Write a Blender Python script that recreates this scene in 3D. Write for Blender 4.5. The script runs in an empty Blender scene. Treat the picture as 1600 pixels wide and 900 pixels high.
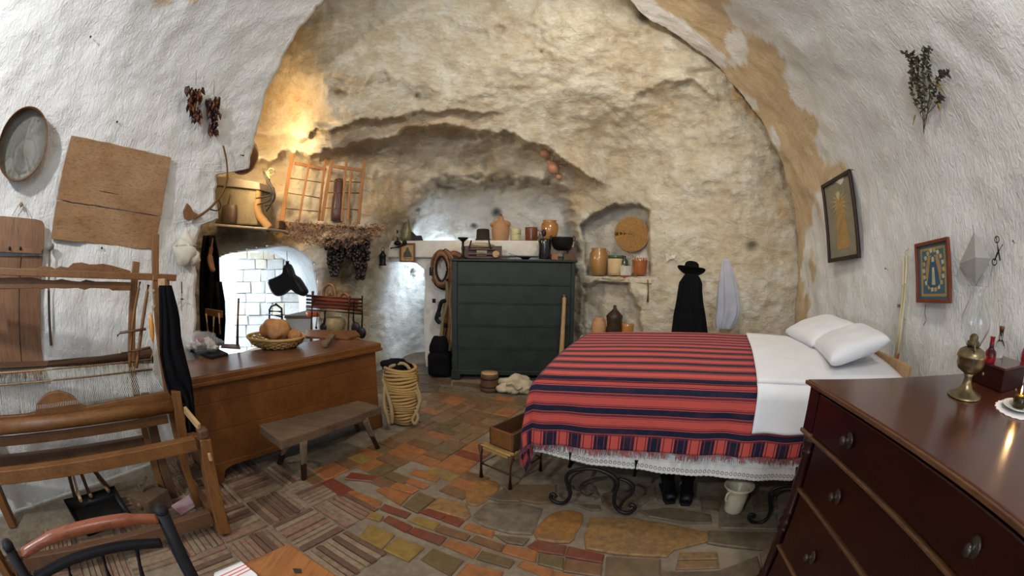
import bpy, math, random
import numpy as np
from mathutils import Vector, Matrix, noise
random.seed(7)
C = bpy.context.scene.collection
PI = math.pi
# ---------------------------------------------------------------- camera (15 mm class fisheye on a full frame)
EYE = Vector((0, 0, 1.5))
FPX = 640.0
PITCH = 2*math.asin(35/2/FPX)
ROLL = -0.012
_c, _s = math.cos(PITCH), math.sin(PITCH)
def _pit(v): return Vector((v[0], v[1]*_c + v[2]*_s, -v[1]*_s + v[2]*_c))
cd = bpy.data.cameras.new('camera'); cam = bpy.data.objects.new('camera', cd); C.objects.link(cam)
cd.type = 'PANO'; cd.sensor_width = 36.0
for holder in (getattr(cd, 'cycles', None), cd):
    try:
        holder.panorama_type = 'FISHEYE_EQUISOLID'; holder.fisheye_lens = FPX*36/1600; holder.fisheye_fov = math.radians(200)
    except Exception: pass
rt = _pit((math.cos(ROLL), 0, -math.sin(ROLL))); up = _pit((math.sin(ROLL), 0, math.cos(ROLL))); bk = -_pit((0, 1, 0))
cam.matrix_world = Matrix(((rt.x, up.x, bk.x, EYE.x), (rt.y, up.y, bk.y, EYE.y), (rt.z, up.z, bk.z, EYE.z), (0, 0, 0, 1)))
cd.clip_start = 0.01; cd.clip_end = 100
bpy.context.scene.camera = cam
# ---------------------------------------------------------------- world and exposure
sc = bpy.context.scene
sc.view_settings.view_transform = 'Standard'; sc.view_settings.look = 'None'
sc.view_settings.exposure = 0.0; sc.view_settings.gamma = 1.0; sc.view_settings.use_curve_mapping = False
W = bpy.data.worlds.new('world'); sc.world = W; W.use_nodes = True
bgn = W.node_tree.nodes['Background']; bgn.inputs[0].default_value = (0.72, 0.86, 1.0, 1); bgn.inputs[1].default_value = 2.0
try:
    sc.cycles.max_bounces = 7; sc.cycles.diffuse_bounces = 4; sc.cycles.glossy_bounces = 3
    sc.cycles.transmission_bounces = 6; sc.cycles.use_denoising = True
    sc.cycles.sample_clamp_indirect = 6.0; sc.cycles.caustics_reflective = False; sc.cycles.caustics_refractive = False
except Exception: pass
def lamp(name, kind, loc, energy, color, size=0.3, target=None, **kw):
    l = bpy.data.lights.new(name, kind); l.energy = energy; l.color = color
    if kind == 'AREA': l.size = size
    elif kind != 'SUN': l.shadow_soft_size = size
    for k, v in kw.items(): setattr(l, k, v)
    o = bpy.data.objects.new(name, l); C.objects.link(o); o.location = loc
    if target is not None:
        o.rotation_euler = (Vector(target)-Vector(loc)).to_track_quat('-Z', 'Y').to_euler()
    return o
# room lamps and an added fill behind the camera, warm lamp and an added fill in the cave, daylight from the kitchen window and the inner passage
lamp('wall_lamp', 'AREA', (-1.75, -1.35, 2.95), 64, (0.97, 0.98, 1.0), 0.14, (-2.2, 3.0, 1.4))
lamp('bed_fill', 'AREA', (0.6, -0.7, 3.4), 33, (1.0, 0.94, 0.86), 0.25, (0.7, 2.6, 0.9))  # unseen fill light added for the bed and the right wall
lamp('door_daylight', 'AREA', (-0.2, -2.5, 1.9), 34, (0.55, 0.76, 1.0), 1.5, (-1.3, 2.0, 1.6))
lamp('arch_lamp', 'AREA', (0.9, 2.3, 3.7), 40, (1.0, 0.90, 0.76), 0.3, (-0.1, 5.4, 1.4))
lamp('recess_fill', 'AREA', (-2.85, 3.25, 2.68), 84, (1.0, 0.74, 0.42), 0.35, (0.2, 5.6, 1.5))  # second warm light, added out of view to brighten the recess
lamp('cave_spot', 'POINT', (-2.62, 3.2, 2.62), 46, (1.0, 0.66, 0.30), 0.05)
lamp('kitchen_daylight', 'AREA', (-6.0, 5.3, 2.0), 140, (0.78, 0.89, 1.0), 1.2, (-3.6, 5.6, 1.2))
lamp('passage_daylight', 'AREA', (-0.75, 6.65, 1.3), 85, (0.70, 0.85, 1.0), 0.7, (-2.2, 5.9, 0.9))

# ---------------------------------------------------------------- geometry helpers
def ray(x, y):
    dx, dy = x-800.0, y-450.0
    c, s = math.cos(ROLL), math.sin(ROLL)
    dx, dy = c*dx - s*dy, s*dx + c*dy
    r = math.hypot(dx, dy)+1e-9; t = 2*math.asin(min(1, r/2/FPX))
    return _pit((math.sin(t)*dx/r, math.cos(t), -math.sin(t)*dy/r))
def aZ(x, y, Z=0.0):
    d = ray(x, y); return EYE + d*((Z-EYE.z)/d.z)
def aY(x, y, Y):
    d = ray(x, y); return EYE + d*(Y/d.y)
def aD(x, y, D):
    return EYE + ray(x, y)*D
def aV(x, y, p):
    """point over/under the ground point p: the ray's point at p's horizontal distance"""
    d = ray(x, y); return EYE + d*(math.hypot(p[0], p[1])/math.hypot(d.x, d.y))
def frame(d, upv=(0, 0, 1)):
    d = Vector(d).normalized(); u = Vector(upv)
    if abs(d.dot(u)) > .99: u = Vector((1, 0, 0))
    a = d.cross(u).normalized(); b = a.cross(d).normalized()
    return d, a, b
UPRIGHT = {'leg', 'foot', 'front_post', 'post', 'upright_post', 'rear_post', 'end_post', 'lath', 'stick', 'brace_post', 'handle', 'shaft', 'turned_column', 'front_leg', 'plank', 'side'}
VERT = {}
class MB:
    def __init__(s): s.v = []; s.f = []; s.sm = []
    def add(s, vs, fs, smooth=False):
        n = len(s.v); s.v += [Vector(v) for v in vs]; s.f += [tuple(i+n for i in f) for f in fs]; s.sm += [smooth]*len(fs); return s
    def box(s, c, size, rot=0, M=None):
        x, y, z = [q/2 for q in size]; vs = [Vector((a, b, d)) for a in (-x, x) for b in (-y, y) for d in (-z, z)]
        if M is None: M = Matrix.Rotation(rot, 3, 'Z')
        vs = [M @ v + Vector(c) for v in vs]
        return s.add(vs, [(0, 1, 3, 2), (4, 6, 7, 5), (0, 4, 5, 1), (2, 3, 7, 6), (0, 2, 6, 4), (1, 5, 7, 3)])
    def bar(s, p0, p1, w, h, upv=(0, 0, 1), w1=None, h1=None):
        p0, p1 = Vector(p0), Vector(p1); d, a, b = frame(p1-p0, upv)
        w1 = w if w1 is None else w1; h1 = h if h1 is None else h1
        vs = [p0+a*(i*w/2)+b*(j*h/2) for i in (-1, 1) for j in (-1, 1)] + [p1+a*(i*w1/2)+b*(j*h1/2) for i in (-1, 1) for j in (-1, 1)]
        return s.add(vs, [(0, 2, 3, 1), (4, 5, 7, 6), (0, 4, 6, 2), (1, 3, 7, 5), (0, 1, 5, 4), (2, 6, 7, 3)])
    def tube(s, pts, r, seg=8, closed=False, flat=1.0):
        pts = [Vector(p) for p in pts]; n = len(pts)
        rs = r if isinstance(r, (list, tuple)) else [r]*n
        vs = []; a = None
        for i, p in enumerate(pts):
            if closed: d = (pts[(i+1) % n]-pts[i-1])
            else: d = pts[min(i+1, n-1)]-pts[max(i-1, 0)]
            if d.length < 1e-9: d = Vector((0, 0, 1))
            d.normalize()
            if a is None: _, a, b = frame(d)
            else:
                a = (a-d*a.dot(d))
                if a.length < 1e-6: _, a, b = frame(d)
                a.normalize(); b = d.cross(a)
            for k in range(seg):
                t = 2*PI*k/seg; vs.append(p+a*(math.cos(t)*rs[i])+b*(math.sin(t)*rs[i]*flat))
        fs = []
        m = n if closed else n-1
        for i in range(m):
            j = (i+1) % n
            for k in range(seg):
                l = (k+1) % seg; fs.append((i*seg+k, i*seg+l, j*seg+l, j*seg+k))
        s.add(vs, fs, True)
        if not closed:
            n0 = len(s.v)-n*seg
            s.f += [tuple(n0+k for k in reversed(range(seg))), tuple(n0+(n-1)*seg+k for k in range(seg))]; s.sm += [False]*2
        return s
    def lathe(s, prof, c=(0, 0, 0), seg=24, M=None, sx=1, sy=1, wob=0):
        c = Vector(c); vs = []
        for (r, z) in prof:
            for k in range(seg):
                t = 2*PI*k/seg; w = 1+wob*math.sin(3*t+z*9)
                v = Vector((r*w*math.cos(t)*sx, r*w*math.sin(t)*sy, z))
                vs.append((M @ v if M is not None else v)+c)
        fs = []
        for i in range(len(prof)-1):
            for k in range(seg):
                l = (k+1) % seg; fs.append((i*seg+k, i*seg+l, (i+1)*seg+l, (i+1)*seg+k))
        s.add(vs, fs, True)
        n0 = len(s.v)-len(vs)
        if prof[0][0] > 1e-4: s.f.append(tuple(n0+k for k in reversed(range(seg)))); s.sm.append(False)
        if prof[-1][0] > 1e-4: s.f.append(tuple(n0+(len(prof)-1)*seg+k for k in range(seg))); s.sm.append(False)
        return s
    def ball(s, c, r, sx=1, sy=1, sz=1, seg=14, M=None, lump=0, seed=0):
        vs = []; fs = []; rg = seg//2+1
        for i in range(rg+1):
            ph = PI*i/rg
            for k in range(seg):
                t = 2*PI*k/seg; d = Vector((math.sin(ph)*math.cos(t), math.sin(ph)*math.sin(t), -math.cos(ph)))
                q = r*(1+lump*noise.noise(d*1.7+Vector((seed, seed*.7, 0))))
                v = Vector((d.x*q*sx, d.y*q*sy, d.z*q*sz)); vs.append((M @ v if M is not None else v)+Vector(c))
        for i in range(rg):
            for k in range(seg):
                l = (k+1) % seg; fs.append((i*seg+k, i*seg+l, (i+1)*seg+l, (i+1)*seg+k))
        return s.add(vs, fs, True)
    def prism(s, poly, off, taper=1.0, smooth=False):
        """poly: 3D corner points; off: extrusion vector"""
        poly = [Vector(p) for p in poly]; off = Vector(off); n = len(poly)
        c = sum(poly, Vector())/n
        top = [c+(p-c)*taper+off for p in poly]
        fs = [tuple(range(n-1, -1, -1)), tuple(range(n, 2*n))]+[(i, (i+1) % n, n+(i+1) % n, n+i) for i in range(n)]
        return s.add(poly+top, fs, smooth)
    def grid(s, P, closed_u=False, smooth=True):
        nu, nv = len(P), len(P[0]); vs = [p for row in P for p in row]; fs = []
        for i in range(nu if closed_u else nu-1):
            for j in range(nv-1):
                k = (i+1) % nu; fs.append((i*nv+j, k*nv+j, k*nv+j+1, i*nv+j+1))
        return s.add(vs, fs, smooth)
    def build(s, name, mat, parent=None, bevel=0, solid=0, sub=0, kind=None, label=None, flat=False, weld=False):
        if name in UPRIGHT and mat.name in VERT: mat = VERT[mat.name]
        me = bpy.data.meshes.new(name); o0 = Vector(parent.location) if parent is not None else Vector((0, 0, 0))
        base = parent
        if parent is not None and parent.parent is not None: o0 = Vector(parent['org'])
        if parent is not None and 'org' in parent: o0 = Vector(parent['org'])
        me.from_pydata([tuple(v-o0) for v in s.v], [], s.f)
        if not flat: me.polygons.foreach_set('use_smooth', s.sm)
        me.update(); me.validate()
        o = bpy.data.objects.new(name, me); C.objects.link(o)
        o.data.materials.append(mat)
        if parent is not None: o.parent = parent; o['org'] = list(o0)
        if weld or sub:
            m = o.modifiers.new('weld', 'WELD'); m.merge_threshold = 1e-4
        if solid:
            m = o.modifiers.new('solid', 'SOLIDIFY'); m.thickness = solid; m.offset = 0
        if bevel:
            m = o.modifiers.new('bevel', 'BEVEL'); m.width = bevel; m.segments = 2; m.limit_method = 'ANGLE'; m.angle_limit = .7
        if sub:
            m = o.modifiers.new('sub', 'SUBSURF'); m.levels = sub; m.render_levels = sub
        if kind: o['kind'] = kind
        if label: o['label'] = label
        return o
def thing(name, label, cat, loc, group=None):
    o = bpy.data.objects.new(name, None); C.objects.link(o); o.location = Vector(loc); o.empty_display_size = .1
    o['label'] = label; o['category'] = cat; o['org'] = list(loc)
    if group: o['group'] = group
    return o
def tag(o, label, cat, group=None):
    o['label'] = label; o['category'] = cat
    if group: o['group'] = group
    return o
def struct(o): o['kind'] = 'structure'; return o
def recenter(o):
    """moves a single mesh thing's origin to its base"""
    me = o.data; n = len(me.vertices); a = np.empty(n*3); me.vertices.foreach_get('co', a); a = a.reshape(-1, 3)
    c = np.array([a[:, 0].mean(), a[:, 1].mean(), a[:, 2].min()]); a -= c
    me.vertices.foreach_set('co', a.ravel()); o.location = Vector(c); me.update(); return o
def crv(pts, n=8):
    """Catmull-Rom through points"""
    pts = [Vector(p) for p in pts]; out = []
    for i in range(len(pts)-1):
        p0 = pts[max(i-1, 0)]; p1 = pts[i]; p2 = pts[i+1]; p3 = pts[min(i+2, len(pts)-1)]
        for k in range(n):
            t = k/n; out.append(.5*((2*p1)+(p2-p0)*t+(2*p0-5*p1+4*p2-p3)*t*t+(3*p1-p0-3*p2+p3)*t**3))
    out.append(pts[-1]); return out

# ---------------------------------------------------------------- materials
class NT:
    def __init__(s, name):
        s.m = bpy.data.materials.new(name); s.m.use_nodes = True; s.t = s.m.node_tree; s.n = s.t.nodes; s.L = s.t.links
        s.b = s.n['Principled BSDF']; s.co = None
    def node(s, t, **kw):
        n = s.n.new(t)
        for k, v in kw.items(): setattr(n, k, v)
        return n
    def val(s, sock, v):
        if isinstance(v, bpy.types.NodeSocket): s.L.new(v, sock)
        elif isinstance(v, (tuple, list)) and len(v) == 3 and sock.type == 'RGBA': sock.default_value = (*v, 1)
        else: sock.default_value = v
    def coord(s, kind='Object', scale=(1, 1, 1), rot=(0, 0, 0), loc=(0, 0, 0)):
        tc = s.node('ShaderNodeTexCoord'); mp = s.node('ShaderNodeMapping')
        mp.inputs['Scale'].default_value = scale; mp.inputs['Rotation'].default_value = rot; mp.inputs['Location'].default_value = loc
        s.L.new(tc.outputs[kind], mp.inputs[0]); return mp.outputs[0]
    def geo(s, scale=(1, 1, 1)):
        g = s.node('ShaderNodeNewGeometry'); mp = s.node('ShaderNodeMapping'); mp.inputs['Scale'].default_value = scale
        s.L.new(g.outputs['Position'], mp.inputs[0]); return mp.outputs[0]
    def noise(s, co, scale=5, det=4, rough=.55, dist=0):
        n = s.node('ShaderNodeTexNoise'); s.L.new(co, n.inputs['Vector']); n.inputs['Scale'].default_value = scale
        n.inputs['Detail'].default_value = det; n.inputs['Roughness'].default_value = rough; n.inputs['Distortion'].default_value = dist
        return n.outputs['Fac']
    def ramp(s, f, stops):
        r = s.node('ShaderNodeValToRGB'); s.L.new(f, r.inputs[0]); e = r.color_ramp.elements
        while len(e) < len(stops): e.new(.5)
        for i, (p, c) in enumerate(stops): e[i].position = p; e[i].color = (*c, 1) if not isinstance(c, (int, float)) else (c, c, c, 1)
        return r.outputs[0]
    def mix(s, f, a, b, mode='MIX'):
        m = s.node('ShaderNodeMix', data_type='RGBA', blend_type=mode); s.val(m.inputs[0], f); s.val(m.inputs[6], a); s.val(m.inputs[7], b); return m.outputs[2]
    def math(s, op, a, b=0.0, c=None):
        m = s.node('ShaderNodeMath', operation=op); s.val(m.inputs[0], a); s.val(m.inputs[1], b)
        if c is not None: s.val(m.inputs[2], c)
        return m.outputs[0]
    def attr(s, name):
        a = s.node('ShaderNodeAttribute'); a.attribute_name = name; return a.outputs['Fac']
    def attrc(s, name):
        a = s.node('ShaderNodeAttribute'); a.attribute_name = name; return a.outputs['Color']
    def bump(s, h, strength=.3, dist=.01, prev=None):
        b = s.node('ShaderNodeBump'); s.L.new(h, b.inputs['Height']); b.inputs['Strength'].default_value = strength; b.inputs['Distance'].default_value = dist
        if prev is not None: s.L.new(prev, b.inputs['Normal'])
        return b.outputs[0]
    def out(s, col=None, rough=None, nrm=None, metal=None, **kw):
        if col is not None: s.val(s.b.inputs['Base Color'], col)
        if rough is not None: s.val(s.b.inputs['Roughness'], rough)
        if nrm is not None: s.L.new(nrm, s.b.inputs['Normal'])
        if metal is not None: s.b.inputs['Metallic'].default_value = metal
        for k, v in kw.items(): s.val(s.b.inputs[k], v)
        return s.m
def wood(name, c1, c2, c3=None, axis=0, rough=.5, grain=9, dark=.0, coat=0, bumps=.25, spec=.5):
    t = NT(name); sc_ = [14, 14, 14]; sc_[axis] = 1.0
    co = t.coord('Object', tuple(q*grain/9 for q in sc_)); n = t.noise(co, 1.6, 6, .6, .6)
    co2 = t.coord('Object', (1, 1, 1)); n2 = t.noise(co2, 3.5, 3, .6)
    col = t.ramp(n, [(.28, c1), (.72, c2)]); col = t.mix(t.ramp(n2, [(.35, 0), (.75, .65)]), col, c3 or c1)
    n3 = t.noise(t.coord('Object', tuple(q*2.2 for q in sc_)), 4, 3)
    col = t.mix(t.ramp(n3, [(.50, 0), (.68, .45)]), col, tuple(q*.32 for q in c2)); n4 = t.noise(co2, 24, 4, .7); col = t.mix(t.ramp(n4, [(.58, 0), (.78, .18)]), col, tuple(q*.5 for q in c2))
    return t.out(col, rough, t.bump(n3, bumps, .003), **{'Coat Weight': coat, 'Coat Roughness': .15, 'Specular IOR Level': spec})
def plain(name, c, rough=.6, metal=0, var=.15, scale=12, bumps=.15, dist=.003, c2=None, spec=.5, coat=0):
    t = NT(name); n = t.noise(t.coord('Object'), scale, 5, .6)
    c2 = c2 or tuple(q*(1-var*2) for q in c)
    return t.out(t.mix(t.ramp(n, [(.35, 0), (.7, 1)]), c, c2), rough, t.bump(n, bumps, dist), metal, **{'Specular IOR Level': spec, 'Coat Weight': coat, 'Coat Roughness': .08})
def cloth(name, c, c2=None, rough=.9, weave=260, bumps=.25):
    dk = max(c) < .05
    t = NT(name); n = t.noise(t.coord('Object'), 7, 4); w = t.noise(t.coord('Object', (weave, weave, weave)), 1, 1)
    return t.out(t.mix(t.ramp(n, [(.3, 0), (.75, 1)]), c, c2 or tuple(q*.85 for q in c)), rough, t.bump(w, bumps, .001), **{'Sheen Weight': 0 if dk else .12, 'Specular IOR Level': .08 if dk else .35})
# ================================================================ THE SETTING
AX = math.radians(15); ea = Vector((math.sin(AX), math.cos(AX), 0)); ew = Vector((math.cos(AX), -math.sin(AX), 0)); O0 = Vector((-.56, 0, 0))
RV, ZS = 2.65, 1.7
def vpt(s, t, off=0.0):
    """s: length along the vault's section from the left floor, t: along its axis, off: inwards"""
    arc = PI*RV
    if s < ZS: w, z, n = -RV, s, (1, 0)
    elif s < ZS+arc:
        a = PI-(s-ZS)/RV; w, z = RV*math.cos(a), ZS+RV*math.sin(a); n = (-math.cos(a), -math.sin(a))
    else: w, z, n = RV, ZS-(s-ZS-arc), (-1, 0)
    return O0+ea*t+ew*(w+n[0]*off)+Vector((0, 0, z+n[1]*off)), (ew*n[0]+Vector((0, 0, n[1])))
def vhit(x, y, off=0.0):
    """where the photo ray (x,y) meets the white vault, and the wall's normal there"""
    d = ray(x, y); lo, hi = .2, 9.0
    def inside(t):
        P = EYE+d*t; w = (P-O0).dot(ew)
        return (abs(w) if P.z < ZS else math.hypot(w, P.z-ZS)) < RV-off
    for _ in range(50):
        m = (lo+hi)/2
        if inside(m): lo = m
        else: hi = m
    P = EYE+d*lo; w = (P-O0).dot(ew)
    if P.z < ZS: n = ew*(-1 if w > 0 else 1)
    else: n = -(ew*w+Vector((0, 0, P.z-ZS))).normalized()
    return P, n
def vst(P):
    w = (P-O0).dot(ew); t = (P-O0).dot(ea)
    if P.z < ZS: s = P.z if w < 0 else ZS+PI*RV+(ZS-P.z)
    else: s = ZS+RV*(PI-math.atan2(P.z-ZS, w))
    return s, t
LEDGE = [(310, 640), (308, 600), (303, 500), (305, 430), (300, 395), (312, 352), (338, 342), (337, 305), (336, 272), (389, 264), (394, 235), (400, 200), (420, 130), (455, 60), (500, 0), (640, -160)]
REDGE = [(820, -150), (1000, 20), (1045, 48), (1095, 84), (1130, 112), (1160, 148), (1190, 190), (1215, 235), (1235, 290), (1244, 350), (1246, 420), (1243, 490), (1240, 560)]
_e = [vst(vhit(x, y)[0]) for x, y in LEDGE]+[vst(vhit(x, y)[0]) for x, y in REDGE]
es = [-.01]; et = [_e[0][1]]
for s, t in _e:
    if s <= es[-1]: s = es[-1]+.004
    es.append(s); et.append(t)
es.append(2*ZS+PI*RV+.01); et.append(et[-1])
SMAX = 2*ZS+PI*RV
def proj_np(P):
    P = P-np.array([0, 0, EYE.z]); a = np.array(rt); b = np.array(up); f = -np.array(bk)
    x, y, z = P@a, P@b, P@f; n = np.sqrt(x*x+y*y+z*z)+1e-9; r = 2*FPX*np.sin(np.arccos(np.clip(z/n, -1, 1))/2); h = np.hypot(x, y)+1e-9
    return 800+r*x/h, 450-r*y/h
def smooth01(x): x = np.clip(x, 0, 1); return x*x*(3-2*x)
def sdpoly(px, py, poly):
    """signed distance to a polygon, positive inside"""
    px = np.asarray(px, float); py = np.asarray(py, float); d = np.full(px.shape, 1e9); ins = np.zeros(px.shape, bool); n = len(poly)
    for i in range(n):
        x0, y0 = poly[i]; x1, y1 = poly[(i+1) % n]
        ex, ey = x1-x0, y1-y0; t = np.clip(((px-x0)*ex+(py-y0)*ey)/(ex*ex+ey*ey+1e-9), 0, 1)
        d = np.minimum(d, np.hypot(px-x0-t*ex, py-y0-t*ey))
        c = ((y0 > py) != (y1 > py)) & (px < ex*(py-y0)/(ey+(1e-12 if ey == 0 else 0))+x0); ins ^= c
    return np.where(ins, d, -d)
def nz(P, s, oct=3, seed=0):
    out = np.empty(len(P)); o = Vector((seed*13.1, seed*7.7, seed*3.3))
    for i, p in enumerate(P): out[i] = noise.fractal(Vector(p)*s+o, .9, 2.0, oct)
    return out
def mesh_np(name, V, F, mat, attrs=None, kind='structure', N=None):
    me = bpy.data.meshes.new(name); me.vertices.add(len(V)); me.vertices.foreach_set('co', V.astype(np.float32).ravel())
    F = np.asarray(F); me.loops.add(F.size); me.loops.foreach_set('vertex_index', F.ravel().astype(np.int32))
    me.polygons.add(len(F)); me.polygons.foreach_set('loop_start', np.arange(0, F.size, F.shape[1], dtype=np.int32))
    me.update(calc_edges=True); me.validate(); me.polygons.foreach_set('use_smooth', np.ones(len(F), bool))
    for k, a in (attrs or {}).items():
        at = me.attributes.new(k, 'FLOAT', 'POINT'); at.data.foreach_set('value', a.astype(np.float32))
    if N is not None: me.normals_split_custom_set_from_vertices([tuple(v) for v in N])
    o = bpy.data.objects.new(name, me); C.objects.link(o); me.materials.append(mat)
    if kind: o['kind'] = kind
    return o
def gridfaces(nu, nv, mask=None):
    i, j = np.meshgrid(np.arange(nu-1), np.arange(nv-1), indexing='ij'); a = i*nv+j
    F = np.stack([a, a+1, a+nv+1, a+nv], -1).reshape(-1, 4)
    return F if mask is None else F[~mask[:-1, :-1].ravel()]
# plaster of the white vault
def mat_plaster():
    t = NT('limewash'); p = t.geo()
    n1 = t.noise(p, 1.7, 4, .6); n2 = t.noise(p, 9, 5, .6); n3 = t.noise(p, 42, 3, .5, .3); n4 = t.noise(t.geo((1, 1, .45)), 24, 4, .62, 1.6)
    col = t.mix(t.ramp(n1, [(.35, 0), (.7, 1)]), (.80, .79, .76), (.70, .69, .66))
    col = t.mix(t.ramp(n2, [(.58, 0), (.8, .35)]), col, (.58, .54, .47))
    tan = t.mix(t.ramp(n2, [(.3, 0), (.7, 1)]), (.62, .49, .32), (.54, .40, .24))
    col = t.mix(t.attr('tan'), col, tan)
    col = t.mix(t.attr('low_grey'), col, (.52, .50, .45))
    b = t.bump(n4, .55, .03); b = t.bump(n2, .35, .03, b); b = t.bump(n3, .25, .008, b)
    return t.out(col, .88, b, **{'Specular IOR Level': .25})
M_LIME = mat_plaster()
TANP = [(980, -40), (1126, -40), (1140, 30), (1134, 80), (1150, 118), (1172, 66), (1206, 62), (1226, 96), (1238, 150), (1268, 190), (1280, 246), (1312, 262), (1296, 296), (1272, 300), (1268, 380), (1256, 450), (1248, 520), (1225, 520), (1225, 250), (1120, 90)]
ns = 270
S = np.unique(np.concatenate([np.linspace(0, SMAX, ns), np.interp(np.linspace(0, 1, 60), np.linspace(0, 1, 60), np.linspace(1.7, 3.0, 60))])); ns = len(S)
ET = np.interp(S, es, et)
T = []
u = np.linspace(0, 1, 150)
for k, s in enumerate(S):
    e = ET[k]+.035*noise.noise(Vector((s*5, 0, 0)))+.02*noise.noise(Vector((s*17, 3, 0)))
    T.append(-3.4+(e+3.4)*(1-(1-u)**1.35))
T = np.array(T); nt = T.shape[1]
V = np.empty((ns, nt, 3)); NN = np.empty((ns, nt, 3))
for i, s in enumerate(S):
    p, n = vpt(s, 0); V[i] = np.array(p)[None]+T[i][:, None]*np.array(ea)[None]; NN[i] = np.array(n)
P = V.reshape(-1, 3)
h = .038*nz(P, 1.1, 3, 1)+.020*nz(P, 3.2, 3, 2)+.009*nz(P*np.array([1, 1, .6]), 9.0, 3, 5)
fade = np.minimum(1, (SMAX-np.abs(S*2-SMAX))/.6)[:, None]*np.ones((1, nt))
V += NN*(h.reshape(ns, nt)*fade)[..., None]
# rounded arris and the outer face of the arch
back = [np.array(V[:, -1])]
ext = []
for off, dt in ((.025, .035), (.07, .06), (.2, .09), (.6, .16), (2.6, .3)):
    ext.append((V[:, -1]-NN[:, -1]*off+np.array(ea)*dt)[:, None])
V = np.concatenate([V]+ext, 1); nt = V.shape[1]
P = V.reshape(-1, 3); qx, qy = proj_np(P)
front = (P[:, 1] > .2)
wob = nz(P, 3.0, 3, 9)*22
sd = sdpoly(qx, qy, TANP)+wob
tan = np.where(front, smooth01(sd/5+.5), 0)
for (a, b, r1, r2) in ((255, 2, 20, 10), (300, 2, 12, 7), (120, 250, 0, 0)):
    if r1: tan = np.maximum(tan, np.where(front, smooth01((1-np.hypot((qx-a)/r1, (qy-b)/r2))*3), 0))
low_grey = smooth01((1.0-P[:, 2])/1.2+nz(P, 2, 3, 12)*.5)*.5*(P[:, 0] < 0)  # greyer towards the foot of the wall on the left
gu = np.gradient(V, axis=0); gv = np.gradient(V, axis=1); N = np.cross(gu, gv); N /= np.linalg.norm(N, axis=-1)[..., None]+1e-12
if (N[:, 5]*NN[:, 5]).sum() < 0: N = -N; flip = False
else: flip = True
def vault_part(name, s0, s1):
    idx = np.where((S >= s0-1e-6) & (S <= s1+1e-6))[0]; a, b = idx[0], idx[-1]
    if b < ns-1: b += 1
    v = V[a:b+1].reshape(-1, 3); F = gridfaces(b-a+1, nt); F = F[:, ::-1] if flip else F
    sl = slice(a*nt, (b+1)*nt)
    return mesh_np(name, v, F, M_LIME, {'tan': tan[sl], 'low_grey': low_grey[sl]}, N=N[a:b+1].reshape(-1, 3))
vault_part('wall_left', 0, 2.9); vault_part('ceiling', 2.9, SMAX-2.9); vault_part('wall_right', SMAX-2.9, SMAX)
# wall behind the camera with the entrance doorway
b = MB(); fo = O0+ea*-3.2
def fr(w0, w1, z0, z1): b.box(fo+ew*((w0+w1)/2)+Vector((0, 0, (z0+z1)/2)), (w1-w0, .3, z1-z0), -AX)
fr(-2.9, -.5, 0, 4.6); fr(.7, 2.9, 0, 4.6); fr(-.5, .7, 2.3, 3.0); fr(-.5, .7, 3.7, 4.6)
o = b.build('wall_front', M_LIME); o['kind'] = 'structure'

# ---------------------------------------------------------------- the rock-cut cave beyond the arch
CP = [  # photo x, y, forward distance: how far the rock lies in each direction
 (1240, 490, 3.75), (1240, 300, 3.75), (1180, 180, 3.8), (1130, 110, 3.75), (1000, 20, 3.75), (1330, 450, 3.5), (1330, 300, 3.5), (1260, 150, 3.6), (1150, 0, 3.5),
 (1150, 450, 3.95), (1150, 300, 4.0), (1150, 600, 3.85), (1240, 600, 3.7), (1080, 450, 4.3), (1080, 300, 4.4), (1080, 200, 4.3), (1015, 480, 4.65), (1015, 300, 4.8), (1015, 200, 4.6), (1015, 600, 4.6),
 (930, 480, 5.15), (930, 300, 5.25), (930, 230, 5.2), (900, 600, 5.9), (900, 480, 5.7), (900, 340, 5.6), (800, 600, 6.2), (800, 470, 6.1), (760, 340, 5.95), (760, 240, 5.5), (700, 600, 6.6), (700, 470, 6.6),
 (850, 240, 5.4), (800, 190, 4.9), (800, 100, 4.3), (800, 0, 3.8), (800, -120, 3.5), (900, 100, 4.2), (950, 180, 4.6), (1000, 110, 4.1), (900, 0, 3.75),
 (700, 100, 4.2), (700, 190, 4.8), (640, 0, 3.7), (600, 100, 3.9), (600, 190, 4.5), (500, 100, 3.5), (500, 190, 3.85), (430, 190, 4.45), (420, 225, 4.7), (500, -60, 3.2), (650, -120, 3.4), (400, 80, 3.7), (440, 130, 3.9),
 (430, 260, 4.65), (500, 260, 4.7), (580, 260, 5.1), (650, 260, 5.4), (430, 350, 4.3), (500, 350, 4.6), (580, 350, 5.0), (640, 340, 5.7),
 (400, 600, 4.1), (500, 600, 4.6), (500, 480, 4.6), (540, 420, 4.75), (540, 560, 4.75), (575, 420, 5.0), (575, 560, 5.0), (600, 560, 5.4), (600, 440, 5.4), (625, 500, 6.2), (645, 460, 6.9), (645, 560, 6.9), (670, 500, 7.0), (630, 400, 6.2),
 (345, 400, 4.0), (345, 560, 3.95), (345, 300, 3.95), (300, 400, 3.7), (300, 560, 3.6), (300, 250, 3.6), (220, 400, 3.0), (220, 560, 3.0), (220, 250, 3.0), (300, 100, 3.1)]
gx = np.arange(205, 1350, 2.6); gy = np.arange(-170, 660, 2.6)
GX, GY = np.meshgrid(gx, gy, indexing='ij')
c = np.array(CP, float); Dc = np.array([p[2]/ray(p[0], p[1]).y for p in CP]); Q = c[:, :2]/300
def phi(r): return r*r*np.log(r+1e-9)
n = len(c); K = phi(np.hypot(Q[:, None, 0]-Q[None, :, 0], Q[:, None, 1]-Q[None, :, 1]))+np.eye(n)*.02
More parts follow.
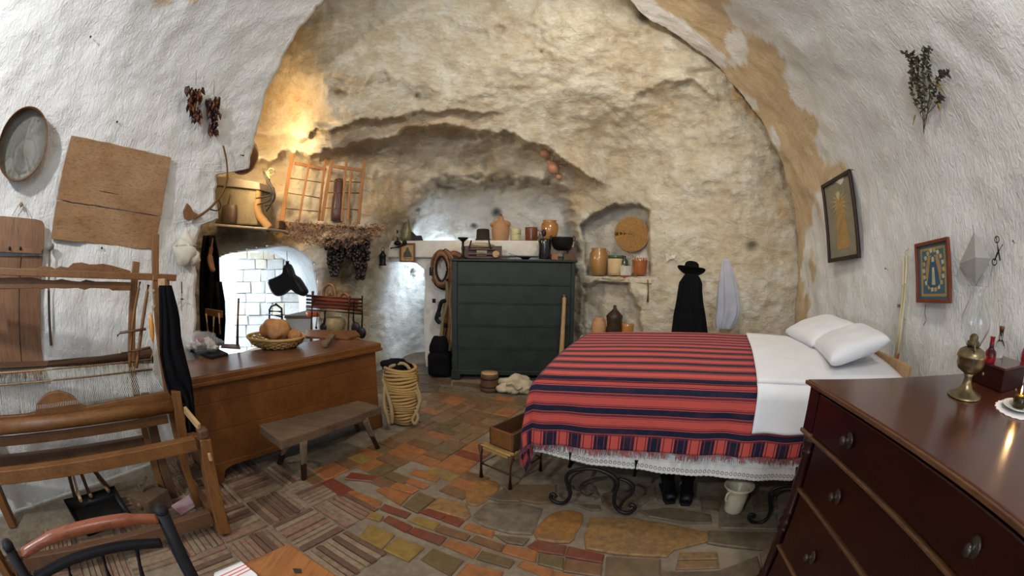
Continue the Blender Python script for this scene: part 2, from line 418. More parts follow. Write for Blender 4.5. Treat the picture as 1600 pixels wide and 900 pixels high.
Pm = np.c_[np.ones(n), Q]; A = np.block([[K, Pm], [Pm.T, np.zeros((3, 3))]]); sol = np.linalg.solve(A, np.r_[Dc, 0, 0, 0])
D = sol[n]+sol[n+1]*GX/300+sol[n+2]*GY/300
for k in range(n): D += sol[k]*phi(np.hypot(GX/300-Q[k, 0], GY/300-Q[k, 1]))
DIR = np.empty(GX.shape+(3,))
a_, b_, f_ = np.array(rt), np.array(up), -np.array(bk)
dx, dy = GX-800, GY-450; r = np.hypot(dx, dy)+1e-9; th = 2*np.arcsin(np.clip(r/2/FPX, 0, 1))
DIR = (np.sin(th)*dx/r)[..., None]*a_+(-np.sin(th)*dy/r)[..., None]*b_+np.cos(th)[..., None]*f_
D0 = D.copy(); P = (DIR*D0[..., None]+np.array([0, 0, EYE.z])).reshape(-1, 3)
sh = GX.shape; N1 = nz(P, .9, 4, 21).reshape(sh); N2 = nz(P, 2.3, 4, 22).reshape(sh); N3 = nz(P*np.array([1, 1, 1.6]), 5.5, 3, 23).reshape(sh); N4 = nz(P, 14, 2, 24).reshape(sh)
lower = smooth01((GY-250)/120)            # the lower walls were dressed flatter than the ceiling
right = smooth01((GX-880)/80)
amp = 1-.55*lower*right
D += amp*(.11*N1+.075*N2)+.03*N3*(1-.4*lower*right)+.012*N4
def yl(pts):
    p = np.array(pts, float); return np.interp(GX, p[:, 0], p[:, 1])
def ledge(pts, x0, x1, a, up_=70, dn=5):
    global D
    w = smooth01((GX-x0)/50)*smooth01((x1-GX)/50); d = GY-yl(pts)+9*N2*1.5+3*N3
    D -= a*w*np.where(d < 0, np.exp(d/up_), np.exp(-d/dn))
ledge([(380, 248), (450, 238), (520, 236), (580, 226), (640, 205), (700, 196), (780, 204), (850, 226), (900, 262), (960, 300)], 330, 960, .42, 60, 6)
ledge([(380, 205), (470, 212), (540, 200), (600, 176), (680, 168), (800, 175)], 350, 800, .16, 26, 5)
ledge([(440, 120), (520, 112), (600, 108), (700, 150), (860, 130)], 430, 860, .10, 45, 14)
ledge([(980, 170), (1040, 120), (1080, 118), (1120, 150)], 950, 1150, .14, 40, 10)
ledge([(640, 290), (700, 276), (760, 280), (860, 284), (900, 300)], 630, 905, .10, 26, 5)
def carve(poly, depth, soft=3.0, jit=2.0):
    global D
    m = smooth01((sdpoly(GX, GY, poly)+jit*N3*3)/soft+.5); D += depth*m; return m
REC = [(640, 380), (648, 335), (672, 300), (705, 287), (760, 284), (820, 284), (868, 292), (888, 315), (895, 380), (895, 420), (640, 420)]
m_rec = carve(REC, .5, 26, 3)
NI1 = [(906, 352), (930, 334), (962, 320), (1000, 320), (1013, 330), (1016, 431), (916, 431), (914, 380)]
NI2 = [(914, 447), (935, 441), (980, 443), (988, 462), (1000, 484), (1002, 560), (912, 560)]
def flatD(poly, back):
    """niche with a flat back plane parallel to the wall around it"""
    return carve(poly, back, 3.0, .5)
m_n1 = flatD(NI1, .40); m_n2 = carve(NI2, .26, 4.5, 1.2)
for x, y, rx, ry, a in [(776, 333, 5, 5, .3), (741, 353, 4, 3.4, .2), (1176, 386, 8, 8, .12), (846, 81, 2.5, 2.5, .1), (781, 46, 9, 5, .1), (762, 258, 9, 14, .12), (668, 262, 7, 9, .14), (530, 148, 10, 6, .14), (652, 151, 5, 5, .12),
                        (509, 193, 16, 7, .12), (690, 195, 20, 7, -.1), (745, 55, 20, 9, .08), (1005, 26, 12, 9, .16), (1090, 115, 18, 6, .12), (1040, 190, 34, 22, .1), (560, 230, 30, 8, .1), (620, 355, 16, 22, .22), (655, 352, 12, 14, .15),
                        (465, 200, 30, 16, -.12), (590, 330, 30, 30, -.1), (520, 400, 26, 20, -.06), (1190, 330, 40, 60, .05), (1000, 460, 10, 10, -.05), (598, 385, 8, 8, .1)]:
    D += a*np.exp(-(((GX-x)/rx)**2+((GY-y)/ry)**2))
KIT = [(344, 402), (352, 397), (380, 391), (415, 385), (440, 383), (462, 387), (480, 397), (490, 413), (495, 440), (498, 480), (502, 575), (344, 575)]
hole = sdpoly(GX+1.3, GY+1.3, KIT) > 0
V = DIR*D[..., None]+np.array([0, 0, EYE.z])
V[..., 2] = np.maximum(V[..., 2], -.03)
def G(x, y, rx, ry, p=2): return np.exp(-(np.abs((GX-x)/rx)**p+np.abs((GY-y)/ry)**p))
warp = 14*N2+8*N3
white = np.clip(m_rec*smooth01((GY-292+warp)/26)*.95+smooth01((GX-578+warp*1.6)/30)*smooth01((GY-400+warp)/20)*(GX < 720)+.75*G(490+warp*.4, 430, 17, 40)+.35*G(495, 530, 25, 40)+.4*m_n1+.2*m_n2, 0, 1)
ochre = np.clip(.55*G(450, 160, 70, 50)+.5*G(620, 190, 120, 26)+.5*G(560, 300, 60, 50)+.55*G(610, 320, 30, 36)+.9*G(1165+warp, 160, 14, 28)+.8*G(1150, 145, 9, 20)+.8*G(1224, 328, 8, 12)+.5*G(900, 290, 22, 70)+.45*G(1030, 180, 34, 24)+.5*G(520, 440, 34, 60)+.6*G(430, 330, 24, 60)+.9*G(440, 372, 50, 10)+.3*G(850, 240, 50, 20)+.3*G(1160, 340, 60, 60)+.25*N1+.2*N2, 0, 1)  # ochre stains, with the warm lamp's glow tinted in at the upper left
soot_shade = np.clip(.95*G(322, 450, 24, 150)+.8*G(365, 372, 60, 16)+.8*G(1006, 25, 10, 8)+.7*G(775, 333, 7, 6)+.7*G(741, 353, 5, 4)+.6*G(1176, 386, 9, 9)+.6*G(540, 430, 34, 36)+.45*G(565, 420, 40, 50)+.5*G(540, 520, 50, 30)+.5*m_n1*0+.5*G(655, 350, 24, 16)+.35*G(590, 240, 60, 7)+.25*G(470, 50, 40, 60)+.6*G(920, 342, 30, 8)*(GY < 352)*0+.9*G(905, 500, 12, 80)+.12*N2, 0, 1)  # soot near the kitchen, plus shade painted into pits, cupboard gap and ceiling edge
def mat_rock():
    t = NT('cave_rock'); p = t.geo()
    n1 = t.noise(p, 1.3, 6, .62, .5); n2 = t.noise(p, 4.5, 6, .66, .3); n3 = t.noise(p, 26, 5, .65); n4 = t.noise(t.geo((1, 1, 1.8)), 13, 6, .7, 1.0)
    col = t.mix(t.ramp(n1, [(.36, 0), (.66, 1)]), (.66, .58, .43), (.55, .47, .34))
    col = t.mix(t.ramp(n2, [(.42, 0), (.66, 1)]), col, (.74, .70, .59))
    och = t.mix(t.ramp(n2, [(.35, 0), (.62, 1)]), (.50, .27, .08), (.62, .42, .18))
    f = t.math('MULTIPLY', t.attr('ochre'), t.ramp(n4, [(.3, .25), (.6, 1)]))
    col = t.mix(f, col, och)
    col = t.mix(t.ramp(n4, [(.60, 0), (.76, .4)]), col, (.40, .27, .14))
    wf = t.math('MULTIPLY', t.attr('white'), t.ramp(n4, [(.30, 1.0), (.72, .62)]))
    col = t.mix(wf, col, (.74, .75, .76))
    sf = t.math('MULTIPLY', t.attr('soot_shade'), t.ramp(n4, [(.3, 1), (.75, .5)]))
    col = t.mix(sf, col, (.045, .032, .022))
    b = t.bump(n2, .5, .05); b = t.bump(n4, .8, .04, b); b = t.bump(n3, .55, .012, b)
    return t.out(col, .92, b, **{'Specular IOR Level': .15})
M_ROCK = mat_rock()
F = gridfaces(*sh, mask=hole)
used = np.zeros(GX.size, bool); used[F.ravel()] = True; remap = np.cumsum(used)-1
mesh_np('wall_back', V.reshape(-1, 3)[used], remap[F], M_ROCK, {'white': white.ravel()[used], 'ochre': ochre.ravel()[used], 'soot_shade': soot_shade.ravel()[used]})
ROCKD = D.copy(); GX0, GY0 = float(gx[0]), float(gy[0])
def rockD(x, y):
    i = min(max(int(round((x-GX0)/2.6)), 0), ROCKD.shape[0]-1); j = min(max(int(round((y-GY0)/2.6)), 0), ROCKD.shape[1]-1); return float(ROCKD[i, j])
def rk(x, y, off=.04): return EYE+ray(x, y)*(rockD(x, y)-off)

# mantel wall: white masonry with a ledge, left of and behind the green cupboard
M_WHITE = plain('white_masonry', (.76, .74, .69), .9, 0, .06, 9, .5, .02, (.66, .60, .50))
YM = 5.8
pl = [(588, 377), (896, 377), (900, 470), (900, 600), (668, 600), (664, 560), (662, 500), (664, 440), (662, 420), (650, 411), (625, 408), (600, 410), (590, 402)]
b = MB(); b.prism([aY(x, y, YM) for x, y in pl][::-1], (0, .28, 0))
o = struct(b.build('wall_mantel', M_WHITE, bevel=.02))
b = MB(); q = [aY(x, y, YM-.10) for x, y in [(590, 377), (897, 377), (897, 402), (800, 400), (700, 403), (590, 402)]]
b.prism(q[::-1], (0, .75, 0)); struct(b.build('trim_mantel_ledge', M_WHITE, bevel=.02))

# kitchen alcove: whitewashed vault, courses of stone blocks, open to the daylight on its left
M_ALC = plain('alcove_limewash', (.80, .82, .84), .9, 0, .08, 8, .9, .03, (.60, .62, .62))
rim = [rk(x, y, -.02) for x, y in KIT[0:11]]
bkp = [(338, 398), (350, 393), (378, 392), (405, 392), (425, 396), (442, 404), (455, 415), (462, 428), (466, 450), (468, 480), (470, 575)]
P1 = [aY(x, y, 6.3) for x, y in bkp]
rows = []
for k in range(9):
    f = k/8; rows.append([r_.lerp(q_, f)+Vector((noise.noise(r_*2+Vector((f*3, 0, 0)))*.06, 0, noise.noise(r_*3+Vector((f*4, 5, 0)))*.05))*(0 if k == 0 else 1) for r_, q_ in zip(crv(rim, 5), crv(P1, 5))])
b = MB(); b.grid(rows); wk = struct(b.build('wall_kitchen', M_ALC, solid=.01)); wk['org'] = [0, 0, 0]
b = MB(); q = [aY(x, y, 6.42) for x, y in [(362, 380), (480, 380), (480, 600), (362, 600)]]; b.prism(q[::-1], (0, .3, 0)); b.build('backing', M_ALC, wk)
M_BLOCK = [plain('limestone_block_%s' % k, c, .9, 0, .08, 10, .8, .02, c2) for k, c, c2 in (('pale', (.74, .74, .72), (.6, .58, .54)), ('grey', (.60, .61, .60), (.48, .47, .43)), ('cream', (.72, .66, .54), (.58, .50, .38)))]
rr = random.Random(3); y = 388.0
while y < 560:
    hgt = rr.uniform(15, 23); x = 364+rr.uniform(-2, 2)
    while x < 470:
        w_ = rr.uniform(16, 34); x1 = min(x+w_, 474)
        if x1-x > 6:
            pr_ = rr.uniform(0, .05); j = lambda: rr.uniform(-.9, .9)
            q = [aY(x+.4+j(), y+.4+j(), 6.38-pr_), aY(x1-.4+j(), y+.4+j(), 6.38-pr_), aY(x1-.4+j(), y+hgt-.4+j(), 6.38-pr_), aY(x+.4+j(), y+hgt-.4+j(), 6.38-pr_)]
            MB().prism(q[::-1], (0, .12, 0)).build('stone_block', rr.choice(M_BLOCK), wk, bevel=.012)
        x = x1
    y += hgt
# steps seen outside the alcove
ks = thing('stone_steps', 'grey worn stone steps outside the bright kitchen opening', 'steps', aY(360, 520, 6.6)-Vector((0, 0, .3)))
for y0, y1, x0, x1, Yq in ((470, 489, 346, 378, 7.0), (493, 506, 343, 382, 6.8), (507, 530, 340, 386, 6.6)):
    q = [aY(x, y, Yq) for x, y in ((x0, y0), (x1, y0+1), (x1-1, y1), (x0, y1))]; MB().prism(q[::-1], (0, .5, 0)).build('step', M_BLOCK[1], ks, bevel=.02)
# ================================================================ THE FLOOR
def mat_mortar():
    t = NT('floor_mortar'); p = t.geo(); n = t.noise(p, 14, 5, .65); n2 = t.noise(p, 2.2, 4, .6)
    col = t.mix(t.ramp(n2, [(.35, 0), (.65, 1)]), (.23, .18, .125), (.14, .105, .07)); col = t.mix(t.ramp(n, [(.45, 0), (.7, .6)]), col, (.30, .245, .175))
    return t.out(col, .85, t.bump(n, .8, .01))
M_MORTAR = mat_mortar()
def mat_tile(name, c, c2, rough=.42, sc=16, dirt=(.12, .09, .06), sp=.5):
    t = NT(name); p = t.geo(); n = t.noise(p, sc, 5, .65); n2 = t.noise(p, 3.1, 3, .5); n3 = t.noise(p, 60, 3, .6)
    col = t.mix(t.ramp(n, [(.35, 0), (.65, 1)]), c, c2); col = t.mix(t.ramp(n2, [(.5, 0), (.75, .55)]), col, dirt)
    b = t.bump(n, .5, .008); b = t.bump(n3, .3, .003, b)
    return t.out(col, t.ramp(n, [(.3, rough), (.7, rough+.22)]), b, **{'Specular IOR Level': sp})
TM = {'o': mat_tile('orange_terracotta', (.33, .125, .035), (.22, .080, .026)), 'r': mat_tile('red_terracotta', (.19, .042, .018), (.12, .030, .014)),
      'y': mat_tile('yellow_terracotta', (.27, .17, .040), (.19, .11, .026)), 'g': mat_tile('olive_brown_tile', (.15, .10, .038), (.10, .065, .026)),
      'b': mat_tile('brown_tile', (.19, .092, .038), (.12, .06, .026)), 'd': mat_tile('dusty_tile', (.20, .12, .055), (.15, .085, .04), .5)}
SM = {'ochre': mat_tile('ochre_stone', (.30, .16, .05), (.15, .085, .035), .45, 22), 'dark': mat_tile('dark_stone', (.15, .105, .06), (.075, .052, .034), .45, 16),
      'grey': mat_tile('grey_stone', (.19, .15, .10), (.085, .065, .045), .5, 14), 'rust': mat_tile('rust_stone', (.32, .145, .035), (.17, .08, .025), .4, 22),
      'slab': mat_tile('dusty_slab', (.17, .115, .055), (.11, .07, .038), .45, 9)}
EB = [mat_tile('edge_brick_%s' % k, c, c2, .6, 24, (.10, .06, .04), .3) for k, c, c2 in (('rose', (.28, .165, .105), (.18, .105, .07)), ('buff', (.30, .22, .14), (.21, .145, .09)), ('dark', (.10, .052, .035), (.16, .09, .06)), ('sand', (.27, .19, .12), (.16, .10, .068)))]
b = MB(); b.box((0, 2.2, -.06), (9.5, 11, .096)); floor = b.build('floor', M_MORTAR); floor['kind'] = 'structure'; floor['org'] = [0, 0, 0]
rr = random.Random(11)
def piece(name, P, top, mat, off=.04, bev=.010, round_=0):
    """P: ground points counter-clockwise or not; a slightly uneven slab with a chamfered rim"""
    P = [Vector((p[0], p[1], 0)) for p in P]; n = len(P)
    ar = sum(P[i].x*P[(i+1) % n].y-P[(i+1) % n].x*P[i].y for i in range(n))
    if ar < 0: P = P[::-1]
    if round_:
        P = [p for p in crv(P+[P[0]], round_)][:-1]; n = len(P)
    c = sum(P, Vector())/n
    if name == 'stone': P = [c+(p-c)*1.06 for p in P]
    tx, ty = rr.uniform(-.012, .012), rr.uniform(-.012, .012)
    def zz(p): return top+(p.x-c.x)*tx+(p.y-c.y)*ty
    out = []; 
    vs = [Vector((p.x, p.y, -.03)) for p in P]+[Vector((p.x, p.y, zz(p)-.006)) for p in P]
    for p in P:
        d = (c-p); l = d.length; q = p+d*(min(bev, l*.3)/max(l, 1e-6)); vs.append(Vector((q.x, q.y, zz(q))))
    fs = [tuple(range(2*n, 3*n))]+[(i, (i+1) % n, n+(i+1) % n, n+i) for i in range(n)]+[(n+i, n+(i+1) % n, 2*n+(i+1) % n, 2*n+i) for i in range(n)]
    m = MB(); m.add(vs, fs); return m.build(name, mat, floor)
def gp(pts): return [aZ(x, y, 0) for x, y in pts]
TR = [  # traced terracotta tiles near the camera: colour, corners in the photo
 ('o', [(790, 850), (840, 860), (838, 878), (784, 862)]), ('b', [(733, 843), (744, 836), (788, 851), (783, 861)]), ('o', [(690, 850), (702, 841), (751, 857), (740, 871)]),
 ('g', [(744, 872), (753, 860), (805, 876), (796, 887)]), ('o', [(808, 883), (816, 876), (866, 890), (860, 904)]), ('y', [(560, 838), (578, 818), (617, 835), (596, 857)]),
 ('y', [(598, 858), (622, 838), (663, 855), (638, 877)]), ('g', [(657, 873), (677, 856), (725, 875), (704, 899)]), ('o', [(712, 900), (730, 879), (787, 892), (778, 915)]),
 ('r', [(598, 812), (607, 805), (645, 822), (634, 831)]), ('r', [(636, 831), (648, 823), (698, 839), (687, 851)]), ('r', [(594, 795), (600, 787), (642, 801), (634, 809)]),
 ('y', [(572, 808), (580, 798), (599, 806), (594, 814)]), ('r', [(654, 799), (670, 794), (697, 804), (688, 811)]), ('r', [(690, 812), (699, 804), (726, 813), (717, 822)]),
 ('y', [(652, 806), (688, 817), (678, 828), (636, 812)]), ('b', [(680, 829), (690, 820), (735, 836), (728, 844)]), ('o', [(723, 824), (732, 816), (773, 829), (770, 839)]),
 ('g', [(629, 790), (654, 768), (681, 778), (653, 801)]), ('o', [(586, 764), (600, 760), (641, 772), (626, 789)]), ('o', [(541, 768), (552, 766), (597, 783), (590, 795)]),
 ('o', [(608, 761), (620, 753), (655, 764), (644, 771)]), ('o', [(626, 750), (634, 743), (673, 757), (661, 763)]), ('o', [(640, 739), (650, 732), (689, 745), (681, 752)]),
 ('r', [(824, 852), (836, 844), (886, 852), (882, 867), (842, 861)]), ('r', [(888, 853), (945, 866), (942, 879), (883, 869)]), ('g', [(842, 862), (882, 870), (880, 890), (840, 880)]),
 ('b', [(884, 872), (942, 882), (940, 900), (880, 892)]), ('o', [(867, 892), (905, 900), (900, 915), (862, 906)]), ('r', [(584, 752), (594, 744), (548, 738), (538, 748)])]
ST = [('rust', [(734, 756), (760, 750), (780, 757), (768, 774), (746, 788), (731, 784), (728, 770)], 2), ('ochre', [(686, 777), (728, 787), (734, 805), (727, 810), (669, 793)], 0),
 ('grey', [(762, 785), (816, 787), (845, 795), (840, 808), (829, 833), (796, 831), (759, 821), (741, 811), (741, 805)], 0), ('rust', [(856, 807), (880, 798), (905, 801), (909, 812), (899, 831), (889, 846), (841, 841), (839, 825)], 2),
 ('ochre', [(926, 811), (990, 811), (1044, 820), (1100, 831), (1102, 845), (1050, 858), (1040, 868), (965, 864), (921, 856), (918, 837)], 0), ('dark', [(1110, 829), (1213, 831), (1200, 859), (1130, 852), (1108, 848)], 0),
 ('ochre', [(1064, 863), (1119, 863), (1121, 873), (1061, 874)], 0), ('ochre', [(1061, 876), (1121, 875), (1123, 886), (1058, 888)], 0), ('dark', [(1001, 797), (1052, 793), (1108, 803), (1110, 816), (1066, 816), (1016, 806)], 0),
 ('grey', [(1127, 803), (1213, 803), (1213, 826), (1127, 824)], 0), ('dark', [(897, 786), (936, 788), (939, 796), (923, 797)], 0), ('grey', [(992, 758), (1024, 761), (1024, 774), (1002, 788)], 0),
 ('grey', [(880, 752), (919, 753), (933, 767), (928, 779), (877, 774)], 2), ('slab', [(786, 757), (868, 757), (866, 783), (840, 786), (800, 778)], 0), ('dark', [(774, 835), (826, 841), (817, 851), (792, 847)], 0),
 ('dark', [(945, 770), (985, 765), (996, 790), (960, 796), (942, 785)], 2), ('grey', [(1032, 765), (1085, 772), (1090, 790), (1050, 788), (1028, 780)], 2), ('dark', [(1095, 775), (1130, 775), (1122, 800), (1098, 796)], 0),
 ('dark', [(1175, 765), (1212, 768), (1215, 792), (1180, 798)], 0), ('slab', [(745, 884), (1, 1), ] if 0 else [(950, 870), (1030, 875), (1030, 900), (948, 905)], 0), ('dark', [(1036, 893), (1120, 892), (1180, 870), (1190, 905), (1100, 915), (1036, 915)], 0),
 ('grey', [(1190, 862), (1230, 835), (1250, 850), (1225, 905), (1195, 905)], 0), ('dark', [(762, 777), (790, 762), (815, 777), (812, 783), (780, 782)], 0)]
for c, p in TR: piece('tile', gp(p), rr.uniform(.000, .004), TM[c])
for c, p, r_ in ST: piece('stone', gp(p), rr.uniform(.000, .005), SM[c], bev=.016, round_=r_)
# courses of terracotta running away from the camera
BA = math.radians(27); fv = Vector((math.sin(BA), math.cos(BA), 0)); fu = Vector((math.cos(BA), -math.sin(BA), 0)); F0 = Vector((-1.0, 2.2, 0))
FAR = [(470, 745), (535, 705), (600, 690), (660, 640), (668, 612), (735, 616), (820, 622), (812, 650), (765, 680), (752, 745), (760, 755), (735, 752), (726, 782), (700, 778), (684, 778), (652, 766), (640, 772), (600, 758), (586, 762), (570, 780), (545, 765), (500, 762)]
near_polys = [np.array([proj for proj in p]) for _, p in TR]+[np.array(p) for _, p, _ in ST]
def blocked(cx, cy):
    for p in near_polys:
        if sdpoly([cx], [cy], p)[0] > -5: return True
    return False
u = -1.2; cnt = 0
while u < 2.2:
    wd = rr.choice([.22, .24, .27, .25, .20]); v = -1.0
    while v < 3.0:
        h_ = rr.choice([.11, .12, .12, .13, .13, .2, .24]); 
        if cnt < 205:
            c_ = F0+fu*(u+wd/2)+fv*(v+h_/2); x_, y_ = proj_np(np.array([[c_.x, c_.y, 0.0]])); x_, y_ = float(x_[0]), float(y_[0])
            ok = sdpoly([x_], [y_], FAR)[0] > 2 and not blocked(x_, y_)
            if ok:
                splits = [(0, wd)] if (h_ < .15 or rr.random() < .5) else [(0, wd/2), (wd/2, wd)]
                for a0, a1 in splits:
                    j = lambda: rr.uniform(-.006, .006); g = .004
                    q = [F0+fu*(u+a0+g+j())+fv*(v+g+j()), F0+fu*(u+a1-g+j())+fv*(v+g+j()), F0+fu*(u+a1-g+j())+fv*(v+h_-g+j()), F0+fu*(u+a0+g+j())+fv*(v+h_-g+j())]
                    dist = c_.length
                    mk = rr.choice('oooyrgbb') if dist < 3.2 else rr.choice('ddbdbgdbo')
                    piece('tile', q, rr.uniform(-.001, .003), TM[mk], bev=.006); cnt += 1
        v += h_
    u += wd
# big worn slabs further back and the grey threshold
for m_, p in [('slab', [(676, 612), (735, 614), (730, 628), (668, 630)]), ('slab', [(738, 614), (800, 624), (812, 636), (733, 630)]), ('grey', [(690, 603), (770, 612), (838, 622), (836, 628), (760, 622), (688, 610)]),
              ('dark', [(640, 600), (686, 602), (684, 611), (636, 612)]), ('dark', [(650, 588), (704, 592), (702, 600), (646, 598)]), ('grey', [(620, 572), (668, 572), (670, 585), (625, 584)]), ('dark', [(712, 597), (780, 600), (840, 600), (838, 618), (780, 610), (712, 603)]),
              ('grey', [(455, 722), (478, 716), (500, 722), (498, 742), (470, 750), (450, 738)]), ('grey', [(600, 640), (640, 640), (650, 655), (610, 662)]), ('grey', [(620, 555), (668, 555), (668, 570), (615, 570)])]:
    piece('stone', gp(p), rr.uniform(-.004, .002), SM[m_], bev=.02)
# basket-weave of bricks set on edge, left part of the floor
BW = [(0, 905), (0, 690), (200, 660), (330, 700), (440, 690), (485, 745), (540, 768), (594, 797), (572, 812), (560, 842), (598, 862), (655, 880), (706, 905)]
cell = .345; cnt = 0; cand = []
W0 = Vector((-1.09, 2.27, 0))
for i in range(-10, 8):
    for j in range(-10, 6):
        c_ = W0+fu*((i+.5)*cell)+fv*((j+.5)*cell)
        if c_.y < -.3 or c_.x < -2.65: continue
        x_, y_ = proj_np(np.array([[c_.x, c_.y, 0.0]])); x_, y_ = float(x_[0]), float(y_[0])
        if sdpoly([x_], [y_], BW)[0] > -3: cand.append((c_.length, i, j, c_))
cand.sort(key=lambda q: q[0])
for _, i, j, c_ in cand:
    A, B = (fu, fv) if (i+j) % 2 else (fv, fu); nb = 8; L_ = cell-.014; wb = (cell-.01)/nb
    for k in range(nb):
        if cnt >= 296: break
        o_ = c_+B*((k-(nb-1)/2)*wb); a = L_/2*rr.uniform(.93, 1); w_ = wb/2*rr.uniform(.70, .93); jj = B*rr.uniform(-.004, .004)
        piece('brick', [o_-A*a-B*w_+jj, o_+A*a-B*w_, o_+A*a+B*w_+jj, o_-A*a+B*w_], rr.uniform(-.005, .004), rr.choice(EB+[EB[0], EB[1]]), bev=.004); cnt += 1
# beyond the 300 nearest, the same brick courses as one relief
m = MB()
for _, i, j, c_ in cand[37:]:
    A, B = (fu, fv) if (i+j) % 2 else (fv, fu)
    for k in range(8): m.box(c_+B*((k-3.5)*.042)+Vector((0, 0, -.012)), (.33, .03, .022), math.atan2(A.y, A.x))
if m.v: m.build('worn_brick', EB[0], floor, kind='stuff')
# ================================================================ MATERIALS OF THINGS
def aP(x, y, P0, n):
    d = ray(x, y); n = Vector(n); return EYE+d*((Vector(P0)-EYE).dot(n)/d.dot(n))
def azv(deg): a = math.radians(deg); return Vector((math.sin(a), math.cos(a), 0))
def mpx(x, y): return (ray(x+1, y)-ray(x-1, y)).length/2
W_CHEST = wood('chest_wood', (.155, .052, .009), (.092, .027, .005), (.20, .075, .015), 0, .40, 7, coat=.2)
W_LIDTOP = wood('lid_wood', (.14, .055, .025), (.09, .035, .018), (.20, .09, .04), 0, .3, 8, coat=.3)
W_LOOM = wood('loom_wood', (.19, .072, .015), (.11, .037, .008), (.23, .105, .028), 1, .5, 8)
W_LOOMD = wood('dark_loom_wood', (.12, .05, .022), (.07, .03, .015), (.16, .08, .035), 1, .5, 8)
W_OLD = wood('weathered_wood', (.115, .064, .030), (.055, .030, .015), (.17, .105, .058), 0, .75, 9, bumps=.7)
W_BOARD = wood('bread_board_wood', (.36, .19, .08), (.23, .11, .042), (.46, .30, .17), 1, .7, 7, bumps=.5)
W_DOOR = wood('door_wood', (.24, .11, .05), (.13, .055, .025), (.32, .18, .10), 2, .6, 7, bumps=.4)
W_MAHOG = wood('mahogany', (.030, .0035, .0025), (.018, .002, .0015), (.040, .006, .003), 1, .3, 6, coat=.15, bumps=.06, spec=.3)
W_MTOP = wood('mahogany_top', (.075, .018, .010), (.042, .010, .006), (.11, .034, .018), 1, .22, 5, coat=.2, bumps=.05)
W_WORN = wood('worn_edge_wood', (0.194, 0.096, 0.040), (0.101, 0.041, 0.017), (0.061, 0.019, 0.012), 1, .4, 14, bumps=.4)
W_PALE = wood('pale_wood', (.48, .30, .14), (.34, .19, .08), (.55, .38, .20), 2, .6, 8)
W_TABLE = wood('table_wood', (.40, .16, .04), (.24, .08, .02), (.14, .05, .015), 1, .45, 5, bumps=.3)
M_GREEN = plain('green_paint', (.017, .026, .020), .5, 0, .1, 5, .5, .008, (.008, .013, .011), .35)
M_IRON = plain('wrought_iron', (.02, .018, .017), .45, .6, .1, 30, .3)
M_BLACK = cloth('black_cloth', (.004, .004, .005), (.007, .007, .008))
M_BLKW = plain('black_painted_wood', (.010, .009, .011), .6, 0, .1, 12, .2, spec=.2)
M_LEATH = plain('brown_leather', (.26, .11, .04), .5, 0, .2, 20, .5, .004, (.12, .05, .02))
M_DLEATH = plain('black_leather', (.006, .0055, .006), .5, 0, .2, 20, .5, .004, spec=.25)
M_LINEN = cloth('white_linen', (.80, .80, .82), (.74, .74, .77), .85)
M_CANVAS = cloth('canvas', (.50, .42, .30), (.40, .33, .23))
M_SACK = cloth('cream_sackcloth', (.70, .65, .54), (.60, .54, .43))
M_STRAW = plain('straw', (.40, .24, .075), .7, 0, .2, 60, .8, .004, (.32, .19, .06))
M_ROPE = plain('rope', (.33, .23, .11), .85, 0, .2, 90, 1, .004, (.25, .17, .08))
M_BREAD = plain('bread_crust', (.26, .10, .025), .6, 0, .2, 14, .8, .012, (.40, .19, .06))
M_BRASS = plain('aged_brass', (.30, .24, .13), .35, .85, .2, 20, .3, .002, (.16, .12, .07))
M_TERRA = plain('terracotta', (.50, .26, .12), .7, 0, .1, 10, .3, .003, (.42, .24, .12))
M_GLAZE = plain('brown_glaze', (.20, .055, .02), .14, 0, .1, 8, .1, .002, (.10, .03, .015), coat=.6)
M_HONEY = plain('honey_glaze', (.48, .22, .06), .2, 0, .1, 8, .1, .002, (.36, .16, .05), coat=.5)
M_CREAM = plain('cream_ceramic', (.62, .54, .38), .35, 0, .1, 8, .1)
M_WHITEC = plain('white_ceramic', (.80, .78, .72), .25, 0, .05, 8, .05)
M_STEEL = plain('tarnished_metal', (.22, .20, .17), .4, .7, .2, 20, .3)
M_STEELD = plain('dark_knob', (.05, .035, .025), .3, .3, .2, 20, .2)
M_PAPER = plain('paper', (.72, .68, .58), .9)
def glass(name, c=(1, 1, 1), rough=.02):
    t = NT(name); return t.out(c, rough, **{'Transmission Weight': 1.0, 'IOR': 1.45})
M_GLASS = glass('clear_glass', (.97, .98, .98)); M_RGLASS = glass('red_glass', (.45, .02, .03)); M_YGLASS = glass('amber_glass', (.75, .55, .15))


for nm, a in (('weathered_wood', ((.115, .064, .030), (.055, .030, .015), (.17, .105, .058), 2, .75, 9)), ('dark_loom_wood', ((.10, .042, .018), (.06, .026, .012), (.13, .065, .028), 2, .5, 8)),
              ('loom_wood', ((.19, .072, .015), (.11, .037, .008), (.23, .105, .028), 2, .5, 8)), ('table_wood', ((.40, .16, .04), (.24, .08, .02), (.14, .05, .015), 2, .45, 5)), ('mahogany', ((.030, .0035, .0025), (.018, .002, .0015), (.040, .006, .003), 2, .3, 6))):
    VERT[nm] = wood(nm+'_upright', *a)
